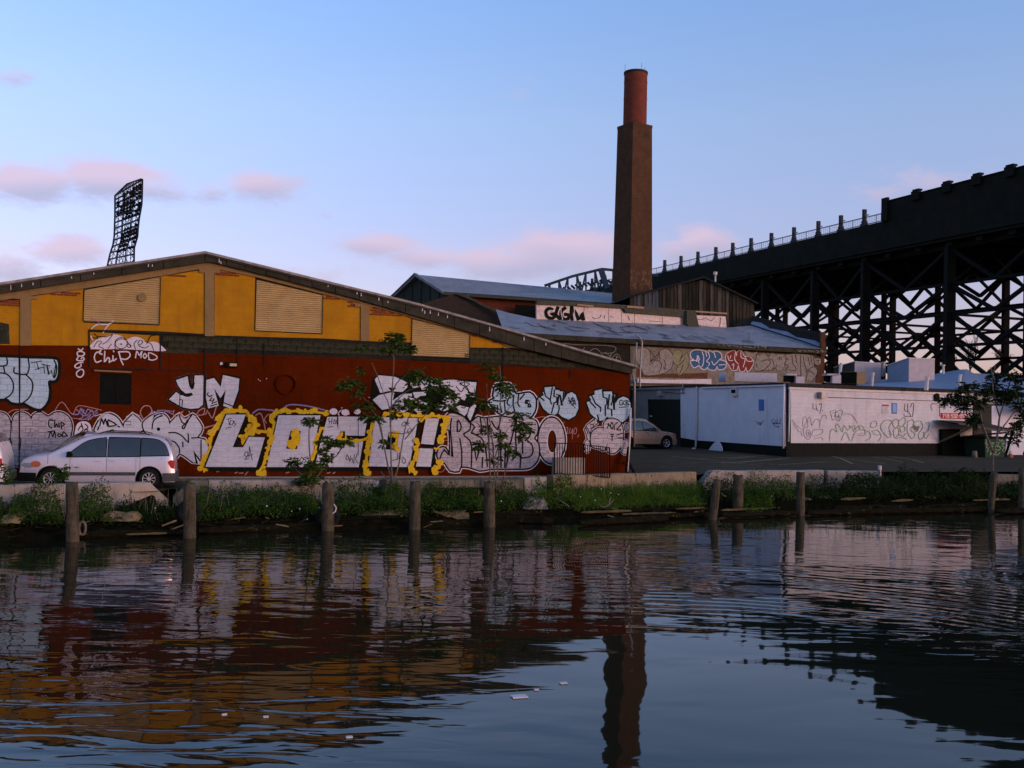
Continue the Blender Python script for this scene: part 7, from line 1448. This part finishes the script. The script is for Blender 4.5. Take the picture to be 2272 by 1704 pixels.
lump(800, 905, 1134, 1150, M_ochre, 'ochre concrete slab showing under the weeds left of the scraped pile', 1); lump(935, 1040, 1134, 1153, M_ochre, 'ochre concrete wedge tapering right beside the scraped pile', 2); lump(1215, 1358, 1128, 1163, M_concrete2, 'large tan broken quay slab at the waterline below the iron fence', 3, .25, thick=.8); lump(222, 308, 1138, 1158, M_ochre, 'ochre slab under the grass left of the barrier gap', 4); lump(0, 44, 1140, 1162, M_ochre, 'ochre slab at the far left foot of the bank', 5); lump(1722, 1808, 1102, 1121, M_concrete2, 'rounded pinkish concrete lump behind the slim pile', 6); lump(1815, 1850, 1100, 1120, M_ochre, 'ochre stump of broken concrete right of the slim pile', 7); lump(2032, 2085, 1101, 1120, M_ochre, 'ochre rubble heap below the dark bushes', 8); lump(606, 672, 1148, 1157, M_ochre, 'thin ochre slab edge below the dense weeds', 9)
lump(1160, 1214, 1104, 1132, mat('pale_driftwood', (.26, .20, .18), (.12, .09, .08), .9, 14), 'pale heap of rags and driftwood under the weeds', 10, name='rag_heap', cat='rubbish heap')
lump(448, 470, 1120, 1180, M_wetwood, 'dark stump standing behind the second pile', 11)
rz_ = random.Random(12); LT = [(428, 1124), (345, 1127), (592, 1123), (709, 1126), (665, 1129), (647, 1134), (1112, 1112), (1188, 1090), (1186, 1112), (1334, 1085), (1372, 1097), (1288, 1102), (1355, 1094), (1703, 1099), (1712, 1101), (1948, 1070), (1920, 1078), (2011, 1087), (682, 1152), (816, 1158), (852, 1158), (52, 1189), (82, 1189), (1392, 1120), (1320, 1110)]
lit = unit_mesh('litter', mat('white_litter', (.55, .50, .48), (.4, .36, .34), .7, 6), .2)
for x, y in LT:
    d = (qd(x) + wd(x)) / 2 - .7; o = bpy.data.objects.new('litter', lit); COL.objects.link(o); o.location = W(x, y, d); o.rotation_euler = (rz_.uniform(0, 3), rz_.uniform(0, 3), rz_.uniform(0, 3)); o.scale = [rz_.uniform(.02, .05) for _ in range(3)]
    tag(o, 'small pale scrap of litter among the weeds', 'litter', 'litter scraps on the bank')
# tangle of small broken sticks and planks on the bank
mb = MB(); rk = random.Random(77)
for i in range(240):
    x = rk.uniform(-60, 2330); t_ = rk.uniform(.45, 1.02); a_ = W(x, hor(x), qd(x) - .1); b_ = W(x, hor(x), wd(x)); P3 = a_.lerp(b_, t_); P3.z = max(.03, bankz(t_)) + rk.uniform(.03, .14)
    an = rk.uniform(-.5, .5); l_ = rk.uniform(.05, .28); d_ = Vector((math.cos(an), math.sin(an) + .5, rk.uniform(-.35, .5))).normalized(); mb.bar(P3 - d_ * l_, P3 + d_ * l_, rk.uniform(.015, .06), rk.uniform(.015, .05), 0 if rk.random() < .84 else (1 if rk.random() < .5 else 2))
o = mb.build('stick_debris', [M_wetwood, M_ochw, M_dry]); o['kind'] = 'stuff'; o['label'] = 'broken sticks and plank ends strewn along the bank'
mb = MB()
for i in range(260):                                     # tall thin stalks standing out of the weeds
    x = rk.uniform(-40, 2300); t_ = rk.uniform(.1, .6); a_ = W(x, hor(x), qd(x) - .1); b_ = W(x, hor(x), wd(x)); P3 = a_.lerp(b_, t_); P3.z = bankz(t_); h_ = rk.uniform(.45, 1.05)
    e_ = P3 + Vector((rk.uniform(-.22, .22), rk.uniform(-.1, .1), h_)); mb.tube([P3, P3.lerp(e_, .5) + Vector((rk.uniform(-.04, .04), 0, .02)), e_], [.008, .006, .003], 4, rk.choice((0, 0, 1)))
    for k in range(rk.choice((0, 3, 6))): u = rv(rk) * .05; leafquad(mb, P3.lerp(e_, rk.uniform(.5, 1)), u, u.cross(rv(rk)).normalized() * .02, 2)
o = mb.build('weed_stalks', [M_dry, M_barkd, M_weed]); o['kind'] = 'stuff'; o['label'] = 'tall thin stalks standing out of the weeds'
# driftwood branches
def branch(label, pts, d, r_=.03, m=None):
    mb = MB(); mb.tube([W(x, y, d) for x, y in pts], [r_ * (1 - .6 * i / len(pts)) for i in range(len(pts))], 6); tag(mb.build('driftwood_branch', m or M_bark, smooth_=True), label, 'branch')
branch('forked pale driftwood stick poking up at the tan slab', [(1340, 1125), (1352, 1118), (1354, 1104)], 35.0, .035); branch('curved pale driftwood stick left of the forked one', [(1326, 1118), (1338, 1126), (1350, 1122), (1362, 1108)], 34.8, .028); branch('slanting stick leaning on the rag heap', [(1238, 1108), (1252, 1116), (1264, 1124)], 34, .02); branch('thin bent twig beside the leaning pile', [(1600, 1094), (1606, 1100), (1611, 1101)], 36.6, .02); branch('thin crooked stick in the water left of the gap', [(258, 1140), (266, 1156), (270, 1180)], 28.4, .015, M_barkd); branch('short vertical stick by the ochre slab', [(845, 1136), (844, 1150)], 30.8, .018, M_barkd); branch('second short stick by the ochre slab', [(840, 1136), (839, 1149)], 30.8, .018, M_barkd)
mb = MB(); c_ = W(181, 1172, 27.2); ring = [c_ + Vector((math.cos(a_ * math.pi / 8) * .09 + .02, 0, math.sin(a_ * math.pi / 8) * .18)) for a_ in range(17)]; mb.tube(ring, .035, 8); tag(mb.build('rope_coil', M_bark, smooth_=True), 'frayed rope loop hanging on the right of the tallest pile', 'rope')
def tyre_fender(x, y, d, label):
    mb = MB(); c_ = W(x, y, d); ring = [c_ + Vector((math.cos(a_ * math.pi / 10) * .27, -.02, math.sin(a_ * math.pi / 10) * .27)) for a_ in range(21)]; mb.tube(ring, .10, 8); tag(mb.build('tyre_fender', M_tyre, smooth_=True), label, 'old tyre')
tyre_fender(420, 1136, 28.9, 'black tyre around the foot of the second pile'); tyre_fender(727, 1148, 30.5, 'black tyre at the foot of the square-topped pile')
mb = MB(); mb.tube([W(740, 1118, 30.0), W(746, 1127, 29.9), W(744, 1135, 29.9), W(738, 1139, 29.9)], .022, 6); tag(mb.build('white_rope', M_white), 'short curl of white rope right of the square-topped pile', 'rope')
tyre_o = None
# grey sack between the two barriers and a white can in the barrier gap
mb = MB(); mb.obox(W(835, 1073, 33.6), (.09, 0, 0), (0, .08, 0), (0, 0, .10)); o = mb.build('white_bucket', M_trim); tag(o, 'small white bucket wedged between two barriers', 'bucket')
# iron fence by the corner
fe = thing('iron_fence', 'black iron railing leaning at the warehouse corner above the tan barrier', 'fence', W(1290, 1060, 37.6))
def fpanel(x0, x1, yt0, yt1, yb0, yb1, n, d0, d1):
    for (ya, yb) in ((yt0, yt1), (yb0, yb1)): mb = MB(); mb.bar(W(x0, ya, d0), W(x1, yb, d1), .035); mb.build('rail', M_steel, fe)
    for i in range(n + 1): t_ = i / n; x = x0 + (x1 - x0) * t_; d = d0 + (d1 - d0) * t_; mb = MB(); mb.bar(W(x, yt0 + (yt1 - yt0) * t_ - 1, d), W(x + random.uniform(-1, 1), yb0 + (yb1 - yb0) * t_, d), .028 if 0 < i < n else .05); mb.build('bar', M_steel, fe)
fpanel(1230, 1295, 983, 985, 1051, 1053, 11, 38.0, 38.6); fpanel(1294, 1352, 986.5, 993, 1053, 1060, 12, 37.9, 38.4)
# corner prop, concrete doorstep block behind the fence, standpipe
mb = MB(); mb.bar(W(1394, 992, 41.0), W(1389, 1048, 40.6), .09); mb.bar(W(1394, 1024, 41), W(1408, 1050, 41.4), .08); tag(mb.build('corner_guard', M_steel), 'dark slanting prop beside the pale corner pipe of the warehouse', 'prop')
mb = MB(); mb.tube([W(1399, 905, 41.1), W(1398, 960, 41.1), W(1392, 1046, 40.8)], .045, 7); tag(mb.build('corner_pipe', M_trim, smooth_=True), 'pale pipe standing at the right corner of the warehouse', 'pipe')
mb = MB(); mb.tube([W(1404, 810, 41.9), W(1409, 816, 41.9), W(1413, 760, 42.0)], .04, 6); mb.tube([W(1402, 825, 41.8), W(1408, 850, 41.8), W(1407, 990, 41.8)], .045, 6)
tag(mb.build('wall_pipe', M_metal, smooth_=True), 'thin grey pipe rising behind the warehouse corner', 'pipe')
mb = MB(); mb.obox(W(1262, 1035, 39.6), (.62, .2, 0), (-.05, .15, 0), (0, 0, .35)); tag(mb.build('white_board', M_concrete), 'whitish board leaning on the wall behind the iron fence', 'board')
# low marker post
mp_ = thing('marker_post', 'small white-topped post at the end of the barrier', 'post', W(1952, 1066, 44.3)); mb = MB(); mb.tube([W(1952, 1066, 44.3), W(1952, 1042, 44.3)], .07, 8); mb.build('post', M_metal, mp_); mb = MB(); mb.tube([W(1952, 1042, 44.3), W(1952, 1033, 44.3)], .085, 8); mb.build('cap', M_white, mp_)
# awning, dumpster, cone, bucket by the white building
aw = thing('awning', 'dark sagging awning on struts below the red phone number', 'awning', FR.P(2120, 940, .1)); M_canvas = mat('dark_canvas', (.05, .045, .035), (.032, .029, .022), .95, 4); M_canvl = mat('canvas_strut', (.13, .10, .075), (.09, .07, .05), .8, 5)
wl_ = [FR.P(2071, 931.5, .1), FR.P(2140, 934, .1), FR.P(2175, 936, .1)]; fl_ = [FR.P(2076, 938, 1.5), FR.P(2130, 952, 2.4), FR.P(2173, 951, 2.4)]
mb = MB(); mb.add(wl_ + fl_, [(0, 1, 4, 3), (1, 2, 5, 4)]); mb.add([v - Vector((0, 0, .05)) for v in wl_ + fl_], [(0, 1, 4, 3), (1, 2, 5, 4)]); mb.build('canopy', M_canvas, aw)
mb = MB(); mb.bar(fl_[0], fl_[1], .1); mb.bar(fl_[1], fl_[2], .13); mb.build('front_rail', M_canvl, aw)
for a_, b_ in ((fl_[0] + Vector((.8, -.3, -.1)), FR.P(2083, 980, .1)), (fl_[1] + Vector((.6, 0, -.1)), FR.P(2143, 968, .1)), (fl_[2] + Vector((-.2, 0, -.05)), FR.P(2176, 1012, 1.6)), (fl_[2] + Vector((-.4, 0, -.05)), FR.P(2164, 1010, 1.0))): mb = MB(); mb.bar(a_, b_, .10); mb.build('strut', M_canvl if b_.z > 2 else M_steel, aw)
mb = MB(); FR.slab(mb, [(2083, 952), (2122, 952), (2122, 1010), (2083, 1010)], .02, .25); FR.slab(mb, [(2122, 968), (2166, 969), (2166, 1010), (2122, 1010)], .02, .25); tag(mb.build('stacked_crates', M_black), 'black stack of crates in the shade behind the dumpster', 'crates')
du = thing('dumpster', 'dark green dumpster covered in pale green graffiti', 'dumpster', FR.P(2135, 1012, 1.4)); M_dump = mat('dumpster_green', (.014, .030, .016), (.010, .02, .012), .6, 4)
mb = MB(); FR.slab(mb, [(2110, 970), (2158, 970), (2155, 1011), (2112, 1011)], .9, 2.2); mb.build('body', M_dump, du); mb = MB(); FR.slab(mb, [(2108, 966), (2160, 966), (2160, 970), (2108, 970)], .85, 2.3); mb.build('lid', M_black, du); 
for x in (2113, 2152): mb = MB(); c_ = FR.P(x, 1012, 1.9); mb.tube([c_ - Vector((.05, 0, 0)), c_ + Vector((.05, 0, 0))], .09, 8); mb.build('wheel', M_tyre, du)
p = Paint(FR, 2.205); rd = random.Random(9); M_mint = mat('mint_spray', (.20, .34, .18), (.12, .22, .11), .7, 9)
for s_ in ('410,1110 430,1150 410,1190 450,1200', '430,1120 470,1140 460,1180', '440,1210 430,1250 460,1280 440,1330', '640,1110 660,1150 700,1120 690,1180', '700,1130 740,1160 700,1200 750,1190', '690,1220 740,1260 700,1300 740,1330', '490,1220 520,1180 540,1175 530,1230', '550,1190 580,1160 590,1210 560,1230', '600,1180 640,1170 630,1220 600,1210', '480,1255 560,1235 670,1245', '500,1300 560,1290 650,1300', '500,1320 490,1380 520,1350', '560,1310 600,1330 560,1370 620,1380 660,1340', '470,1140 490,1160 480,1200', '640,1240 670,1270 650,1290'): p.stroke(q(s_, ZE), 1.3, M_mint)
p.build('graffiti', du)
co = thing('traffic_cone', 'orange traffic cone with a white top beside the dumpster', 'traffic cone', FR.P(2160, 1013, 2.4)); c_ = co.location.copy()
mb = MB(); mb.tube([c_, c_ + Vector((0, 0, .3))], [.17, .10], 10); mb.build('body', mat('cone_orange', (.40, .12, .045), (.3, .09, .04), .7, 6), co); mb = MB(); mb.tube([c_ + Vector((0, 0, .3)), c_ + Vector((0, 0, .45))], [.10, .05], 10); mb.build('collar', M_trim, co); mb = MB(); mb.obox(c_, (.2, 0, 0), (0, .2, 0), (0, 0, .02)); mb.build('foot', M_trim, co)
mb = MB(); c_ = FR.P(2088, 1012, 2.2); mb.tube([c_, c_ + Vector((0, 0, .42))], [.17, .12], 10); tag(mb.build('bucket', mat('dirty_bucket', (.20, .16, .12), (.13, .1, .08), .8, 6), smooth_=True), 'dirty pale bucket left of the dumpster', 'bucket')
for i, (xa, ya, xb, yb) in enumerate(((2249, 972, 2233, 1006), (2252, 970, 2254, 1012))): mb = MB(); mb.bar(FR.P(xa, ya, 1.2), FR.P(xb, yb, 1.2), .22, .12); tag(mb.build('wooden_prop', M_steel), ('slanting' if not i else 'upright') + ' dark plank leaning at the right edge of the grey wall', 'prop')
# dark container board at the right edge and the wall beyond the door
bw = thing('brown_billboard', 'dark brown board panel hanging over the wall at the right edge', 'billboard', FR.P(2270, 950, 2)); mb = MB(); FR.slab(mb, [(2228, 849), (2330, 856), (2330, 920), (2229, 912)], 1.5, 1.8); mb.build('panel', mat('brown_board', (.018, .012, .008), (.012, .009, .006), .8, 4), bw); mb = MB(); mb.bar(FR.P(2300, 915, 1.7), FR.P(2300, 1020, 1.7), .2); mb.build('post', M_steel, bw)
aw2 = MB(); FR.slab(aw2, [(2240, 880), (2420, 890), (2420, 1022), (2240, 1014)], -.3, .01); o = aw2.build('wall', M_liftedwall, wb)
# sheet heart-shaped splash panel leaning at the side wall
mb = MB(); SD.slab(mb, smooth(q('1195,925 1235,925 1268,985 1268,1020 1245,1040 1215,1020 1180,1025 1150,1042 1133,1020 1140,990', Z7), True, 2), .35, .40); tag(mb.build('tilted_panel', M_liftedwall), 'grey heart-shaped panel leaning at the foot of the side wall', 'panel')
mb = MB(); mb.obox(SD.P(1565, 995, .8), (.1, 0, 0), (0, .06, 0), (0, 0, .04)); o = mb.build('litter', M_trim); tag(o, 'scrap of paper on the ground beside the drainpipe', 'litter')
# bare trees beyond the viaduct
def baretree(px, pyb, pyt, d, seed, label):
    r_ = random.Random(seed); B0 = W(px, pyb, d); H = W(px, pyt, d).z - B0.z; t = thing('bare_tree', label, 'tree', B0, 'bare trees beyond the viaduct'); mb = MB()
    def grow_(p, dr, l_, w_, k):
        e = p + dr * l_; mb.tube([p, p.lerp(e, .5) + rv(r_) * l_ * .06, e], [w_, w_ * .85, w_ * .7], 5, cap=False)
        if k == 0: return
        for _ in range(r_.choice((2, 3, 3))): nd = (dr + rv(r_) * .62 + Vector((0, 0, .12))).normalized(); grow_(e if r_.random() < .7 else p.lerp(e, .7), nd, l_ * r_.uniform(.62, .86), w_ * .66, k - 1)
    grow_(B0, Vector((0, 0, 1)), H * .28, .16, 6); mb.build('branches', M_barkd, t, fix=False)
baretree(2152, 850, 742, 135, 1, 'bare brown tree seen through the trestle, nearest the middle'); baretree(2225, 850, 765, 140, 2, 'bare tree behind the trestle nearer the right edge'); baretree(2112, 848, 778, 138, 3, 'smallest bare tree behind the left trestle legs'); baretree(2300, 855, 770, 140, 4, 'bare tree just past the right edge')
# floating scraps
for x, y, s_ in ((1152, 1545, .10), (1250, 1515, .05), (590, 1590, .03), (775, 1635, .035), (498, 1585, .03), (1190, 1530, .03)):
    P3 = Wz(x, y, .01); mb = MB(); mb.obox(P3, (s_, s_ * .3, 0), (-s_ * .2, s_ * .6, 0), (0, 0, .008)); tag(mb.build('floating_scrap', M_trim), {1152: 'largest white scrap floating on the water left of the chimney reflection', 1250: 'white scrap floating just left of the chimney reflection', 590: 'second pale speck from the left on the canal', 775: 'pale speck floating nearest the bottom of the picture', 498: 'leftmost pale speck floating on the canal', 1190: 'tiny speck between the two larger floating scraps'}[x], 'litter', 'scraps floating on the canal')
